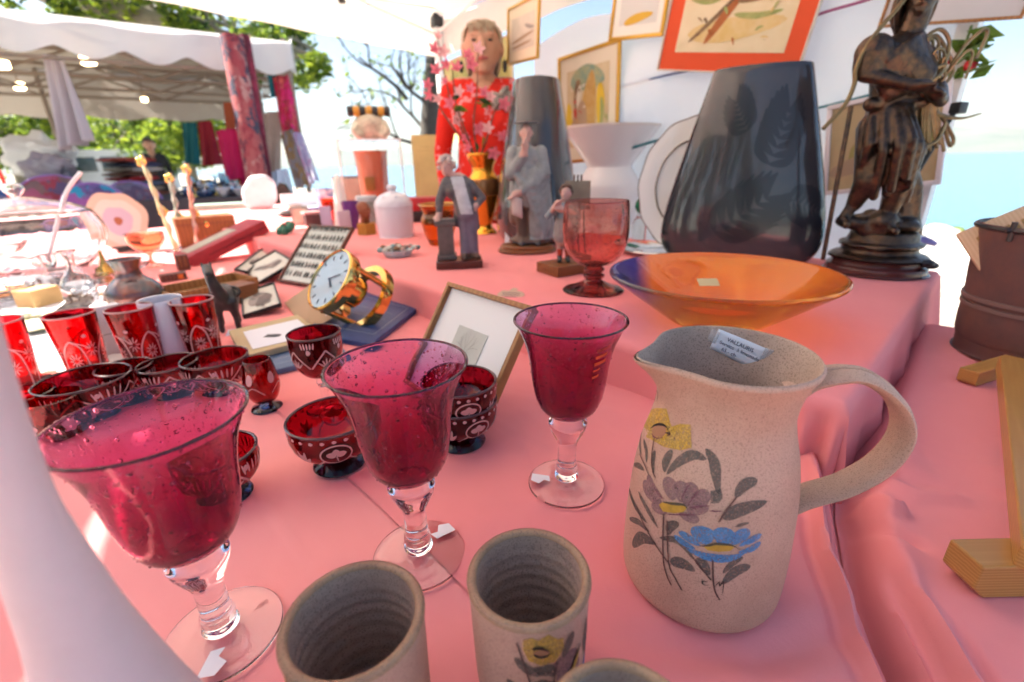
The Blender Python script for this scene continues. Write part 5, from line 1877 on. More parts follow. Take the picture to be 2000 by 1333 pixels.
# ------------------------------------------------------------------ glassware on the tier
m_amber = glass('amber and cobalt glass', (.97, .50, .06), grad=(-.171, .171, [(0., (.05, .12, .9)), (.12, (.08, .16, .9)), (.21, (.98, .62, .14)), (.5, (.99, .50, .05)), (1., (.99, .54, .07))]), thin=.15, ior=1.52)
ab = thing('glass_bowl', 'wide amber glass bowl shading to cobalt blue at its left, behind the jug', 'bowl', (.333, .718, T), R(-12))
b = MB()
b.lathe(smooth_prof([(.0005, .0), (.055, .0), (.066, .002), (.076, .007), (.104, .027), (.140, .054), (.166, .0735), (.171, .0785), (.1705, .082), (.166, .0825), (.148, .0715), (.110, .046), (.076, .027), (.040, .018), (.0005, .0165)], 6), 96, mod=lambda r, z, a: r * (1 + .02 * math.sin(2 * a + .6) * (r / .17)), c=(0, 0, .0008))
b.build('body', m_amber, ab, smooth=60)
b = MB()
b.box((.0, .06, .0405), (.034, .020, .0006), T=Matrix.Rotation(R(8), 4, 'Z') @ Matrix.Rotation(R(24), 4, 'X') @ Matrix.Translation((0, .01, -.013)))
b.build('sticker', mat('buff sticker', (.62, .48, .25), .7), ab, smooth=0)

m_cranberry = glass('brown pink bubbled glass', (.84, .44, .40), bubbles=((120, .5), (260, .35)), wob=(20, .04))
m_garnet = glass('garnet glass', (.30, .04, .04))
g = thing('goblet', 'stout brownish pink bubbled glass goblet on a garnet foot, left of the amber bowl', 'goblet', (.171, .936, T + .0006))
b = MB()
b.lathe(smooth_prof([(.0005, .050), (.016, .051), (.040, .060), (.058, .082), (.065, .115), (.0645, .150), (.0625, .176), (.0605, .1772), (.0595, .1755), (.0615, .15), (.062, .115), (.055, .084), (.038, .064), (.015, .056), (.0005, .0555)], 6), 64)
b.build('bowl', m_cranberry, g, smooth=60)
bubbles(g, lambda z: .0640 if z > .1 else lerp(.045, .064, (z - .066) / .034), .075, .168, 240, 5, glass('rosy bubble skin', (.86, .55, .5)))
b = MB()
b.lathe(smooth_prof([(.0005, .0502), (.014, .0502), (.021, .045), (.0195, .040), (.016, .037), (.0215, .033), (.0210, .028), (.0165, .024), (.022, .018), (.045, .008), (.0585, .004), (.0595, .0015), (.058, .0), (.0005, .001)], 5), 48)
b.build('foot', m_garnet, g, smooth=60)

# ------------------------------------------------------------------ dark flattened vases
m_char = mat('charcoal glazed ceramic', (.036, .040, .052), .13, coat=.5, var=(14, .5), col2=(.055, .05, .05))
m_charleaf = mat('matte leaf motif on charcoal', (.026, .029, .038), .15)
VPROF = [(.152, .0), (.170, .010), (.186, .035), (.190, .065), (.185, .11), (.169, .18), (.150, .25), (.128, .33), (.102, .42)]


def flat_vase(name, label, loc, rz, sx, sz, sy, leaves=True):
    t = thing(name, label, 'vase', loc, rz)
    pr = [(r * sx, z * sz) for r, z in smooth_prof(VPROF, 5)]
    b = MB()
    top = pr[-1]
    b.lathe([(.0005, .0)] + pr + [(top[0] - .004, top[1] + .002), (top[0] - .010, top[1]), (pr[-8][0] - .012, pr[-8][1]), (.0005, pr[-12][1])], 72, sy=sy)
    b.build('body', m_char, t, smooth=50)
    if leaves:
        rf = profile_r(pr)
        Ty = Matrix.Diagonal((1, sy, 1, 1))

        def mleaf(a0, z0, ang, ln, wd):
            # split leaf: a midrib with finger lobes on both sides
            b = MB()
            for k in range(7):
                for sg in (-1, 1):
                    t0 = .10 + k * .12
                    fx, fz = math.cos(ang) * ln * t0, math.sin(ang) * ln * t0
                    la = ang + sg * (1.15 - .07 * k)
                    l2 = wd * math.sin(PI * (.22 + .68 * t0)) * 1.05
                    p0 = (a0 + fx / .17, z0 + fz)
                    p1 = (p0[0] + math.cos(la) * l2 * .55 / .17, p0[1] + math.sin(la) * l2 * .55)
                    p2 = (p0[0] + math.cos(la - sg * .25) * l2 / .17, p0[1] + math.sin(la - sg * .25) * l2)
                    wrap_leaf(b, rf, 0, ln * .115, [p0, p1, p2], .0006 + .0001 * k, 'brush', 8)
            b.build('leaf_motif', m_charleaf, t, smooth=80, T=Ty)
        mleaf(-PI / 2 + .25, .22, 1.2, .16, .085)
        mleaf(-PI / 2 - .35, .07, .7, .17, .09)
        mleaf(-PI / 2 + .5, .16, -.3, .12, .07)
        mleaf(-PI / 2 - .05, .30, 2.2, .10, .06)
    return t


bv = (0.587, 1.211, 0.825)
flat_vase('vase', 'very large charcoal glazed flattened vase with leaf motifs, behind the amber bowl', (bv[0], bv[1], T + .0008), math.atan2(-bv[1], -bv[0]) + PI / 2, 1.0, (1.267 - T) / .42, .42)
tv = (0.096, 1.670, 0.825)
flat_vase('vase', 'tall dark grey flattened vase standing edge-on behind the scholar figurine', (tv[0], tv[1], T + .0008), math.atan2(-tv[1], -tv[0]) + PI / 2, .74, (1.312 - T) / .42, 1.7, False)

# ------------------------------------------------------------------ white china
m_china = mat('white china', (.78, .77, .74), .12, coat=.4)
m_giltline = mat('gilt line', (.50, .30, .08), .3, metal=.8)
m_greyline = mat('brown grey china line', (.16, .12, .10), .3)
cp = (0.435, 2.121, 0.825)
hh = 1.204 - T
t = thing('compote', 'white pedestal bowl with gilt rim standing in front of the bird picture', 'bowl', (cp[0], cp[1], T + .0005))
b = MB()
rr = .205
b.lathe(smooth_prof([(.0005, .0), (.128, .0), (.135, .006), (.137, hh * .34), (.127, hh * .45), (.100, hh * .57), (.096, hh * .61), (.125, hh * .72), (rr * .84, hh * .89), (rr, hh - .004), (rr, hh), (rr - .006, hh - .002), (.11, hh * .78), (.0005, hh * .68)], 5), 64)
b.build('body', mat('opaline white glass', (.82, .80, .82), .2), t, smooth=60)
b = MB()
b.lathe([(rr - .002, hh - .004), (rr + .0012, hh - .003), (rr + .0012, hh + .001), (rr - .004, hh + .001)], 64)
b.build('gilt_rim', m_giltline, t)

pl = (0.503, 1.343, 0.825)
t = thing('platter', 'oval white china platter with grey rim line standing upright behind the big dark vase', 'plate', (pl[0], pl[1], T), rot=(R(-14), 0, math.atan2(-pl[1], -pl[0]) + PI / 2 - .1))
b = MB()
hz = (1.184 - T) / 2 / math.cos(R(14))
Tp = Matrix.Translation((0, 0, hz)) @ Matrix.Rotation(R(90), 4, 'X') @ Matrix.Diagonal((.80, 1, 1, 1))
wavy = lambda r, z, a: r * (1 + .012 * math.cos(12 * a) * (r / hz) ** 3)
b.lathe([(.0005, .004), (hz * .62, .004), (hz * .68, .010), (hz * .96, .016), (hz, .017), (hz * .99, .012), (hz * .7, .004), (hz * .62, -.002), (.0005, -.002)], 96, T=Tp, mod=wavy)
b.build('body', m_china, t, smooth=40)
for r0, r1, zz, m_ in ((.985, 1.004, .0178, m_greyline), (.655, .69, .0105, mat('silver grey line', (.28, .24, .22), .2, metal=.6))):
    b = MB()
    b.lathe([(hz * r0, zz - .001), (hz * (r0 + r1) / 2, zz + .0006), (hz * r1, zz - .0005)], 96, T=Tp, mod=wavy)
    b.build('rim_line', m_, t)
sp_ = (0.402, 1.339, 0.825)
t = thing('silver_tray', 'round silver tray lying flat beside the foot of the platter', 'tray', (sp_[0], sp_[1], T + .0005))
b = MB()
b.lathe([(.0005, .0), (.07, .0), (.098, .012), (.101, .014), (.098, .016), (.069, .004), (.0005, .004)], 64, sx=.85)
b.build('body', mat('polished silver', (.80, .80, .80), .08, metal=1), t, smooth=40)
gb = (0.430, 1.563, 0.825)
t = thing('bottle', 'little bottle with scalloped green cap in front of the white platter', 'bottle', (gb[0], gb[1], T))
zc = 0.937 - T
b = MB()
b.lathe(smooth_prof([(.0005, .0), (.020, .0), (.022, .004), (.022, zc * .5), (.012, zc * .68), (.009, zc * .8), (.009, zc * .86), (.0005, zc * .86)], 4), 32)
b.build('body', glass('small bottle glass', (.85, .9, .88)), t, smooth=50)
b = MB()
b.ball((0, 0, zc), (.019, .019, .024), 24, 10)
b.build('cap', mat('green scalloped cap', (.01, .22, .10), .35), t)

# ------------------------------------------------------------------ figurines
def face(x, y):
    return math.atan2(-y, -x) + PI / 2


m_fg_dark = mat('figurine slate glaze', (.065, .067, .085), .38, var=(70, .8), col2=(.16, .14, .13))
m_fg_mid = mat('figurine blue grey glaze', (.27, .29, .30), .38, var=(30, .55), col2=(.12, .12, .13))
m_fg_pale = mat('figurine pale waistcoat', (.52, .53, .56), .5, var=(70, .4))
m_fg_trs = mat('figurine violet grey trousers', (.16, .14, .19), .5, var=(50, .5))
m_fg_skin = mat('figurine skin glaze', (.50, .30, .26), .4)
m_fg_hair = mat('figurine grey hair', (.46, .36, .34), .6, bump=(140, .8, .004))
m_fg_brown = mat('figurine brown', (.13, .075, .055), .5, var=(60, .5))
m_mahog = wood('mahogany base', (.12, .03, .02), (.07, .018, .012), (50, 10, 50), .3)
m_walnut = wood('honey walnut base', (.28, .10, .03), (.17, .055, .018), (50, 10, 50), .35)


def hand(prims, wrist, direction, s, spread=1):
    """palm and five short fingers"""
    d = Vector(direction).normalized()
    side = d.cross(Vector((0, 0, 1)))
    if side.length < .1:
        side = Vector((1, 0, 0))
    side.normalize()
    w_ = Vector(wrist)
    palm = w_ + d * .022 * s
    prims.append(('c', w_, palm, .011 * s, .013 * s))
    for k in range(4):
        o = side * (k - 1.5) * .0075 * s
        prims.append(('c', palm + o, palm + o * 1.1 + d * (.024 + .006 * (1 - abs(k - 1.5))) * s + Vector((0, 0, -.004 * s)), .0046 * s, .0036 * s))
    prims.append(('c', w_ + d * .01 * s + side * .012 * s, palm + side * .024 * s + d * .006 * s, .005 * s, .0038 * s))


def head_prims(c, s, yaw=0):
    """head with brow, nose, chin, ears; faces -y turned by yaw"""
    Rm = Matrix.Rotation(yaw, 3, 'Z')
    c = Vector(c)

    def q(x, y, z):
        return c + Rm @ Vector((x * s, y * s, z * s))
    return [('e', c, (.40 * s, .47 * s, .52 * s), (0, 0, yaw)), ('e', q(0, -.12, -.27), (.30 * s, .33 * s, .28 * s), (0, 0, yaw)),
            ('c', q(0, -.44, .10), q(0, -.56, -.12), .05 * s, .085 * s), ('e', q(0, -.42, -.28), (.16 * s, .10 * s, .055 * s), (0, 0, yaw)),
            ('e', q(0, -.36, -.46), (.15 * s, .12 * s, .10 * s), (0, 0, yaw)), ('e', q(0, -.40, .17), (.30 * s, .08 * s, .06 * s), (0, 0, yaw)),
            ('e', q(.42, .0, -.05), (.06 * s, .12 * s, .16 * s), (0, 0, yaw)), ('e', q(-.42, .0, -.05), (.06 * s, .12 * s, .16 * s), (0, 0, yaw))]


# man leaning on a pedestal
mx, my = (-0.133, 1.211, 0.825)[:2]
hm = 1.086 - T - .02
fig = thing('figurine', 'porcelain figurine of a curly haired man in frock coat leaning on a pedestal', 'figurine', (mx, my, T + .0006), face(mx, my))
b = MB()
b.box((0, 0, .0095), (.118, .085, .019), bev=.002)
b.build('base', m_mahog, fig, smooth=30)
b = MB()
b.box((-.031, .006, .026), (.050, .048, .012), bev=.002)
b.box((-.031, .006, .068), (.040, .038, .074), bev=.001)
b.box((-.031, .006, .110), (.052, .048, .011), bev=.002)
b.box((-.031, .006, .118), (.046, .043, .006), bev=.002)
b.build('pedestal', mat('figurine stone pedestal', (.14, .11, .10), .6, var=(70, .5)), fig, smooth=30)
s = hm
z0 = .019
pr = [('c', (.016, -.008, z0 + .008), (.019, -.002, z0 + .27 * s), .013, .015), ('c', (.019, -.002, z0 + .27 * s), (.020, .0, z0 + .50 * s), .015, .020),
      ('c', (.040, -.004, z0 + .008), (.036, -.004, z0 + .27 * s), .012, .015), ('c', (.036, -.004, z0 + .27 * s), (.032, .0, z0 + .50 * s), .015, .020),
      ('c', (.013, -.022, z0 + .006), (.016, -.004, z0 + .010), .008, .010), ('c', (.048, -.018, z0 + .006), (.040, -.002, z0 + .010), .008, .010),
      ('c', (.025, 0, z0 + .48 * s), (.016, 0, z0 + .66 * s), .028, .026), ('e', (.006, 0, z0 + .74 * s), (.036, .022, .034), (0, R(-14), 0)),
      ('c', (.006, .002, z0 + .78 * s), (-.010, -.004, z0 + .87 * s), .013, .011),
      ('c', (-.022, 0, z0 + .79 * s), (-.041, .004, z0 + .60 * s), .012, .011), ('c', (-.041, .004, z0 + .60 * s), (-.044, .0, .130), .011, .008),
      ('c', (.036, 0, z0 + .77 * s), (.066, .008, z0 + .62 * s), .012, .011), ('c', (.066, .008, z0 + .62 * s), (.048, -.012, z0 + .54 * s), .010, .008),
      ('b', (.040, .010, z0 + .44 * s), (.030, .018, .30 * s), (0, R(-6), 0)), ('b', (.004, .012, z0 + .46 * s), (.022, .016, .26 * s), (0, R(8), 0))]
hand(pr, (-.044, .0, .131), (-.2, -.7, -.35), .55)
hand(pr, (.048, -.012, z0 + .54 * s), (-.8, -.4, -.1), .5)
hc = (-.018, -.006, z0 + .93 * s)
pr += head_prims(hc, .036, R(-20))


def pk(c):
    zz = (c.z - z0) / s
    if zz > .845 or (c.x < -.034 and c.z < .138) or (.028 < c.x < .056 and c.y < -.012 and .50 < zz < .58 and c.x > .044):
        return 1
    if zz < .07:
        return 4
    if zz < .47 and abs(c.x - .028) < .026 and c.y < .008:
        return 3
    if .47 <= zz < .84 and -.004 < c.x - (.026 - (zz - .48) * .055) + .012 < .027 and c.y < -.008:
        return 2
    return 0


fuse('body', pr, .0028, [m_fg_dark, m_fg_skin, m_fg_pale, m_fg_trs, m_fg_brown], fig, 4, pk)
b = MB()
rnd = random.Random(3)
for k in range(46):
    a, e = rnd.uniform(0, 2 * PI), rnd.uniform(-.2, 1.5)
    v = Vector((math.cos(a) * math.cos(e), math.sin(a) * math.cos(e), math.sin(e)))
    if v.y < -.35 and v.z < .55:
        continue
    b.ball(Vector(hc) + Vector((v.x * .0185, .003 + v.y * .020, .003 + v.z * .021)), rnd.uniform(.0050, .0075), 8, 6)
b.build('hair', m_fg_hair, fig)

# thinking scholar in gown and mortarboard
sx_, sy_ = (0.052, 1.399, 0.825)[:2]
hs = 1.174 - T - .02
fig = thing('figurine', 'tall porcelain figurine of a thinking scholar in draped gown and flat square cap', 'figurine', (sx_, sy_, T + .0006), face(sx_, sy_))
b = MB()
b.lathe([(.0005, 0), (.072, 0), (.076, .005), (.074, .010), (.068, .013), (.070, .018), (.066, .023), (.0005, .023)], 48, sx=1.15, sy=.8)
b.build('base', m_walnut, fig, smooth=40)
z0, s = .023, hs
q = lambda x, y, z: (x * s, y * s, z0 + z * s)
pr = [('c', q(-.045, -.03, .03), q(-.055, -.02, .26), .042 * s, .05 * s), ('c', q(-.055, -.02, .26), q(-.04, 0, .50), .05 * s, .065 * s), ('c', q(.07, -.02, .03), q(.06, -.02, .28), .045 * s, .05 * s), ('c', q(.06, -.02, .28), q(.04, 0, .5), .05 * s, .065 * s),
      ('c', q(-.05, -.11, .02), q(-.05, -.02, .035), .028 * s, .035 * s), ('c', q(.09, -.11, .02), q(.07, -.02, .035), .028 * s, .035 * s),
      ('c', q(0, 0, .48), q(0, .0, .66), .085 * s, .09 * s), ('e', q(0, 0, .73), (.13 * s, .085 * s, .10 * s)), ('c', q(0, 0, .80), q(0, -.01, .88), .04 * s, .036 * s),
      ('c', q(-.115, 0, .77), q(-.135, -.05, .60), .058 * s, .055 * s), ('c', q(-.135, -.05, .60), q(-.02, -.11, .76), .055 * s, .034 * s),
      ('c', q(.12, 0, .77), q(.145, -.03, .60), .058 * s, .06 * s), ('c', q(.145, -.03, .60), q(-.05, -.13, .46), .056 * s, .034 * s),
      ('c', q(.11, .05, .70), q(.15, .05, .10), .075 * s, .11 * s), ('c', q(.03, .07, .7), q(.03, .07, .06), .08 * s, .13 * s), ('c', q(-.09, .06, .68), q(-.09, .06, .22), .06 * s, .07 * s),
      ('c', q(.06, -.045, .58), q(.10, -.05, .12), .075 * s, .085 * s), ('c', q(-.01, -.04, .6), q(.03, -.05, .36), .07 * s, .06 * s),
      ('e', q(.03, .02, .035), (.20 * s, .15 * s, .045 * s))]
for k in range(9):      # swags of the gown crossing the body
    t0 = k / 8
    p0, p1, p2 = Vector(q(-.10 + .03 * k, -.085 - .02 * math.sin(PI * t0), .60 - .055 * k)), Vector(q(.04 + .012 * k, -.115, .50 - .055 * k)), Vector(q(.19, -.03, .60 - .05 * k))
    cp_ = curve_pts([p0, p1, p2], 4)
    for i in range(len(cp_) - 1):
        pr.append(('c', cp_[i], cp_[i + 1], .024 * s, .022 * s))
hand(pr, q(-.02, -.11, .765), (.15, -.05, .9), .85)
hand(pr, q(-.05, -.13, .46), (-.8, -.2, -.35), .85)
hc = Vector(q(.0, -.02, .925))
pr += head_prims(hc, .125 * s, R(6))


def pk(c):
    zz = (c.z - z0) / s
    x, y = c.x / s, c.y / s
    if zz > .845:
        return 1
    if y < -.085 and zz > .735 and abs(x) < .06:
        return 1
    if y < -.10 and x < -.045 and .36 < zz < .475:
        return 1
    if zz < .035 and y < -.03:
        return 3
    if zz < .33 and x < .02 and y < .03:
        return 2
    if zz < .05:
        return 2
    return 0


fuse('body', pr, .0032, [m_fg_mid, m_fg_skin, m_fg_brown, m_fg_dark], fig, 3, pk)
b = MB()
b.lathe([(.0005, .030), (.034, .026), (.052, .012), (.055, -.004), (.054, -.02), (.050, -.02)], 24, c=(hc.x / s, hc.y / s + .012, (hc.z) / s + .028), T=Matrix.Diagonal((s, s, s, 1)))
b.box((hc.x / s, hc.y / s + .004, hc.z / s + .072), (.15, .15, .012), rz=R(40), T=Matrix.Diagonal((s, s, s, 1)))
b.build('square_cap', m_fg_dark, fig, smooth=35)
b = MB()
b.grid(lambda u, v: Vector(q(-.13 + .09 * u, -.15 - .02 * math.sin(PI * u), .44 - .16 * v - .04 * u)), 6, 6)
b.build('paper', mat('figurine paper', (.55, .45, .42), .5), fig, thick=.002)

# child painting at an easel
cx_, cy_ = (0.128, 1.111, 0.825)[:2]
hc_ = 1.025 - T - .024
fig = thing('figurine', 'small porcelain figurine of a brown haired child with raised arms before an easel', 'figurine', (cx_, cy_, T + .0006), face(cx_, cy_))
b = MB()
b.box((0, 0, .012), (.098, .085, .024), rz=R(38), bev=.0015)
b.build('base', m_walnut, fig, smooth=30)
z0, s = .024, hc_
q = lambda x, y, z: (x * s, y * s, z0 + z * s)
pr = [('c', q(-.05, 0, .03), q(-.05, 0, .25), .032 * s, .045 * s), ('c', q(-.05, 0, .25), q(-.04, 0, .5), .045 * s, .07 * s), ('c', q(.06, .0, .03), q(.055, 0, .25), .032 * s, .045 * s), ('c', q(.055, 0, .25), q(.04, 0, .5), .045 * s, .07 * s),
      ('c', q(-.05, -.07, .03), q(-.05, 0, .04), .032 * s, .04 * s), ('c', q(.07, -.07, .03), q(.06, 0, .04), .032 * s, .04 * s),
      ('c', q(0, 0, .36), q(0, 0, .62), .15 * s, .11 * s), ('e', q(0, 0, .68), (.13 * s, .09 * s, .09 * s)), ('c', q(0, 0, .74), q(0, 0, .82), .045 * s, .045 * s),
      ('c', q(-.12, 0, .71), q(-.21, -.06, .62), .055 * s, .045 * s), ('c', q(-.21, -.06, .62), q(-.13, -.13, .73), .04 * s, .032 * s), ('c', q(.12, 0, .71), q(.16, -.10, .62), .055 * s, .045 * s), ('c', q(.16, -.10, .62), q(.02, -.16, .70), .04 * s, .032 * s)]
hand(pr, q(-.13, -.13, .73), (.5, -.2, .6), .62)
hand(pr, q(.02, -.16, .70), (-.8, 0, .2), .62)
hcc = Vector(q(.02, -.02, .90))
pr += head_prims(hcc, .17 * s, R(-25))


def pk(c):
    zz, x, y = (c.z - z0) / s, c.x / s, c.y / s
    if zz > .79 or (y < -.125 and zz > .66):
        return 1
    if zz < .09:
        return 3
    if zz < .18:
        return 4
    if zz < .28:
        return 1
    if zz > .60 or abs(x) > .13:
        return 0
    return 2


fuse('body', pr, .0026, [mat('figurine pale blue', (.24, .30, .34), .5, var=(60, .5)), m_fg_skin, mat('figurine smock', (.30, .26, .25), .5, var=(60, .5)), mat('figurine black shoe', (.03, .03, .03), .4), mat('figurine red sock', (.42, .04, .02), .5)], fig, 3, pk)
b = MB()
for k in range(60):
    rnd2 = random.Random(k)
    a, e = rnd2.uniform(0, 2 * PI), rnd2.uniform(-.1, 1.5)
    v = Vector((math.cos(a) * math.cos(e), math.sin(a) * math.cos(e), math.sin(e)))
    if v.y < -.3 and v.z < .6:
        continue
    b.ball(hcc + Vector((v.x * .074 * s, .01 * s + v.y * .082 * s, .015 * s + v.z * .088 * s)), .022 * s, 8, 6)
b.build('hair', mat('figurine brown hair', (.10, .055, .04), .5), fig)
ez = (1.046 - T)
b = MB()
b.box((.030, .030, ez * .80), (.060, .004, .062), rz=R(-10))
b.build('canvas', mat('figurine grey canvas', (.22, .19, .15), .6, var=(40, .5)), fig, smooth=0)
for x0, x1 in ((.012, .022), (.05, .038), (.03, .03)):
    b = MB()
    b.tube([(x0, .033 if x0 != .03 else .05, .024), (x1, .034, ez)], .0026, 6)
    b.build('easel_leg', m_fg_brown, fig)

# ------------------------------------------------------------------ bronze statue
m_bronze = mat('patinated bronze', (.125, .075, .045), .34, metal=.8, var=(70, .9), col2=(.03, .027, .03), bump=(70, .5, .005))
m_brass_rod = mat('dull brass rod', (.20, .14, .07), .4, metal=.9)
m_rosewood = mat('red brown marble', (.10, .028, .025), .25, var=(30, .5))
bx, by = .838, 1.052
st = thing('statue', 'dark bronze statue of a robed woman with staff and sheaf on round base', 'statue', (bx, by, T + .0006))
so = Vector((bx, by, T + .0006))
b = MB()
b.lathe(smooth_prof([(.0005, 0), (.094, 0), (.096, .005), (.095, .016), (.088, .020), (.086, .028), (.090, .034), (.0005, .034)], 3), 56)
b.build('plinth', m_rosewood, st, smooth=40)
b = MB()
b.lathe(smooth_prof([(.0005, .033), (.088, .034), (.086, .042), (.074, .046), (.072, .056), (.078, .060), (.078, .066), (.068, .070), (.064, .082), (.056, .090), (.0005, .092)], 3), 56, mod=lambda r, z, a: r * (1 + .03 * math.sin(5 * a + z * 60) * (1 if z > .06 else 0)))
b.build('base', m_bronze, st, smooth=50)
b = MB()
for k in range(9):
    b.ball((.05 + .012 * math.cos(k * 1.3), -.055 + .010 * math.sin(k * 2.1) - .003 * k, .030 + .004 * math.sin(k)), (.014, .010, .008), 10, 6)
b.build('base_ornament', mat('dark iron ornament', (.04, .042, .05), .4, metal=.7), st)


def J(p, dy=0.):
    return Vector(p) + Vector((0, dy, 0)) - so


HEAD = J((0.794, 1.052, 1.356), -.005)
NECK, CHEST, WAIST, HIP = J((0.791, 1.052, 1.289)), J((0.778, 1.052, 1.243)), J((0.780, 1.052, 1.170)), J((0.785, 1.052, 1.127))
SHL, SHR = J((0.723, 1.052, 1.260), -.01), J((0.828, 1.052, 1.249), .01)
ELL, HAL = J((0.698, 1.052, 1.221), -.03), J((0.760, 1.052, 1.196), -.075)
ELR, HAR = J((0.855, 1.052, 1.192), -.02), J((0.828, 1.052, 1.169), -.07)
KNL, KNR = J((0.761, 1.052, 1.025), -.02), J((0.821, 1.052, 1.031), -.03)
FTL, FTR = J((0.738, 1.052, 0.940), .0), J((0.819, 1.052, 0.929), -.02)
pr = [('c', NECK, HEAD, .021, .022), ('e', CHEST, (.052, .040, .056), (0, R(14), 0)), ('c', CHEST, WAIST, .044, .034), ('c', WAIST, HIP, .036, .042),
      ('c', SHL, ELL, .020, .014), ('c', ELL, HAL, .014, .010), ('c', SHR, ELR, .022, .016), ('c', ELR, HAR, .018, .012), ('c', CHEST, SHL, .045, .03), ('c', CHEST, SHR, .045, .03), ('c', CHEST, NECK, .03, .02),
      ('c', HIP + Vector((-.02, 0, 0)), KNL, .034, .026), ('c', HIP + Vector((.015, 0, 0)), KNR, .034, .026), ('c', KNL, J((0.758, 1.052, 0.976), .0), .026, .016), ('c', J((0.758, 1.052, 0.976), .0), FTL, .013, .010), ('c', KNR, FTR, .026, .014),
      ('c', FTL, FTL + Vector((-.012, -.035, -.004)), .012, .009), ('c', FTR, FTR + Vector((-.004, -.04, -.006)), .012, .009)]
# skirt: hanging folds round the thighs, trailing drapery down to the rock
for k in range(13):
    a = k / 12
    top = WAIST + Vector((lerp(-.036, .038, a), -.030 * math.sin(PI * a) - .010, -.01))
    bot = J((0.752, 1.052, 1.017)).lerp(J((0.856, 1.052, 1.002)), a) + Vector((0, -.050 * math.sin(PI * a) + (.014 if k % 2 else -.012), .022 * math.sin(k * 2.4)))
    mid = top.lerp(bot, .45) + Vector((lerp(-.014, .014, a) + .008 * math.sin(k * 3.1), -.016 + (.012 if k % 2 else -.008), 0))
    pr += [('c', top, mid, .0075, .0095), ('c', mid, bot, .0095, .0085)]
for k in range(6):
    a = k / 5
    top = HIP + Vector((.04, .0, -.03 * a))
    bot = J((0.870, 1.052, 0.894)).lerp(J((0.908, 1.052, 0.910)), a)
    mid = top.lerp(bot, .5) + Vector((.012 * math.sin(k * 2), -.01, 0))
    pr += [('c', top, mid, .018, .015), ('c', mid, bot, .015, .016)]
for k in range(9):      # cloak wrapped across the breast, then bodice folds and sleeve
    a = k / 8
    cpk = curve_pts([SHR.lerp(NECK, a * .8) + Vector((0, -.022, .004)), CHEST + Vector((lerp(.030, -.030, a), -.052, lerp(-.03, .02, a))), WAIST.lerp(SHL, .12 + .35 * a) + Vector((-.022 - .012 * a, -.030, .0))], 4)
    for i in range(len(cpk) - 1):
        pr.append(('c', cpk[i], cpk[i + 1], .0085, .0085))
for k in range(7):
    a = k / 6
    pr.append(('c', SHL.lerp(SHR, a * .9) + Vector((0, -.036, -.012)), CHEST.lerp(WAIST, .75) + Vector((lerp(-.034, .038, a), -.036, 0)), .007, .006))
pr += [('c', WAIST + Vector((-.05, -.02, 0)), WAIST + Vector((.05, -.02, .004)), .014, .014), ('c', SHL + Vector((-.01, -.01, .0)), SHL.lerp(ELL, .6), .033, .028)]
# rock under the feet
for k in range(14):
    rk = random.Random(k + 40)
    a = rk.uniform(0, 2 * PI)
    pr.append(('e', (math.cos(a) * .035 + .0, math.sin(a) * .03, .098 + rk.uniform(-.004, .018)), (rk.uniform(.02, .04), rk.uniform(.02, .035), rk.uniform(.015, .026)), (rk.uniform(-.4, .4), rk.uniform(-.4, .4), a)))
pr += [('c', FTL, Vector((-.045, -.01, .105)), .012, .02), ('c', FTR, Vector((-.01, -.015, .11)), .014, .025)]
pr += head_prims(HEAD, .062, R(-38))
hand(pr, HAL, (.9, -.1, -.1), 1.0)
hand(pr, HAR, (-.6, -.3, .3), 1.0)
fuse('body', pr, .0034, m_bronze, st, 2)
b = MB()
for k in range(24):
    a = k / 24 * 2 * PI
    b.tube(curve_pts([HEAD + Vector((0, .005, .032)), HEAD + Vector((math.cos(a) * .03, .01 + math.sin(a) * .028, .012)), HEAD + Vector((math.cos(a) * .032, .014 + abs(math.sin(a)) * .03, -.03)), HEAD + Vector((.014 * math.cos(a) + .012, .03, -.07))] if math.sin(a) > -.45 else [HEAD + Vector((0, .005, .032)), HEAD + Vector((math.cos(a) * .03, -.018, .022)), HEAD + Vector((math.cos(a) * .034, -.004, .0))], 4), .006, 6)
b.build('hair', m_bronze, st)


def rod(name, pts, r, m_, n=8):
    bb = MB()
    bb.tube(curve_pts(pts, 6) if len(pts) > 2 else pts, r, n)
    return bb.build(name, m_, st)


rod('staff', [J((0.753, 1.020, 1.373)), J((0.736, 1.020, 1.338)), J((0.693, 1.020, 1.278)), J((0.677, 1.020, 1.231)), J((0.680, 1.020, 1.205)), J((0.670, 1.020, 1.169)), J((0.636, 1.020, 1.126))], .0042, m_brass_rod)
rod('spear_shaft', [J((0.690, 1.030, 1.167)), J((0.701, 1.030, 0.858))], .0045, m_bronze)
rod('tool_handle', [J((0.932, 1.060, 1.168)), J((0.860, 1.060, 0.969))], .0052, m_black)
b = MB()
hd = J((0.934, 1.060, 1.162))
b.box(hd, (.03, .02, .022), rz=.4, bev=.004)
b.build('tool_head', m_black, st, smooth=30)
rod('rod', [J((0.835, 1.060, 1.072)), J((0.868, 1.060, 0.881))], .007, m_bronze)
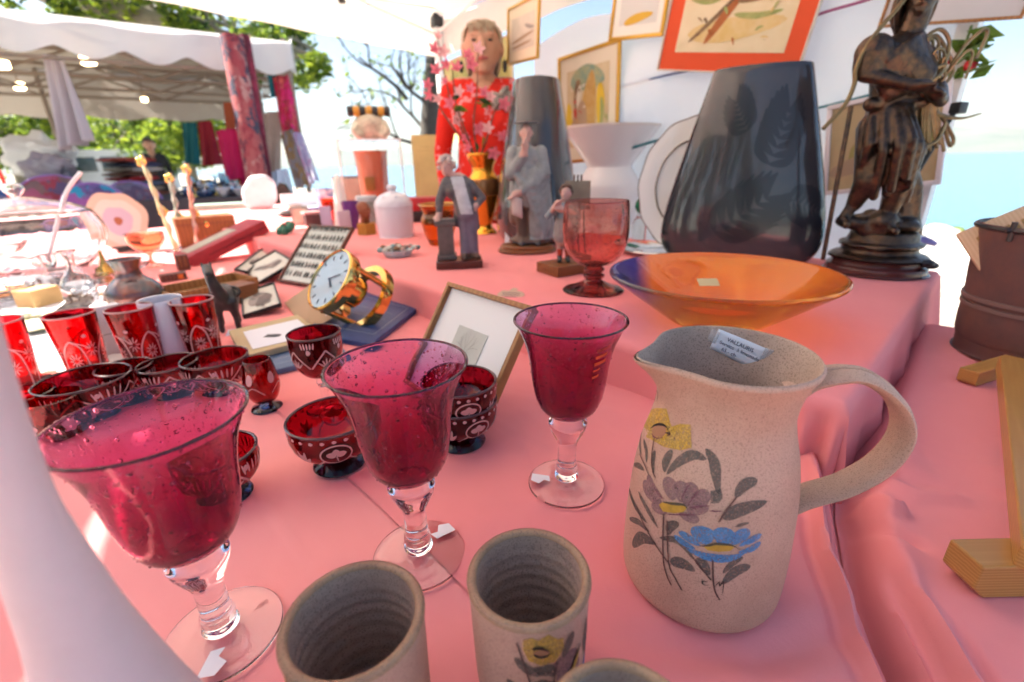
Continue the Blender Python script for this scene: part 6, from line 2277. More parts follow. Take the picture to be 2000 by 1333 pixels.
# the sheaf: bundled stalks tied in the middle, looping back over the top
m_stalk = mat('bronze gilt stalk', (.30, .22, .11), .4, metal=.75, var=(60, .6), col2=(.12, .09, .06))
rs_ = random.Random(11)
for k in range(26):
    fx, fy = rs_.uniform(-1, 1), rs_.uniform(-1, 1)
    tie = J((0.849, 1.040, 1.177)) + Vector((fx * .016, fy * .014, 0))
    lo = J((0.878, 1.040, 1.091)) + Vector((fx * .032, fy * .02, rs_.uniform(-.02, .03)))
    hi = J((0.844, 1.040, 1.227)) + Vector((fx * .034, fy * .03, rs_.uniform(-.02, .03)))
    pts = [lo, tie, hi]
    if k % 3 == 0:
        pts += [hi + Vector((.006 + fx * .02, fy * .02, .035)), hi + Vector((.022 + fx * .015, fy * .02, .03)), hi + Vector((.026, fy * .02, -.01))]
    rod('stalk', pts, rs_.uniform(.0022, .0034), m_stalk, 6)
for pts in ([(0.791, 1.030, 1.217), (0.800, 1.030, 1.274), (0.827, 1.030, 1.296), (0.854, 1.030, 1.272), (0.852, 1.030, 1.225), (0.827, 1.030, 1.199)], [(0.819, 1.050, 1.229), (0.833, 1.050, 1.290), (0.870, 1.050, 1.263), (0.893, 1.050, 1.228), (0.883, 1.050, 1.205)], [(0.787, 1.010, 1.201), (0.813, 1.010, 1.223), (0.839, 1.010, 1.232), (0.832, 1.010, 1.214), (0.796, 1.010, 1.195)], [(0.808, 1.020, 1.111), (0.845, 1.020, 1.091), (0.874, 1.020, 1.100), (0.882, 1.020, 1.133)], [(0.876, 1.030, 1.148), (0.915, 1.030, 1.104), (0.912, 1.030, 1.090), (0.892, 1.030, 1.124)]):
    rod('loop', [J(p) for p in pts], .0034, m_stalk, 6)
for yy in (192, 197, 202):
    b = MB()
    c = J((0.849, 1.040, 1.176)) + Vector((0, 0, (197 - yy) * .0012))
    b.tube([c + Vector((math.cos(a / 12 * 2 * PI) * .026, math.sin(a / 12 * 2 * PI) * .022, 0)) for a in range(13)], .003, 6)
    b.build('binding', m_stalk, st)
b = MB()
rp_ = curve_pts([J((0.863, 1.030, 1.151)), J((0.892, 1.030, 1.143)), J((0.924, 1.030, 1.141)), J((0.957, 1.030, 1.149))], 6)
b.tube(rp_, [lerp(.0055, .0012, i / (len(rp_) - 1)) for i in range(len(rp_))], 6)
b.build('reed', m_stalk, st)

# ------------------------------------------------------------------ smaller things on the tier
m_lustre = mat('gold lustre glaze', (.72, .36, .05), .1, metal=.95)
m_ivory = mat('ivory glaze', (.62, .50, .36), .2, coat=.4)
q = (-0.093, 1.816, 0.825)
hh = 1.107 - T
t = thing('gilt_jug', 'tall gold lustre jug with ivory handle holding pink blossom branches', 'jug', (q[0], q[1], T + .0005), face(q[0], q[1]))
b = MB()
gp = [(.0005, 0), (.042, 0), (.044, .006), (.030, .020), (.026, .034), (.034, hh * .22), (.052, hh * .42), (.060, hh * .58), (.056, hh * .70), (.042, hh * .78), (.040, hh * .84), (.052, hh * .93), (.058, hh), (.054, hh), (.040, hh * .90), (.034, hh * .8), (.0005, hh * .7)]
b.lathe(smooth_prof(gp, 4), 48)
b.build('body', m_lustre, t, smooth=50)
b = MB()
b.tube(curve_pts([(.05, 0, hh * .70), (.075, 0, hh * .73), (.088, 0, hh * .62), (.080, 0, hh * .42), (.060, 0, hh * .27), (.034, 0, hh * .18)], 6), .0065, 10)
b.build('handle', m_ivory, t)
b = MB()
b.lathe([(.0615, hh * .50), (.0625, hh * .54), (.0615, hh * .66), (.058, hh * .70)], 48)
b.build('band', mat('brown lustre band', (.30, .13, .05), .15, metal=.6), t)
m_pinkb = sheet('pink blossom petal', (.74, .22, .30), .35)
m_paleb = sheet('pale blossom petal', (.80, .48, .50), .35)
m_twig = mat('blossom twig', (.12, .07, .05), .8)
bl = thing('blossom_branches', 'artificial pink blossom branches standing in the gold lustre jug', 'flowers', (q[0], q[1], T + hh * .9))
bo = Vector((q[0], q[1], T + hh * .9))
YB = q[1]
br_ = [[(-0.108, 1.950, 1.091), (-0.118, 1.930, 1.203), (-0.101, 1.920, 1.305), (-0.091, 1.900, 1.419)], [(-0.114, 1.950, 1.091), (-0.168, 1.950, 1.205), (-0.205, 1.950, 1.328), (-0.228, 1.950, 1.473)], [(-0.116, 1.950, 1.091), (-0.147, 1.920, 1.182), (-0.173, 1.900, 1.271), (-0.176, 1.880, 1.367)], [(-0.104, 1.950, 1.091), (-0.070, 1.920, 1.166), (-0.042, 1.900, 1.242), (-0.009, 1.880, 1.274)], [(-0.112, 1.950, 1.091), (-0.185, 1.970, 1.185), (-0.243, 1.980, 1.271), (-0.270, 1.980, 1.333)], [(-0.104, 1.950, 1.091), (-0.057, 1.900, 1.125), (-0.038, 1.860, 1.110), (-0.032, 1.840, 1.095)]]
sh_ = Vector((0, YB - 1.95, 0))
for pts in br_:
    b = MB()
    cp_ = curve_pts([Vector(p) + sh_ - bo for p in pts], 6)
    b.tube(cp_, [lerp(.004, .0018, i / (len(cp_) - 1)) for i in range(len(cp_))], 6)
    b.build('twig', m_twig, bl)
rnd = random.Random(2)
fl = [(-0.228, 1.950, 1.473), (-0.242, 1.950, 1.436), (-0.239, 1.950, 1.375), (-0.209, 1.950, 1.431), (-0.278, 1.970, 1.335), (-0.267, 1.970, 1.306), (-0.241, 1.970, 1.288), (-0.199, 1.940, 1.393), (-0.165, 1.920, 1.373), (-0.090, 1.890, 1.424), (-0.123, 1.890, 1.409), (-0.117, 1.890, 1.383), (-0.160, 1.900, 1.304), (-0.120, 1.900, 1.310), (-0.077, 1.900, 1.299), (-0.055, 1.880, 1.283), (-0.011, 1.870, 1.261), (-0.101, 1.900, 1.187), (-0.066, 1.880, 1.188), (-0.012, 1.860, 1.162), (-0.049, 1.850, 1.110), (-0.181, 1.950, 1.223), (-0.149, 1.930, 1.164), (-0.191, 1.930, 1.271), (-0.164, 1.930, 1.235), (-0.136, 1.920, 1.131), (-0.207, 1.940, 1.340)]
for k, p in enumerate(fl):
    b = MB()
    c = Vector(p) + sh_ - bo
    ax = Vector((rnd.uniform(-.6, .6), -1, rnd.uniform(-.3, .6))).normalized()
    Q = ax.to_track_quat('Z', 'Y').to_matrix().to_4x4()
    sz = rnd.uniform(.016, .026)
    op = rnd.uniform(.25, .9)
    for i in range(5):
        a = 2 * PI * i / 5

        def pet(u, v):
            r = sz * v
            w_ = sz * .62 * math.sin(PI * min(1, v * .85 + .08)) * (u - .5)
            return (math.cos(a) * r - math.sin(a) * w_, math.sin(a) * r + math.cos(a) * w_, sz * (1 - op) * v + sz * .3 * v * v * op + .12 * sz * (2 * u - 1) ** 2)
        b.grid(pet, 4, 5, T=Matrix.Translation(c) @ Q)
    b.build('blossom', m_pinkb if k % 3 else m_paleb, bl, smooth=70)
for p in ((-0.155, 1.900, 1.257), (-0.075, 1.900, 1.265), (-0.092, 1.900, 1.139), (-0.180, 1.930, 1.299)):
    b = MB()
    leaves(b, 4, lambda: Vector(p) + sh_ - bo + Vector((rnd.uniform(-.02, .02), 0, rnd.uniform(-.01, .01))), .05, rnd)
    b.build('leaf', [m_leaf_g, m_leaf_d, m_leaf_d], bl, smooth=0)

q = (-0.233, 1.570, 0.825)
t = thing('glass_bowl', 'amber glass pot with rolled rim behind the pedestal figurine', 'bowl', (q[0], q[1], T + .0006))
hh = 0.954 - T
b = MB()
b.lathe(smooth_prof([(.0005, 0), (.03, 0), (.036, .004), (.050, hh * .3), (.058, hh * .62), (.050, hh * .78), (.052, hh * .86), (.062, hh), (.058, hh + .001), (.048, hh * .86), (.046, hh * .78), (.054, hh * .6), (.046, hh * .3), (.03, .01), (.0005, .008)], 4), 48)
b.build('body', glass('honey amber glass', (.80, .40, .04), wob=(20, .2)), t, smooth=60)
b = MB()
b.lathe([(.060, hh - .002), (.0645, hh), (.060, hh + .003), (.057, hh)], 48)
b.build('rim', m_giltline, t)

q = (-0.428, 1.786, 0.825)
hh = 1.009 - T
t = thing('lidded_jar', 'white porcelain jar with domed lid and knob', 'jar', (q[0], q[1], T + .0005))
b = MB()
b.lathe(smooth_prof([(.0005, 0), (.060, 0), (.064, .006), (.068, hh * .3), (.069, hh * .55), (.067, hh * .58)], 4), 48)
b.build('body', mat('lilac white porcelain', (.66, .66, .74), .2, coat=.3), t, smooth=50)
b = MB()
b.lathe(smooth_prof([(.070, hh * .575), (.071, hh * .60), (.066, hh * .70), (.050, hh * .80), (.026, hh * .86), (.014, hh * .88), (.013, hh * .90), (.018, hh * .95), (.014, hh), (.0005, hh)], 4), 48)
b.build('lid', mat('lilac white porcelain'), t, smooth=50)
b = MB()
b.tube([(math.cos(a / 10 * PI + PI) * .024, -.050 + .012 * math.sin(a / 10 * PI), hh * .80 - .010 * math.sin(a / 10 * PI)) for a in range(11)], .005, 8)
b.build('lid_handle', mat('lilac white porcelain'), t)

q = (-0.560, 1.861, 0.825)
hh = 0.945 - T
t = thing('bust', 'small red brown carved head on a yellow wooden block', 'figurine', (q[0], q[1], T + .0005), face(q[0], q[1]) + .5)
b = MB()
b.prism([(math.cos(k * PI / 3) * .040, math.sin(k * PI / 3) * .034) for k in range(6)], 0, hh * .36)
b.build('block', wood('yellow box wood', (.46, .22, .03), (.38, .16, .02), (40, 10, 40)), t, smooth=0)
pr = head_prims((0, 0, hh * .74), hh * .46, 0) + [('c', (0, .005, hh * .34), (0, 0, hh * .6), .018, .016), ('e', (0, .01, hh * .86), (.024, .028, .022))]
fuse('head', pr, .0035, mat('carved red wood', (.22, .055, .02), .4), t, 3)

q = (-0.328, 1.363, 0.825)
t = thing('shell_dish', 'pale blue shell dish heaped with beads and small shells', 'dish', (q[0], q[1], T + .0006), .3)
b = MB()
b.lathe(smooth_prof([(.0005, 0), (.030, 0), (.040, .010), (.044, .020), (.038, .018), (.0005, .012)], 4), 36, sx=1.0, sy=.75, mod=lambda r, z, a: r * (1 + .05 * math.sin(9 * a)))
b.build('dish', mat('pale blue shell', (.42, .52, .54), .35), t, smooth=60)
rnd = random.Random(6)
bm_ = [mat('bead pink', (.5, .3, .26), .3), mat('bead teal', (.25, .42, .42), .3), mat('bead brown', (.26, .13, .07), .3), mat('bead cream', (.6, .55, .48), .3)]
for k in range(34):
    b = MB()
    a, r = rnd.uniform(0, 6.28), rnd.uniform(0, .055) ** 1
    b.ball((math.cos(a) * r * 1.2, .02 + math.sin(a) * r * .6, .020 - r * .15 + rnd.uniform(0, .012)), (rnd.uniform(.006, .011), rnd.uniform(.006, .010), rnd.uniform(.005, .009)), 8, 6)
    b.build('bead', bm_[k % 4], t)

q = (0.007, 1.497, 0.825)
t = thing('price_card', 'folded white card propped in front of the scholar figurine', 'card', (q[0], q[1], T + .0005), face(q[0], q[1]) - .5)
b = MB()
zz = 0.967 - T
b.grid(lambda u, v: ((u - .5) * .055, .02 * v, zz * v), 2, 2)
b.build('front', m_paper, t, smooth=0, thick=.0006)
b = MB()
b.grid(lambda u, v: ((u - .5) * .055, .04 - .02 * v, zz * v), 2, 2)
b.build('back', m_paper, t, smooth=0, thick=.0006)
q = (-0.000, 0.907, 0.825)
t = thing('price_tag', 'small ragged buff paper tag lying on the tier behind the leaning frame', 'tag', (q[0], q[1], T + .002), face(q[0], q[1]), rot=(R(24), 0, face(q[0], q[1]) - .15))
b = MB()
b.prism([(-.026, -.012), (.018, -.016), (.028, .0), (.022, .010), (.010, .012), (.012, .020), (.002, .022), (-.006, .012), (-.018, .014), (-.028, .002)], 0, .0006)
b.build('paper', mat('buff paper', (.62, .40, .28), .8), t, smooth=0)
for y in (-.008, -.002, .004):
    b = MB()
    stroke2(b, .0014, [(-.018, y), (0, y + .001), (.018, y - .001)], .0009, 'stem')
    b.build('pencil_line', m_ink, t, smooth=0)

# left half of the tier: case, bear, card, boxes
q = (-0.722, 2.633, 0.825)
dq = q[1]
cs = thing('display_case', 'clear acrylic display case holding a terracotta pot', 'case', (q[0], q[1], T + .0005), face(q[0], q[1]))
m_acr = glass('clear acrylic', (.96, .97, .98), 0, 1.2)
wz = 1.198 - T
for (c, d) in (((-.15, 0, wz / 2), (.004, .20, wz)), ((.15, 0, wz / 2), (.004, .20, wz)), ((0, .10, wz / 2), (.296, .004, wz)), ((0, 0, wz + .002), (.31, .21, .005)), ((0, 0, .003), (.296, .19, .005))):
    b = MB()
    b.box(c, d)
    b.build('panel', m_acr, cs, smooth=0)
for p0_, p1_ in [((x, y, 0), (x, y, wz)) for x in (-.152, .152) for y in (-.1, .1)] + [((-.152, y, wz + .002), (.152, y, wz + .002)) for y in (-.105, .105)] + [((x, -.105, wz + .002), (x, .105, wz + .002)) for x in (-.155, .155)]:
    b = MB()
    b.tube([p0_, p1_], .0035, 6)
    b.build('edge', mat('pale acrylic edge', (.7, .68, .66), .3), cs)
t = thing('terracotta_pot', 'glossy terracotta pot inside the acrylic case', 'pot', (q[0], q[1], T + .007), face(q[0], q[1]))
b = MB()
b.lathe(smooth_prof([(.0005, 0), (.070, 0), (.074, .006), (.076, wz * .4), (.082, wz * .76), (.086, wz * .84), (.080, wz * .84), (.0005, wz * .7)], 4), 40)
b.build('body', mat('glossy terracotta', (.38, .12, .07), .18, coat=.5), t, smooth=50)
b = MB()
b.box((-.02, -.085, wz * .42), (.05, .008, .07), bev=.002)
b.build('plaque', mat('bronze plaque', (.24, .11, .03), .4, metal=.5), t, smooth=30)
# cream curly toy bear on top of the case, with a black and amber striped band on its head
q2 = (q[0] + .02, q[1] - .01)
t = thing('toy_bear', 'cream curly toy bear wearing a black and amber striped bolster on top of the case', 'toy', (q2[0], q2[1], T + wz + .0055), face(*q2))
br = .075
pr = [('e', (0, 0, br * .8), (br * 1.05, br * .9, br * .85)), ('e', (0, -.03, br * 1.0), (br * .6, br * .6, br * .55)), ('e', (.05, 0, br * 1.55), (.02, .012, .02)), ('e', (-.05, 0, br * 1.55), (.02, .012, .02)), ('e', (-.06, -.04, .02), (.025, .04, .02)), ('e', (.06, -.04, .02), (.025, .04, .02)), ('c', (-.065, -.02, br), (-.08, -.06, br * .5), .02, .018), ('c', (.065, -.02, br), (.08, -.06, br * .5), .02, .018)]
fuse('body', pr, .006, mat('cream curly fur', (.64, .58, .47), .95, bump=(110, 1., .01), var=(60, .5)), t, 3)
for k in range(7):
    b = MB()
    x = (k - 3) * .030
    b.lathe([(.0005, -.015), (.022, -.0145), (.026, 0), (.022, .0145), (.0005, .015)], 16, T=Matrix.Translation((x, -.01, br * 1.75)) @ Matrix.Rotation(R(90), 4, 'Y'))
    b.build('stripe', m_black if k % 2 == 0 else mat('amber stripe', (.55, .28, .04), .5), t)
b = MB()
b.tube([(-.075, 0, br * 1.8), (-.078, 0, br * 2.5)], [.005, .002], 6)
b.build('feeler', m_black, t)

q = (-0.445, 2.935, 0.825)
t = thing('yellow_card', 'plain yellow card leaning upright left of the gold lustre jug', 'card', (q[0], q[1], T + .0005), face(q[0], q[1]), rot=(R(-12), 0, face(q[0], q[1])))
zz = (1.242 - T) / math.cos(R(12))
b = MB()
wd_ = 74 / 905 * (q[1] * .934 + .25 * .358) * 1.0
b.box((0, 0, zz / 2), (wd_, .002, zz))
b.build('sheet', mat('aged yellow paper', (.58, .46, .20), .85, var=(8, .3)), t, smooth=0)
for k, (x0, x1) in enumerate(((-.3, .3), (-.36, .36))):
    b = MB()
    for i in range(9):
        u0 = lerp(x0, x1, i / 9) * wd_
        b.box((u0 + .006, -.0016, zz * (.84 - .05 * k)), (.008, .0006, .0022))
    b.build('print_line', mat('faded ink', (.2, .15, .07), .8), t, smooth=0)
q = (-0.391, 2.280, 0.825)
t = thing('red_box', 'long flat red lacquer box lying behind the jar and amber pot', 'box', (q[0], q[1], T + .0005), face(q[0], q[1]) - .1)
zz = 0.935 - T
for k, (z0_, z1_, m_) in enumerate(((0, zz * .45, mat('black box base', (.03, .02, .02), .4)), (zz * .45 + .001, zz, mat('red lacquer', (.42, .02, .025), .3)))):
    b = MB()
    b.box((.0, 0, (z0_ + z1_) / 2), (.40 - .01 * (1 - k), .10, z1_ - z0_), bev=.003)
    b.build('base' if k == 0 else 'lid', m_, t, smooth=30)


def small(name, label, cat, px, d, m, rz=0., parts=None, grp=None):
    """a little box-like article: px = position on the tier, d = size"""
    t = thing(name, label, cat, (px[0], px[1], T + .0006), face(px[0], px[1]) + rz, grp)
    b = MB()
    b.box((0, 0, d[2] / 2), d, bev=min(d) * .08)
    b.build('body', m, t, smooth=30)
    for nm, c, dd, m_ in parts or []:
        b = MB()
        b.box(c, dd, bev=min(dd) * .1)
        b.build(nm, m_, t, smooth=30)
    return t


def turned(name, label, cat, px, prof, m, grp=None, extra=None):
    t = thing(name, label, cat, (px[0], px[1], T + .0006), face(px[0], px[1]), grp)
    b = MB()
    b.lathe(smooth_prof(prof, 4), 36)
    b.build('body', m, t, smooth=50)
    for nm, pf, m_ in extra or []:
        b = MB()
        b.lathe(smooth_prof(pf, 3), 36)
        b.build(nm, m_, t, smooth=50)
    return t


m_lil = mat('lilac paper', (.46, .38, .52), .8)
turned('white_cone', 'slender white porcelain cone standing in the clutter left of the bust', 'ornament', (-0.761, 2.188, 0.825), [(.0005, 0), (.040, 0), (.041, .004), (.030, .10), (.018, .19), (.008, .215), (.0005, .217)], m_china)
turned('purple_cup', 'dark purple cup beside the white cone', 'cup', (-0.680, 2.067, 0.825), [(.0005, 0), (.022, 0), (.025, .004), (.036, .10), (.034, .101), (.024, .01), (.0005, .008)], mat('purple glaze', (.12, .03, .20), .3))
turned('tin', 'greenish tin with pale lid behind the carved head', 'tin', (-0.660, 2.248, 0.825), [(.0005, 0), (.042, 0), (.043, .003), (.043, .10), (.0005, .10)], mat('tin print', (.24, .30, .26), .4, var=(40, .8), col2=(.5, .48, .5)), None, [('lid', [(.0005, .1005), (.045, .1005), (.046, .104), (.045, .122), (.0005, .122)], mat('pale tin lid', (.45, .52, .55), .3))])
turned('orange_glass', 'orange glass beaker in the clutter left of the white cone', 'glass', (-0.851, 2.283, 0.825), [(.0005, 0), (.026, 0), (.028, .004), (.036, .10), (.034, .101), (.026, .012), (.0005, .010)], glass('orange beaker glass', (.75, .16, .05)))
turned('blue_cup', 'navy blue and white cup at the back of the clutter', 'cup', (-1.172, 3.112, 0.825), [(.0005, 0), (.05, 0), (.056, .006), (.06, .11), (.057, .112), (.05, .02), (.0005, .015)], mat('navy glaze', (.03, .05, .22), .25, var=(20, .9), col2=(.6, .62, .7)))
small('picture_card', 'buff card with dark top edge standing behind the white cone', 'card', (-0.886, 2.724, 0.825), (.17, .012, .19), mat('buff board', (.58, .42, .33), .8), .1, [('top_edge', (0, 0, .196), (.172, .016, .010), m_darkwood)])
small('dark_box', 'small dark brown box with pink lid in the clutter', 'box', (-0.898, 2.213, 0.825), (.10, .05, .05), mat('dark brown card', (.07, .03, .03), .6), .3, [('lid', (0, 0, .056), (.106, .055, .012), mat('dusty pink lid', (.46, .26, .26), .7))])
small('lilac_booklet', 'lilac booklet leaning against the dark box', 'booklet', (-0.757, 1.981, 0.825), (.045, .012, .10), m_lil, -.3)
small('lilac_booklet', 'pale lilac booklet standing right of the orange beaker', 'booklet', (-0.664, 1.921, 0.825), (.05, .012, .085), mat('pale lilac paper', (.56, .46, .54), .8), .4)
small('photo_frame', 'little framed photograph lying tilted near the dark stones', 'picture', (-0.970, 2.226, 0.825), (.075, .018, .085), mat('pewter frame', (.34, .30, .27), .4, metal=.5), -.2, [('photo', (0, -.0096, .043), (.055, .002, .062), mat('old photo', (.55, .45, .36), .6, var=(60, .5)))])
small('white_folder', 'white folded leaflet lying open at the back of the clutter', 'leaflet', (-1.326, 3.149, 0.825), (.26, .14, .012), m_paper, .5, [('page', (.0, .06, .05), (.25, .006, .09), mat('white page', (.78, .79, .82), .8))])
small('navy_box', 'navy and lilac box in front of the white leaflet', 'box', (-1.076, 2.602, 0.825), (.09, .06, .045), mat('navy box card', (.035, .035, .13), .6), .2, [('label', (0, -.031, .024), (.05, .002, .025), m_lil)])
for k, (px_, r, lb) in enumerate((((-1.204, 2.629, 0.825), .050, 'flat dark mussel-shaped stone on the tier'), ((-1.334, 3.011, 0.825), .055, 'brown speckled stone behind the flat dark one'))):
    b = MB()
    b.ball((0, 0, r * .36), (r * 1.3, r * .7, r * .36), 18, 10)
    tag(b.build('stone', mat('dark stone %d' % k, ((.06, .05, .05), (.20, .10, .07))[k], .4, var=(60, .7)), loc=(px_[0], px_[1], T + .0005), rot=(0, 0, .4 + k)), lb, 'stone')
q = (-1.698, 3.663, 0.825)
b = MB()
b.prism([(-.10, 0), (.10, 0), (.03, .14), (-.01, .15)], -.03, .03, T=Matrix.Rotation(R(90), 4, 'X'))
tag(b.build('black_wedge', mat('dark felt', (.03, .03, .025), .95), loc=(q[0], q[1], T + .0005), rot=(0, 0, .3)), 'dark felt peaked hat standing beside the white crystal', 'hat')
q = (-1.654, 3.229, 0.825)
b = MB()
b.prism([(-.10, .02), (-.06, 0), (.06, .0), (.105, .06), (.11, .17), (.06, .215), (-.03, .21), (-.10, .12)], -.05, .05, T=Matrix.Rotation(R(90), 4, 'X'))
o = b.build('crystal_block', mat('white quartz', (.74, .68, .70), .3, var=(12, .4), col2=(.62, .52, .52), bump=(20, .5, .01)), smooth=20, loc=(q[0], q[1], T + .0005), rot=(0, 0, face(q[0], q[1])))
md = o.modifiers.new('bevel', 'BEVEL')
md.width = .022
md.segments = 2
tag(o, 'large rounded block of white quartz at the far end of the tier', 'crystal')
q = (-0.903, 1.914, 0.825)
t = thing('green_flower', 'dark green glass flower ornament on the tier edge', 'ornament', (q[0], q[1], T + .0006), face(q[0], q[1]))
for k in range(7):
    b = MB()
    a = k * 2 * PI / 7
    b.ball((math.cos(a) * .022, math.sin(a) * .018, .022 + .012 * math.sin(a + 1)), (.016, .012, .018), 10, 8)
    b.build('petal', mat('green glass petal', (.03, .15, .09), .25, var=(50, .5)), t)
for c_, r_ in (((0, -.012, .040), .005), ((.01, -.012, .036), .004)):
    b = MB()
    b.ball(c_, r_, 8, 6)
    b.build('berry', mat('red berry', (.45, .03, .03), .3), t)
b = MB()
b.ball((-.01, -.01, .009), (.014, .012, .009), 10, 8)
b.build('pebble', m_china, t)
q = (-1.941, 3.299, 0.825)
small('green_box', 'flat pale green box near the far end of the tier', 'box', q, (.34, .14, .035), mat('pale green card', (.28, .40, .33), .7), .0)

# ------------------------------------------------------------------ things on the front table towards the left
# framed etching leaning on the tier
etch = [('etched_branch', mat('etching ink', (.34, .34, .30), .8), .012, p) for p in ([(.5, .05), (.5, .4), (.48, .95)], [(.5, .3), (.35, .55), (.2, .8)], [(.5, .35), (.65, .6), (.82, .82)], [(.5, .5), (.42, .7), (.34, .92)], [(.5, .52), (.6, .75), (.66, .95)], [(.4, .5), (.26, .58), (.1, .6)], [(.6, .52), (.75, .6), (.92, .62)], [(.35, .55), (.3, .72), (.28, .88)], [(.65, .6), (.72, .72), (.74, .9)])]
ef = picture('framed_etching', 'etching of a tree in wide white mount and oak frame, propped up behind the goblets', [(-.0943, .7151, .9009), (.0309, .571, .9009), (-.0411, .5084, .757), (-.1663, .6525, .757)], .007, m_oak, (.056, .050), m_mountw, etch, mat('pale etching paper', (.50, .52, .46), .9), depth=.014, nlines=0)
b = MB()
b.tube([(0, .04, -.008), (0, -.058, -.088)], .014, 4, flat=.15)
b.build('easel_strut', m_darkwood, ef, smooth=0)
# silhouettes
art = []
rnd = random.Random(4)
for r in range(6):
    for c in range(11):
        x, y = .08 + c * .084, .09 + r * .165
        art.append(('silhouette', mat('silhouette ink', (.07, .075, .07), .8), .045 * rnd.uniform(.7, 1.2), [(x, y), (x + rnd.uniform(-.02, .02), y + .05), (x + rnd.uniform(-.02, .02), y + .11)]))
picture('framed_silhouettes', 'framed sheet of small dark silhouettes in rows, leaning on the tier', [(-0.630, 1.508, 0.905), (-0.459, 1.405, 0.905), (-.537, 1.285, .757), (-.700, 1.372, .757)], .007, m_darkwood, None, None, art, mat('pale grey green print', (.60, .63, .58), .6), depth=.012, nlines=0)
blot = lambda c: [('drawn_shape', mat('print ink %d' % (i % 2), ((.16, .13, .12), (.30, .26, .24))[i % 2], .8), .16, p) for i, p in enumerate(c)]
for lb, cs_, seed in (('small black framed print lying flat nearest the leaning red box', [(-0.879, 1.444, 0.780), (-0.951, 1.805, 0.785), (-0.908, 1.751, 0.780), (-0.849, 1.502, 0.760)], 1), ('black framed print lying flat, overlapping the one beside the red box', [(-0.830, 1.642, 0.805), (-0.699, 1.453, 0.800), (-0.717, 1.333, 0.758), (-0.892, 1.545, 0.760)], 2), ('black framed print with a dark sprig, lying behind the animal figurine', [(-0.733, 1.219, 0.760), (-0.655, 1.246, 0.780), (-0.544, 1.078, 0.770), (-0.616, 1.024, 0.758)], 3)):
    rnd = random.Random(seed)
    picture('framed_print', lb, cs_, .004, m_blackwood, None, None, blot([[(rnd.uniform(.3, .7), rnd.uniform(.2, .8)) for _ in range(3)] for _ in range(6)]), mat('warm grey print', (.56, .55, .49), .7), depth=.010, nlines=8)
# tan card with a white printed emblem, blue folders, album
b = MB()
cdp = [Vector((-0.505, 1.146, 0.800)), Vector((-0.366, 0.960, 0.780)), Vector((-0.429, 0.918, 0.754)), Vector((-0.578, 1.144, 0.754))]
t = thing('kraft_card', 'brown kraft card with white printed shape, lying against the brass clock', 'card', cdp[3])
b.add([p - cdp[3] for p in cdp], [(0, 1, 2, 3)])
b.build('card', mat('kraft card', (.40, .27, .17), .85), t, smooth=0, thick=.001)
b = MB()
e = lambda u, v: (cdp[0] * (1 - u) * (1 - v) + cdp[1] * u * (1 - v) + cdp[2] * u * v + cdp[3] * (1 - u) * v) - cdp[3] + Vector((0, -.001, .0015))
b.add([e(.25, .12), e(.6, .1), e(.9, .35), e(.8, .6), e(.5, .5), e(.42, .62), e(.28, .5)], [(0, 1, 2, 3, 4, 5, 6)])
b.build('printed_shape', m_paper, t, smooth=0)
m_bluebook = mat('blue leatherette', (.025, .05, .16), .45, var=(50, .5), col2=(.04, .09, .24), bump=(200, .3, .001))


def slab(name, label, cat, px, z, th, m, lines=None, mline=None, bev=.002):
    P4 = [Vector(p) for p in px]
    c = sum(P4, Vector()) / 4
    t = thing(name, label, cat, (c.x, c.y, z))
    b = MB()
    b.prism([(p.x - c.x, p.y - c.y) for p in P4], 0, th)
    o = b.build('cover', m, t, smooth=0)
    md = o.modifiers.new('bevel', 'BEVEL')
    md.width = bev
    md.segments = 2
    for (u0, v0, u1, v1, w_) in lines or []:
        f = lambda u, v: (P4[0] * (1 - u) * (1 - v) + P4[1] * u * (1 - v) + P4[2] * u * v + P4[3] * (1 - u) * v) - c
        a, d = f(u0, v0), f(u1, v1)
        b = MB()
        stroke2(b, w_, [(a.x, a.y), ((a.x + d.x) / 2, (a.y + d.y) / 2), (d.x, d.y)], th + .0005, 'stem')
        b.build('tooled_line', mline, t, smooth=0)
    return t


m_toolg = mat('pale tooled line', (.34, .38, .42), .6)
slab('blue_folder', 'blue leatherette folder with tooled border under the brass clock', 'folder', [(-0.389, 1.243, 0.750), (-0.214, 1.076, 0.750), (-0.264, 0.816, 0.750), (-0.430, 0.892, 0.750)], L + .0015, .012, m_bluebook, [(.1, .2, .9, .2, .0015), (.9, .2, .9, .85, .0015), (.1, .85, .9, .85, .0015), (.2, .4, .8, .4, .001), (.2, .55, .8, .55, .001), (.5, .2, .5, .85, .001)], m_toolg)
slab('blue_book', 'blue book partly under the beige album, behind the ruby wine glass', 'book', [(-0.498, 0.840, 0.750), (-0.382, 0.905, 0.750), (-0.299, 0.778, 0.750), (-0.402, 0.702, 0.750)], L + .0015, .010, mat('slate blue cover', (.10, .16, .28), .5, var=(40, .4)), [(.1, .7, .9, .7, .0015), (.1, .85, .9, .85, .001)], m_toolg)
al = slab('album', 'beige framed document album lying behind the ruby bowls', 'album', [(-0.567, 0.878, 0.750), (-0.470, 0.976, 0.750), (-0.357, 0.837, 0.750), (-0.464, 0.738, 0.750)], L + .0125, .012, mat('beige album cover', (.50, .39, .22), .7))
P4 = [Vector(p) for p in ((-0.530, 0.864, 0.750), (-0.454, 0.938, 0.750), (-0.376, 0.838, 0.750), (-0.462, 0.769, 0.750))]
cc_ = Vector(al.location)
b = MB()
b.add([Vector((p.x - cc_.x, p.y - cc_.y, .0128)) for p in P4], [(0, 1, 2, 3)])
b.build('paper', m_paper, al, smooth=0, thick=.0004)
b = MB()
ctp = (P4[0] + P4[3]) / 2 * .7 + (P4[1] + P4[2]) / 2 * .3
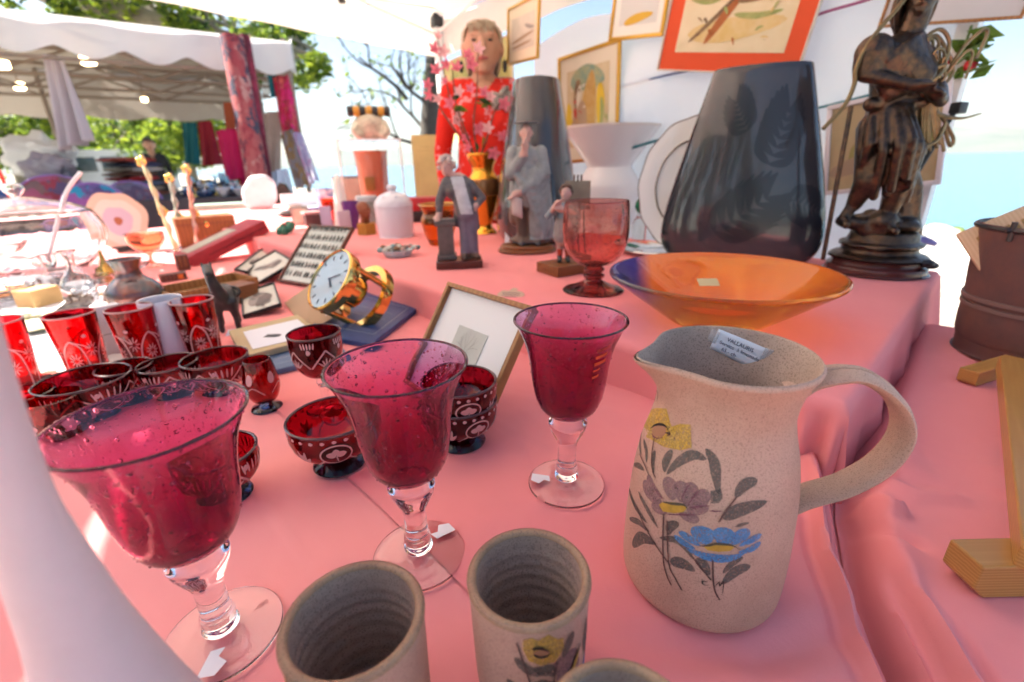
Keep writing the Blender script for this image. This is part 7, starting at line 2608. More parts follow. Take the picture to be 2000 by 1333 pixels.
for k in range(4):
    a = ctp - cc_
    stroke2(b, .008, [(a.x + k * .006, a.y - .01), (a.x + k * .007 + .004, a.y), (a.x + k * .006, a.y + .008)], .0135)
b.build('seal_print', mat('seal ink', (.14, .13, .14), .8), al, smooth=0)

# brass ring clock lying tilted
m_brass = mat('polished brass', (.78, .48, .14), .12, metal=1.)
cb_, cf_ = Vector((-0.319, 0.985, 0.804)), Vector((-0.369, 0.935, 0.860))
ax = (cf_ - cb_).normalized()
ln_ = (cf_ - cb_).length
ck = thing('brass_clock', 'round brass skeleton clock with pale dial, tipped back on the blue folder', 'clock', cb_)
ck.rotation_euler = ax.to_track_quat('Z', 'Y').to_euler()
RC = .078


def ringp(r0, r1, z0_, z1_):
    return [(r0, z0_), (r1 * .985, z0_), (r1, (z0_ + z1_) / 2), (r1 * .985, z1_), (r0, z1_), (r0 * 1.01, (z0_ + z1_) / 2), (r0, z0_)]


b = MB()
b.lathe(ringp(RC * .80, RC * 1.0, -.010, .010), 64)
b.build('back_ring', m_brass, ck, smooth=40)
b = MB()
b.lathe([(RC * .80, ln_ - .022), (RC * .86, ln_ - .020), (RC * .89, ln_), (RC * .87, ln_ + .005), (RC * .84, ln_ + .006), (RC * .82, ln_ + .003)], 64)
b.build('bezel', m_brass, ck, smooth=40)
for a in (R(40), R(160), R(280)):
    b = MB()
    b.lathe(smooth_prof([(.009, 0), (.007, .012), (.0065, ln_ * .5), (.007, ln_ - .02), (.009, ln_ - .010)], 3), 16, c=(math.cos(a) * RC * .80, math.sin(a) * RC * .80, 0))
    b.build('pillar', m_brass, ck)
b = MB()
b.lathe([(.0005, ln_ - .014), (RC * .82, ln_ - .014), (RC * .83, ln_ + .002), (.0005, ln_ + .002)], 64)
dial = b.build('dial', mat('reflection tinted dial', (.27, .36, .40), .2, coat=.6), ck, smooth=40)  # blue of the clock glass reflection is put into the dial colour
for k in range(12):
    b = MB()
    a = k * PI / 6
    b.box((math.cos(a) * RC * .66, math.sin(a) * RC * .66, ln_ + .0026), (.010, .0024, .0008), rz=a)
    b.build('hour_mark', m_ink, dial, smooth=0)
for a, l, w_ in ((R(25), .040, .0022), (R(-35), .030, .003)):
    b = MB()
    b.box((math.cos(a) * l * .42, math.sin(a) * l * .42, ln_ + .0042), (l, w_, .0008), rz=a)
    b.build('hand', m_ink, dial, smooth=0)
b = MB()
b.lathe([(.0005, ln_ * .25), (RC * .42, ln_ * .25), (RC * .42, ln_ - .014), (.0005, ln_ - .0145)], 40)
b.build('movement_drum', m_brass, ck, smooth=40)

# dark long-necked animal figurine
q = (-0.602, 0.941, 0.750)
hh = 0.900 - L
t = thing('animal_figurine', 'small dark metal long-necked animal figurine standing on a white tag', 'figurine', (q[0], q[1], L + .0018), face(q[0], q[1]))
s = hh
pr = [('e', (.005, .02, s * .46), (.026, .042, .028), (R(8), 0, 0)), ('c', (-.004, -.012, s * .52), (-.012, -.030, s * .78), .016, .010), ('c', (-.012, -.030, s * .78), (-.014, -.032, s * .93), .010, .010), ('c', (-.014, -.030, s * .94), (-.015, -.056, s * .90), .010, .006), ('c', (-.020, -.026, s * .96), (-.022, -.024, s * 1.02), .004, .002), ('c', (-.008, -.026, s * .96), (-.006, -.024, s * 1.02), .004, .002)]
for x, y in ((-.014, -.010), (.014, -.010), (-.012, .046), (.018, .046)):
    pr += [('c', (x, y, s * .44), (x * 1.05, y + .003, s * .22), .012, .007), ('c', (x * 1.05, y + .003, s * .22), (x * 1.1, y, .006), .006, .006)]
pr.append(('c', (.006, .058, s * .50), (.008, .070, s * .42), .006, .004))
fuse('body', pr, .0026, mat('dark pewter', (.06, .06, .065), .35, metal=.6, var=(60, .6)), t, 3)
b = MB()
b.tube([(math.cos(a / 16 * 2 * PI) * .030 + .003, math.sin(a / 16 * 2 * PI) * .012 + .004, s * .52 + math.cos(a / 16 * 2 * PI) * .004 + .012 * math.sin(a / 16 * 2 * PI)) for a in range(17)], .003, 6)
b.build('harness', m_black, t)
b = MB()
b.prism([(-.012, -.03), (.05, -.02), (.055, .01), (-.005, .012)], -.0012, -.0006)
b.build('price_tag', mat('lilac white tag', (.66, .64, .78), .7), t, smooth=0)

# plain white mug
q = (-0.626, 0.802, 0.750)
hh = 0.862 - L
t = thing('white_mug', 'tall plain white mug behind the ruby tumblers', 'mug', (q[0], q[1], L + .0012))
b = MB()
b.lathe([(.0005, 0), (.030, 0), (.033, .003), (.0345, hh - .002), (.0335, hh), (.0315, hh - .001), (.030, .008), (.0005, .007)], 48)
b.build('body', mat('lilac white glaze', (.70, .69, .76), .25, coat=.3), t, smooth=40)
b = MB()
b.tube(curve_pts([(.030, .015, hh * .8), (.052, .024, hh * .78), (.058, .027, hh * .5), (.048, .022, hh * .25), (.030, .014, hh * .22)], 5), .005, 8)
b.build('handle', mat('lilac white glaze'), t)

# iridescent pewter vase
q = (-0.948, 1.141, 0.750)
hh = 0.873 - L
t = thing('vase', 'squat iridescent grey green glass vase with flared neck', 'vase', (q[0], q[1], L + .0012))
b = MB()
b.lathe(smooth_prof([(.0005, 0), (.050, 0), (.054, .004), (.062, hh * .22), (.060, hh * .38), (.046, hh * .54), (.029, hh * .66), (.026, hh * .80), (.034, hh * .97), (.036, hh), (.032, hh), (.022, hh * .8), (.0005, hh * .7)], 5), 48)
b.build('body', mat('iridescent glaze', (.10, .13, .15), .12, metal=.55, var=(22, 1.), col2=(.22, .07, .05)), t, smooth=50)

# agate slice on a stand
q = (-1.662, 2.036, 0.750)
hh = 0.997 - L
t = thing('agate_slice', 'upright polished agate slice with lilac centre on a small stand', 'mineral', (q[0], q[1], L + .0012), face(q[0], q[1]), rot=(R(-10), 0, face(q[0], q[1])))
Ta = Matrix.Translation((0, 0, hh * .52)) @ Matrix.Rotation(R(90), 4, 'X')
ws = lambda r, z, a: r * (1 + .06 * math.sin(3 * a + .5) + .03 * math.sin(7 * a))
b = MB()
for k, (r0, r1) in enumerate(((0.0005, .14), (.14, .48), (.48, .76), (.76, 1.0))):
    b.mi = k
    z = .008
    b.lathe([(r0 * hh * .5, z), (r1 * hh * .5, z)], 48, T=Ta, sx=.82, mod=ws)
b.mi = 3
b.lathe([(hh * .5, .008), (hh * .5, -.008), (.0005, -.008)], 48, T=Ta, sx=.82, mod=ws)
b.build('slice', [mat('agate rust', (.30, .12, .05), .15), mat('agate lilac', (.46, .42, .52), .12), mat('agate cream', (.64, .58, .52), .12), mat('agate tan', (.58, .47, .38), .2)], t, smooth=30)
b = MB()
b.box((0, .02, .012), (.10, .06, .024), bev=.004)
b.build('stand', m_black, t, smooth=30)

# large glass punch bowl with lid, ladle and cups in the sun
m_crys = glass('clear crystal', (.96, .97, .98), wob=(14, .25))
q = (-1.505, 1.492, 0.750)
hh = 0.957 - L
t = thing('punch_bowl', 'large clear crystal punch bowl in the sun at the left', 'bowl', (q[0], q[1], L + .0012))
b = MB()
b.lathe(smooth_prof([(.0005, 0), (.08, 0), (.085, .006), (.10, .02), (.17, hh * .45), (.185, hh * .75), (.165, hh), (.160, hh), (.178, hh * .75), (.162, hh * .46), (.09, .03), (.0005, .022)], 4), 56, mod=lambda r, z, a: r * (1 + .012 * math.cos(24 * a)))
b.build('body', m_crys, t, smooth=30)
b = MB()
b.lathe(smooth_prof([(.163, hh + .002), (.12, hh + .026), (.05, hh + .044), (.014, hh + .050), (.012, hh + .056), (.024, hh + .072), (.018, hh + .088), (.0005, hh + .090)], 4), 48)
b.build('lid', m_crys, t, smooth=50, thick=.003)
t = thing('ladle', 'clear glass ladle standing in the punch bowl', 'ladle', (q[0], q[1], L + .06))
b = MB()
b.tube(curve_pts([(.02, .0, .0), (.06, .02, .09), (.12, .04, hh + .00), (.17, .06, hh + .06)], 6), .006, 8)
b.build('handle', mat('milky glass', (.72, .70, .74), .15), t)
b = MB()
b.ball((.01, 0, .0), (.032, .032, .022), 16, 10)
b.build('scoop', m_crys, t)
rnd = random.Random(12)
for k in range(8):
    cx_, cy_ = ((-1.438, 1.316, 0.750), (-1.277, 1.286, 0.750), (-1.287, 1.392, 0.750), (-1.159, 1.292, 0.750), (-1.623, 1.422, 0.750), (-1.483, 1.715, 0.750), (-1.307, 1.225, 0.750), (-1.598, 1.728, 0.750))[k][:2]
    g_ = thing('punch_cup', ('clear glass cup at the left edge in front of the punch bowl', 'clear glass cup directly in front of the punch bowl', 'clear glass cup right of the punch bowl', 'clear glass cup nearest the brass cone', 'clear glass cup cut off by the left edge', 'clear glass cup below the agate slice', 'clear glass cup second from the left edge', 'clear glass cup behind the punch bowl')[k], 'cup', (cx_, cy_, L + .0012), rnd.uniform(0, 6), 'punch cups')
    b = MB()
    b.lathe(smooth_prof([(.0005, 0), (.022, 0), (.030, .012), (.036, .05), (.034, .05), (.027, .014), (.0005, .008)], 3), 24)
    b.build('body', m_crys, g_, smooth=40)
    b = MB()
    b.tube(curve_pts([(.034, 0, .045), (.052, 0, .042), (.052, 0, .02), (.032, 0, .015)], 4), .0035, 6)
    b.build('handle', m_crys, g_)

for k, (q_, pf, lb) in enumerate((((-1.150, 1.213, 0.750), [(.0005, 0), (.03, 0), (.034, .01), (.036, .05), (.012, .09), (.011, .12), (.02, .135), (.017, .135), (.008, .115), (.009, .09), (.032, .05), (.0005, .012)], 'clear glass carafe with narrow neck in the sun, left of the iridescent vase'),
                            ((-1.667, 1.529, 0.750), [(.0005, 0), (.03, 0), (.008, .012), (.007, .06), (.05, .08), (.075, .11), (.072, .11), (.045, .085), (.0005, .07)], 'clear glass tazza on a stem at the left edge'),
                            ((-1.339, 1.613, 0.750), [(.0005, 0), (.04, 0), (.06, .012), (.075, .03), (.072, .03), (.055, .015), (.0005, .006)], 'shallow clear glass dish in front of the agate slice'),
                            ((-1.372, 1.400, 0.750), [(.0005, 0), (.025, 0), (.027, .004), (.034, .09), (.032, .09), (.025, .01), (.0005, .008)], 'clear glass beaker in front of the punch bowl'),
                            ((-1.351, 1.181, 0.750), [(.0005, 0), (.05, 0), (.07, .02), (.085, .045), (.082, .045), (.065, .022), (.0005, .008)], 'clear glass salad bowl cut off at the left edge'))):
    g_ = thing('glass_vessel', lb, 'glassware', (q_[0], q_[1], L + .0022))
    b = MB()
    b.lathe(smooth_prof(pf, 3), 32, mod=lambda r, z, a: r * (1 + .015 * math.cos(12 * a)))
    b.build('body', m_crys, g_, smooth=40)
    b = MB()
    b.lathe([(.0005, -.001), (pf[1][0] * .98, -.001), (pf[1][0] * .98, -.0002), (.0005, -.0002)], 32)
    b.build('base', m_crys, g_, smooth=40)

# coloured glass flower stems
for k, (p0, p1, c1, c2, lb) in enumerate((((-1.431, 2.007, 0.750), (-1.574, 2.150, 1.123), (.66, .56, .28), (.70, .56, .16), 'tall leaning gold glass flower stem beside the agate slice'), ((-1.346, 2.021, 0.750), (-1.453, 2.250, 1.086), (.50, .16, .10), (.62, .44, .08), 'tall red and gold glass flower stem in front of the trinkets'), ((-1.450, 2.086, 0.750), (-1.506, 2.200, 1.051), (.20, .30, .24), (.62, .50, .16), 'tall green and clear glass flower stem between the gold and red ones'))):
    p0, p1 = Vector(p0), Vector(p1)
    t = thing('glass_flower', lb, 'ornament', p0 + Vector((0, 0, .001)), 0, 'glass flower stems')
    d = p1 - p0
    b = MB()
    N_ = 24
    b.tube([d * (i / N_) + Vector((.0025 * math.sin(i * 1.4), .0025 * math.cos(i * 1.4), .012)) for i in range(N_ + 1)], [.009 + .003 * math.sin(i * 1.4) for i in range(N_ + 1)], 10)
    b.build('stem', mat('glass stem %d' % k, c1, .12, trans=.4, var=(20, .6), col2=(.6, .55, .5)), t)
    b = MB()
    b.lathe([(.0005, 0), (.04, 0), (.042, .004), (.018, .012), (.0005, .014)], 24)
    b.build('foot', m_crys, t)
    for j in (1, 4):
        b = MB()
        pos = d * (.25 + .18 * j)
        for i in range(5):
            a = i * 2 * PI / 5
            b.ball(pos + Vector((math.cos(a) * .014, .010 * math.sin(j), math.sin(a) * .013)), (.010, .006, .010), 8, 6)
        b.build('gilt_flower', mat('gilt glass flower', c2, .2, metal=.6), t)

# amber compote, brass cone, red box, other boxes
q = (-1.309, 1.696, 0.750)
t = thing('glass_compote', 'small pinkish amber glass compote right of the agate slice', 'glass', (q[0], q[1], L + .0012))
b = MB()
b.lathe(smooth_prof([(.0005, 0), (.034, 0), (.035, .004), (.008, .014), (.007, .04), (.03, .055), (.055, .085), (.058, .115), (.055, .115), (.052, .087), (.028, .06), (.0005, .055)], 4), 40)
b.build('body', glass('rosy amber glass', (.90, .48, .32)), t, smooth=60)
q = (-1.264, 1.442, 0.750)
t = thing('brass_cone', 'small brass oil can cone beside the iridescent vase', 'brassware', (q[0], q[1], L + .0012))
b = MB()
b.lathe(smooth_prof([(.0005, 0), (.032, 0), (.034, .004), (.033, .025), (.026, .034), (.010, .060), (.004, .095), (.003, .097), (.0005, .097)], 4), 32)
b.build('body', mat('old brass', (.46, .28, .08), .25, metal=.9), t, smooth=40)
b = MB()
b.tube(curve_pts([(.03, 0, .02), (.05, 0, .03), (.045, 0, .05), (.015, 0, .055)], 4), .003, 6)
b.build('handle', mat('old brass'), t)
c1_, c2_ = Vector((-1.198, 1.700, 0.762)), Vector((-1.026, 1.949, 0.860))
t = thing('red_box', 'long red box with grey label on top, propped on the tier edge', 'box', (c1_ + c2_) / 2)
dv = (c2_ - c1_)
t.rotation_euler = dv.to_track_quat('X', 'Z').to_euler()
m_redbox = mat('red book cloth', (.36, .03, .04), .55, var=(40, .4))
b = MB()
b.box((0, 0, 0), (dv.length, .13, .05), bev=.003)
b.build('body', m_redbox, t, smooth=30)
b = MB()
b.box((-dv.length * .12, .01, .0262), (dv.length * .62, .07, .001))
b.build('label', mat('grey green label', (.42, .40, .33), .8, var=(30, .5)), t, smooth=0)
b = MB()
b.box((dv.length * .1, -.0655, 0), (dv.length * .78, .002, .004))
b.build('groove', mat('dark red groove', (.16, .012, .02), .6), t, smooth=0)


def lowbox(name, label, cat, px, d, m, rz=0., parts=None, z=None):
    t = thing(name, label, cat, (px[0], px[1], (L + .0012) if z is None else z), face(px[0], px[1]) + rz)
    b = MB()
    b.box((0, 0, d[2] / 2), d, bev=min(d) * .06)
    b.build('body', m, t, smooth=30)
    for nm, c, dd, m_ in parts or []:
        b = MB()
        b.box(c, dd, bev=min(dd) * .1)
        b.build(nm, m_, t, smooth=30)
    return t


m_tan = wood('tan box wood', (.34, .16, .05), (.25, .105, .03), (25, 60, 25))
lowbox('wooden_box', 'brown wooden box behind the red box, near the glass stems', 'box', (-1.399, 2.190, 0.750), (.23, .14, .13), wood('brown box wood', (.26, .10, .025), (.19, .07, .018), (20, 50, 20)), .1, [('lid_line', (0, -.0712, .10), (.232, .002, .003), m_darkwood), ('clasp', (.0, -.072, .098), (.014, .004, .02), m_brass)])
lowbox('printing_block', 'dark carved wooden printing block standing upright', 'block', (-1.139, 1.609, 0.750), (.035, .03, .052), m_darkwood, .2, [('carved_bar', (-.008, -.0155, .03), (.005, .003, .036), m_walnut), ('carved_bar', (.006, -.0155, .03), (.005, .003, .036), m_walnut)])
lowbox('printing_block', 'dark block with an orange mark lying beside the upright one', 'block', (-1.068, 1.451, 0.750), (.07, .035, .022), m_darkwood, .1, [('orange_mark', (.018, -.0180, .011), (.014, .002, .014), mat('orange mark', (.62, .14, .02), .6))])
lowbox('wooden_tray', 'shallow tan wooden tray behind the dark animal figurine', 'tray', (-0.836, 1.249, 0.750), (.22, .13, .016), m_tan, .35, [('rim', (0, .062, .022), (.22, .008, .03), m_tan), ('rim', (0, -.062, .022), (.22, .008, .03), m_tan), ('rim', (.106, 0, .022), (.008, .116, .03), m_tan), ('rim', (-.106, 0, .022), (.008, .116, .03), m_tan)])
lowbox('wooden_block', 'thick orange brown wooden block beside the tray', 'block', (-0.721, 1.179, 0.750), (.09, .07, .045), m_walnut, .5)
lowbox('cardboard_box', 'small buff carton in the sunlight at the left', 'box', (-1.244, 1.191, 0.750), (.07, .06, .045), mat('buff carton', (.52, .33, .14), .8), .6)
lowbox('orange_carton', 'orange carton at the left edge beside the crumpled paper', 'box', (-1.385, 1.232, 0.750), (.10, .05, .025), mat('orange carton', (.52, .20, .06), .8), -.2)
q = (-1.087, 1.125, 0.750)
t = thing('hedgehog_figurine', 'small glazed brown and grey animal figurine in the sunlight', 'figurine', (q[0], q[1], L + .0012), face(q[0], q[1]) + .4)
pr = [('e', (0, 0, .018), (.032, .020, .018)), ('c', (-.028, 0, .016), (-.046, 0, .010), .010, .005), ('e', (.02, 0, .022), (.018, .017, .016)), ('e', (-.016, -.008, .036), (.005, .003, .006)), ('e', (-.016, .008, .036), (.005, .003, .006))]
fuse('body', pr, .0028, mat('mottled glaze', (.28, .24, .22), .2, var=(50, 1.), col2=(.10, .08, .08), coat=.5), t, 2)
b = MB()
rnd = random.Random(3)
for k in range(40):
    a, e_ = rnd.uniform(0, 6.28), rnd.uniform(.2, 1.4)
    v = Vector((math.cos(a) * math.cos(e_), math.sin(a) * math.cos(e_), math.sin(e_)))
    p = Vector((.006 + v.x * .028, v.y * .017, .020 + v.z * .017))
    b.tube([p, p + v * .009], [.0022, .0004], 5)
b.build('spines', m_fg_brown, t)['kind'] = 'stuff'


def crumple(name, label, cat, px, s_, m, seed, flat=.5):
    b = MB()
    o_ = Vector((seed * 5.3, 2, 8))

    def f(u, v):
        a, p = 2 * PI * u, -PI / 2 + PI * v
        d = Vector((math.cos(p) * math.cos(a), math.cos(p) * math.sin(a), math.sin(p)))
        k = 1 + .32 * mnoise.noise(d * 2 + o_) + .22 * abs(mnoise.noise(d * 4.6 + o_))
        return (d.x * s_ * k * 1.2, d.y * s_ * k * .8, max(-s_ * flat * .8, d.z * s_ * k * flat))
    b.grid(f, 36, 20, closed_u=True)
    return tag(b.build(name, m, smooth=25, loc=(px[0], px[1], L + .002 + s_ * flat * .8)), label, cat)


crumple('crumpled_paper', 'crumpled white paper in the sunlight beside the buff carton', 'paper', (-1.389, 1.312, 0.750), .055, m_paper, 1)
crumple('crumpled_paper', 'crumpled cream paper lying below the buff carton', 'paper', (-1.173, 1.061, 0.750), .04, mat('cream tissue', (.66, .60, .46), .8), 2, .3)
# white paper spread under the sunlit things at the left
rp4 = [Vector(p) for p in ((-1.556, 1.343, 0.750), (-1.153, 1.343, 0.750), (-0.843, 0.984, 0.750), (-0.722, 0.765, 0.750), (-0.702, 0.654, 0.750), (-0.716, 0.540, 0.750))]
b = MB()
c_ = sum(rp4, Vector()) / 6
b.prism([(p.x - c_.x, p.y - c_.y) for p in rp4], 0, .0006)
tag(b.build('paper_sheet', m_paper, smooth=0, loc=(c_.x, c_.y, L + .0012)), 'white paper spread on the sunlit corner of the table at the left', 'paper')
m_plate2 = mat('lemon print china', (.72, .70, .62), .2, var=(30, 1.), col2=(.55, .48, .16), coat=.3)
for k, (px_, r, lb) in enumerate((((-1.078, 1.000, 0.750), .085, 'white china plate with lemon print in the sunlight, far left'), ((-0.995, 1.061, 0.750), .07, 'white saucer in the sunlight behind the left ruby tumbler'), ((-0.729, 0.705, 0.750), .085, 'white plate with red and green flower print under the ruby cups'))):
    t = thing('plate', lb, 'plate', (px_[0], px_[1], zL(px_[0], px_[1]) + .0003), 0, 'sunlit plates')
    b = MB()
    b.lathe(smooth_prof([(.0005, 0), (r * .55, 0), (r * .6, .003), (r * .98, .012), (r, .014), (r * .97, .015), (r * .6, .006), (.0005, .005)], 3), 48)
    b.build('body', (m_plate2, m_china, m_china)[k], t, smooth=40)
    if k == 2:
        for i in range(5):
            a = i * 2 * PI / 5 + .4
            b = MB()
            for j in range(5):
                aa = j * 2 * PI / 5
                stroke2(b, .012, [(math.cos(a) * r * .7, math.sin(a) * r * .7), (math.cos(a) * r * .7 + math.cos(aa) * .014, math.sin(a) * r * .7 + math.sin(aa) * .014)], .0105 + .0002 * j)
            b.build('printed_flower', redp, t, smooth=0)
            b = MB()
            stroke2(b, .010, [(math.cos(a + .4) * r * .66, math.sin(a + .4) * r * .66), (math.cos(a + .65) * r * .76, math.sin(a + .65) * r * .76)], .0112)
            b.build('printed_leaf', green_p, t, smooth=0)
lowbox('booklets', 'pale booklet standing behind the left and middle ruby tumblers', 'booklet', (-0.736, 0.803, 0.750), (.05, .02, .10), mat('pale booklet', (.70, .68, .72), .7), .2, [('spine_line', (0, -.0105, .05), (.04, .001, .002), mat('grey print', (.4, .4, .42), .7))])

# ------------------------------------------------------------------ right side: bucket, board, folding wooden frame, roses on the tent leg
q = (0.860, 0.708, 0.750)
hh = 0.953 - L
t = thing('bucket', 'tall reddish brown leather bucket with two bands and rim ears at the right edge', 'bucket', (q[0], q[1], L + .009))
m_buck = mat('reddish brown leather', (.15, .065, .052), .6, var=(14, .9), col2=(.075, .045, .05), bump=(60, .3, .002))
b = MB()
b.lathe(smooth_prof([(.0005, 0), (.090, 0), (.093, .004), (.097, hh * .25), (.104, hh * .6), (.112, hh), (.114, hh + .002), (.110, hh + .002), (.101, hh * .6), (.090, .01), (.0005, .008)], 4), 64)
b.build('body', m_buck, t, smooth=50)
for zz in (.40, .46):
    b = MB()
    rr = lerp(.097, .104, (zz - .25) / .35)
    b.lathe([(rr - .002, hh * zz - .004), (rr + .003, hh * zz - .003), (rr + .003, hh * zz + .003), (rr - .002, hh * zz + .004)], 64)
    b.build('band', mat('worn band', (.17, .10, .09), .5), t)
b = MB()
b.tube([(math.cos(a / 48 * 2 * PI) * .1125, math.sin(a / 48 * 2 * PI) * .1125, hh + .003) for a in range(49)], .0035, 8)
b.build('rim', mat('dark iron rim', (.06, .05, .05), .4, metal=.6), t)
for a in (R(186), R(6)):
    b = MB()
    p = Vector((math.cos(a) * .113, math.sin(a) * .113, hh))
    b.tube([p + Vector((0, 0, -.012)), p + Vector((0, 0, .016))], .0035, 8)
    b.tube([p + Vector((-.010, 0, .004)), p + Vector((.010, 0, .004))], .003, 8)
    b.build('ear', mat('dark iron rim'), t)
bp_ = Vector((0.809, 0.700, 0.922))
t = thing('slotted_board', 'pale slotted wooden board sticking out of the bucket at the right edge', 'board', bp_, rot=(R(62), R(-34), R(-30)))
m_beech = wood('pale beech', (.58, .38, .235), (.52, .325, .19), (60, 5, 30))
b = MB()
b.box((0, 0, 0), (.13, .17, .012), bev=.004)
b.build('board', m_beech, t, smooth=30)
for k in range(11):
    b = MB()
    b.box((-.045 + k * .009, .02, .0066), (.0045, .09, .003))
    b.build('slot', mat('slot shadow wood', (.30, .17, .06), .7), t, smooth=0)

m_pine = wood('varnished pine', (.55, .29, .085), (.44, .205, .05), (4, 110, 110), .35, 'Z')
t = thing('folding_frame', 'folding varnished pine frame lying on the pink cloth at the right edge', 'wooden frame', ((0.486, 0.355, 0.750)[0], (0.486, 0.355, 0.750)[1], L + .006))
fo = Vector(((0.486, 0.355, 0.750)[0], (0.486, 0.355, 0.750)[1], L + .006))


def bar(name, p0, p1, w_, h_, m_, cut=0., up=(0, 0, 1)):
    p0, p1 = Vector(p0) - fo, Vector(p1) - fo
    d = (p1 - p0)
    l = d.length
    x = d.normalized()
    z = Vector(up)
    z = (z - x * z.dot(x)).normalized()
    y = z.cross(x)
    Mx = Matrix(((x.x, y.x, z.x, 0), (x.y, y.y, z.y, 0), (x.z, y.z, z.z, 0), (0, 0, 0, 1)))
    b = MB()
    b.prism([(cut, -h_ / 2), (l, -h_ / 2), (l, h_ / 2), (.0, h_ / 2), (0, -h_ / 2 + cut)], -w_ / 2, w_ / 2, T=Matrix.Rotation(R(90), 4, 'X'))
    o = b.build(name, m_, t, smooth=0)
    o.matrix_local = Matrix.Translation(p0) @ Mx
    md = o.modifiers.new('bevel', 'BEVEL')
    md.width = .0015
    md.segments = 2
    return o, p0, x, y, z


zb = L + .006
lo0 = Vector((0.346, 0.272, 0.756)) + Vector((0, 0, .016))
lo1 = Vector((0.505, 0.272, 0.756)) + Vector((0, 0, .016))
o, p0, x, y, z = bar('cross_bar', lo0, lo1, .028, .032, m_pine, .010)
b = MB()
b.lathe([(.0005, -.0005), (.0065, -.0005), (.0065, .0012), (.0005, .0016)], 24, T=Matrix.Translation(p0 + x * .052 - y * .0138 - z * .004) @ Matrix.Rotation(R(90), 4, 'X') @ Matrix.Rotation(math.atan2(x.y, x.x), 4, 'Y'))
b.build('dowel_plug', mat('pale plug', (.50, .36, .40), .5), t)
up0 = Vector((0.669, 0.613, 0.756)) + Vector((0, 0, .011))
up1 = Vector((1.029, 0.753, 0.756)) + Vector((0, 0, .011))
bar('cross_bar', up0, up1, .024, .022, m_pine, .004)
for p_, nx in ((up0, .075), (lo0, .13)):
    b = MB()
    c_ = (p_ - fo) + (up1 - up0).normalized() * nx + Vector((0, -.0135, .002)) if p_ is up0 else (p_ - fo) + (lo1 - lo0).normalized() * nx + Vector((0, -.0145, .002))
    b.ball(c_, (.0045, .0025, .0045), 12, 8)
    b.build('bolt', mat('steel bolt', (.45, .43, .42), .3, metal=1), t)
b = MB()
b.box((.12, .002, .0161), (.24, .0012, .0006))
gv = b.build('crack', mat('dark crack', (.06, .03, .015), .8), t, smooth=0)
gv.matrix_local = o.matrix_local.copy()
bar('side_bar', Vector((0.715, 0.604, 0.790)), Vector((0.379, 0.251, 0.796)) , .026, .020, m_pine)
for k in range(3):
    bar('slat', Vector((0.765, 0.605, 0.770)) + Vector((.0, -.02 * k, .002)), Vector((0.970, 0.680, 0.770)) + Vector((0, -.02 * k, .002)), .010, .008, m_pine)

# red roses tied to the tent leg
q = (1.097, 1.256, 1.257)
t = thing('rose_sprays', 'artificial red rose sprays with green leaves tied to the white tent leg', 'flowers', q)
ro = Vector(q)
for pts in ([(1.079, 1.282, 1.250), (1.088, 1.269, 1.302), (1.090, 1.266, 1.353)], [(1.082, 1.278, 1.250), (1.100, 1.253, 1.256), (1.120, 1.225, 1.264)], [(1.082, 1.278, 1.272), (1.097, 1.256, 1.294), (1.111, 1.238, 1.326)], [(1.081, 1.280, 1.277), (1.098, 1.255, 1.304), (1.110, 1.238, 1.311)]):
    b = MB()
    b.tube(curve_pts([Vector(p) - ro for p in pts], 5), .003, 6)
    b.build('stalk', mat('green stalk', (.12, .20, .06), .6), t)
rnd = random.Random(15)
for p in ((1.094, 1.269, 1.321), (1.108, 1.251, 1.319), (1.107, 1.252, 1.288), (1.088, 1.279, 1.312), (1.115, 1.240, 1.264), (1.111, 1.246, 1.330), (1.094, 1.270, 1.248)):
    b = MB()
    leaves(b, 3, lambda: Vector(p) - ro + Vector((rnd.uniform(-.01, .01), 0, rnd.uniform(-.01, .01))), .06, rnd)
    b.build('leaf', [m_leaf_g, m_leaf_g, m_leaf_d], t, smooth=0)
for p, r in (((1.108, 1.259, 1.268), .016), ((1.082, 1.295, 1.288), .010)):
    b = MB()
    c = Vector(p) - ro
    for k in range(9):
        a = k * 2.4
        b.ball(c + Vector((math.cos(a) * r * .5 * (k / 9), math.sin(a) * r * .5 * (k / 9), r * .3 * math.cos(a * 2))), (r * .7, r * .55, r * .6), 10, 6)
    b.build('rose', mat('red rose', (.55, .02, .03), .6), t)
b = MB()
q = (1.138, 1.285, 0.847)
tag(MB().tube([Vector((math.cos(a / 12 * 2 * PI) * .034, math.sin(a / 12 * 2 * PI) * .034, .004 * math.sin(a))) for a in range(13)], .007, 6).build('ribbon_tie', mat('violet ribbon', (.20, .18, .42), .7), loc=((1.142, 1.297, 0.845)[0], (1.142, 1.297, 0.845)[1], q[2])), 'violet ribbon tied round the tent leg at the right', 'ribbon')

# ------------------------------------------------------------------ people
m_skin = mat('skin', (.46, .25, .17), .5, var=(30, .3), col2=(.40, .19, .13))
m_dress = patchwork('red floral dress', [(.60, .018, .008), (.60, .018, .008), (.57, .015, .008), (.62, .02, .01), (.60, .018, .008), (.60, .018, .008), (.60, .018, .008), (.62, .22, .24), (.56, .015, .008), (.60, .018, .008)], 17)
m_hair = mat('grey blonde hair', (.46, .37, .27), .55, bump=(160, .5, .004), vstretch=(6, 6, 1))


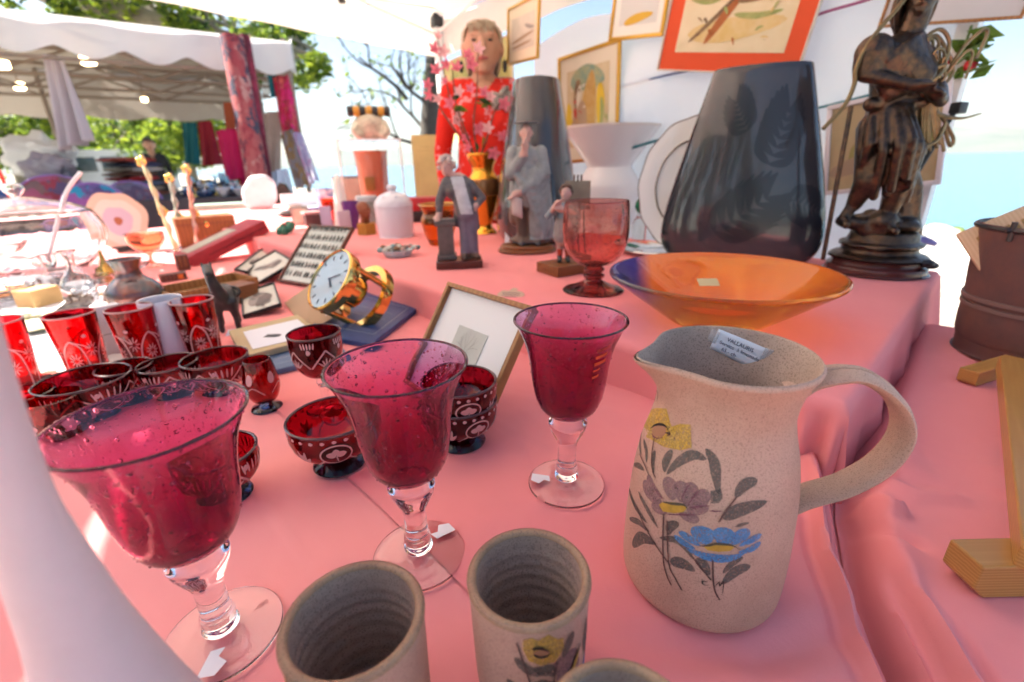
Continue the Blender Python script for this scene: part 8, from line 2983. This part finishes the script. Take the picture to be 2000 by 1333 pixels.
def person(name, label, loc, rz, zs, head_c, hs, m_cloth, m_hr, hair_len=.9, skirt=True, arms=None):
    """standing figure, zs scales a 1.66 m body; head_c local head centre"""
    t = thing(name, label, 'person', loc, rz)
    s = zs
    pr = [('c', (-.09 * s, 0, .08 * s), (-.09 * s, 0, .48 * s), .045 * s, .062 * s), ('c', (-.09 * s, 0, .48 * s), (-.085 * s, 0, .86 * s), .06 * s, .095 * s),
          ('c', (.09 * s, 0, .08 * s), (.09 * s, 0, .48 * s), .045 * s, .062 * s), ('c', (.09 * s, 0, .48 * s), (.085 * s, 0, .86 * s), .06 * s, .095 * s),
          ('c', (-.09 * s, -.14 * s, .035 * s), (-.09 * s, .02 * s, .05 * s), .035 * s, .045 * s), ('c', (.09 * s, -.14 * s, .035 * s), (.09 * s, .02 * s, .05 * s), .035 * s, .045 * s),
          ('e', (0, 0, .92 * s), (.185 * s, .13 * s, .15 * s)), ('c', (0, 0, .95 * s), (0, 0, 1.16 * s), .14 * s, .125 * s), ('e', (0, -.02 * s, 1.24 * s), (.150 * s, .12 * s, .14 * s)),
          ('e', (-.075 * s, -.095 * s, 1.21 * s), (.07 * s, .06 * s, .07 * s)), ('e', (.075 * s, -.095 * s, 1.21 * s), (.07 * s, .06 * s, .07 * s)),
          ('c', (-.105 * s, 0, 1.340 * s), (.105 * s, 0, 1.340 * s), .052 * s, .052 * s), ('c', (0, 0, 1.36 * s), (head_c[0], head_c[1] * .6, head_c[2] - .42 * hs), .058 * s, .046 * s)]
    for sg in (-1, 1):
        el = (sg * .205 * s, .02 * s, 1.08 * s)
        wr = (sg * .19 * s, -.10 * s, .88 * s)
        pr += [('c', (sg * .148 * s, 0, 1.330 * s), el, .048 * s, .040 * s), ('c', el, wr, .04 * s, .026 * s)]
        hand(pr, wr, (0, -.3, -.9), 1.9 * s)
    pr += head_prims(head_c, hs)
    neckz = head_c[2] - .60 * hs

    def pk(c):
        if c.z > neckz + .0 and abs(c.x - head_c[0]) < .62 * hs:
            return 1
        vneck = 1.30 * s + abs(c.x) * 1.6
        if c.y < -.01 and c.z > vneck and abs(c.x) < .09 * s:
            return 1
        if c.z < .93 * s and abs(c.x) > .17 * s and c.y < -.06 * s:
            return 1
        if c.z < .10 * s:
            return 2
        if c.z < .45 * s and skirt:
            return 1
        return 0
    fuse('body', pr, .0095 * s, [m_cloth, m_skin, mat('dark shoe leather', (.03, .025, .02), .5)], t, 3, pk)
    hc = Vector(head_c)
    b = MB()
    rnd = random.Random(4)
    N_ = 220
    for k in range(N_):      # fine locks combed from the crown; a thin fringe in front, the rest falling behind the ears
        a = 2 * PI * k / N_ + rnd.uniform(-.03, .03)
        sn, cs_ = math.sin(a), math.cos(a)
        top = hc + Vector((rnd.uniform(-.10, .10) * hs, rnd.uniform(.0, .14) * hs, .505 * hs))
        if sn < -.45:
            if k % 2:
                continue
            l = rnd.uniform(.16, .40)
            pts = [top, hc + Vector((cs_ * .30 * hs, sn * .36 * hs, .42 * hs)), hc + Vector((cs_ * .37 * hs, sn * .475 * hs, l * hs))]
        else:
            back = max(0, sn)
            pts = [top, hc + Vector((cs_ * .37 * hs, .04 * hs + sn * .42 * hs, .33 * hs)), hc + Vector((cs_ * .43 * hs, .10 * hs + sn * .42 * hs, .02 * hs)), hc + Vector((cs_ * .38 * hs, .16 * hs + sn * .34 * hs, -.35 * hs)), hc + Vector((cs_ * .33 * hs, .18 * hs + sn * .26 * hs, -(.35 + .5 * hair_len * (.4 + .6 * back) * rnd.uniform(.7, 1.)) * hs))]
        cp_ = curve_pts(pts, 4)
        b.tube(cp_, [lerp(.030, .012, i / (len(cp_) - 1)) * hs for i in range(len(cp_))], 5)
    b.build('hair', m_hr, t, smooth=70)
    for sg in (-1, 1):
        b = MB()
        b.ball(hc + Vector((sg * .165 * hs, -.415 * hs, .06 * hs)), (.065 * hs, .042 * hs, .028 * hs), 10, 6)
        b.build('eye', mat('dark eye', (.05, .035, .03), .3), t)
    b = MB()
    b.ball(hc + Vector((0, -.50 * hs, -.28 * hs)), (.13 * hs, .035 * hs, .035 * hs), 10, 6)
    b.build('lips', mat('lip colour', (.36, .09, .09), .4), t)
    return t, hc


wx, wy = -.104, 2.42
wt, hc = person('person', 'woman with grey blonde fringe in a red floral dress standing behind the tables', (wx, wy, 0), face(wx, wy), 1.04, (0, -.02, (-0.120, 2.420, 1.558)[2] - .0), .205, m_dress, m_hair, .62)
b = MB()
for sg in (-1, 1):
    b.ball(hc + Vector((sg * .098, -.01, -.075)), (.011, .008, .026), 10, 8)
    b.build('earring', m_black, wt)
    b = MB()
# grey fabric flower pinned at the neckline
b = MB()
rnd = random.Random(8)
fc = Vector((.085, -.145, 1.335))
for k in range(14):
    a = k * 2.4
    r = .018 + .030 * (k / 14)
    T_ = Matrix.Translation(fc + Vector((math.cos(a) * r, -.01 + .01 * (k % 2), math.sin(a) * r))) @ Euler((math.sin(a) * .6, math.cos(a) * .6, a)).to_matrix().to_4x4()
    b.ball((0, 0, 0), (.026, .008, .018), 8, 6, T=T_)
b.build('fabric_flower', patchwork('grey flower cloth', [(.32, .30, .27), (.10, .09, .09), (.45, .40, .36)], 60), wt)
q = (-6.093, 8.600, 1.359)
person('person', 'person with dark hair in black clothes far off behind the folded textiles', (q[0], q[1], 0), face(q[0], q[1]), .98, (0, -.02, 1.50), .20, mat('black clothing', (.02, .02, .025), .9), mat('dark brown hair', (.035, .022, .016), .6), .5, False)

# ------------------------------------------------------------------ lake haze
hm = bpy.data.materials.new('lake haze')
hm.use_nodes = True
ht = hm.node_tree
for n in list(ht.nodes):
    if n.type == 'BSDF_PRINCIPLED':
        ht.nodes.remove(n)
pv = ht.nodes.new('ShaderNodeVolumePrincipled')
pv.inputs['Color'].default_value = (.92, .95, 1., 1.)
pv.inputs['Density'].default_value = 1.0e-5
pv.inputs['Anisotropy'].default_value = .3
ht.links.new(pv.outputs[0], ht.nodes['Material Output'].inputs['Volume'])
b = MB()
b.box((2000, 7000, 598), (60000, 44000, 1204))
hz_ = b.build('haze', hm, smooth=0)
tag(hz_, kind='stuff')
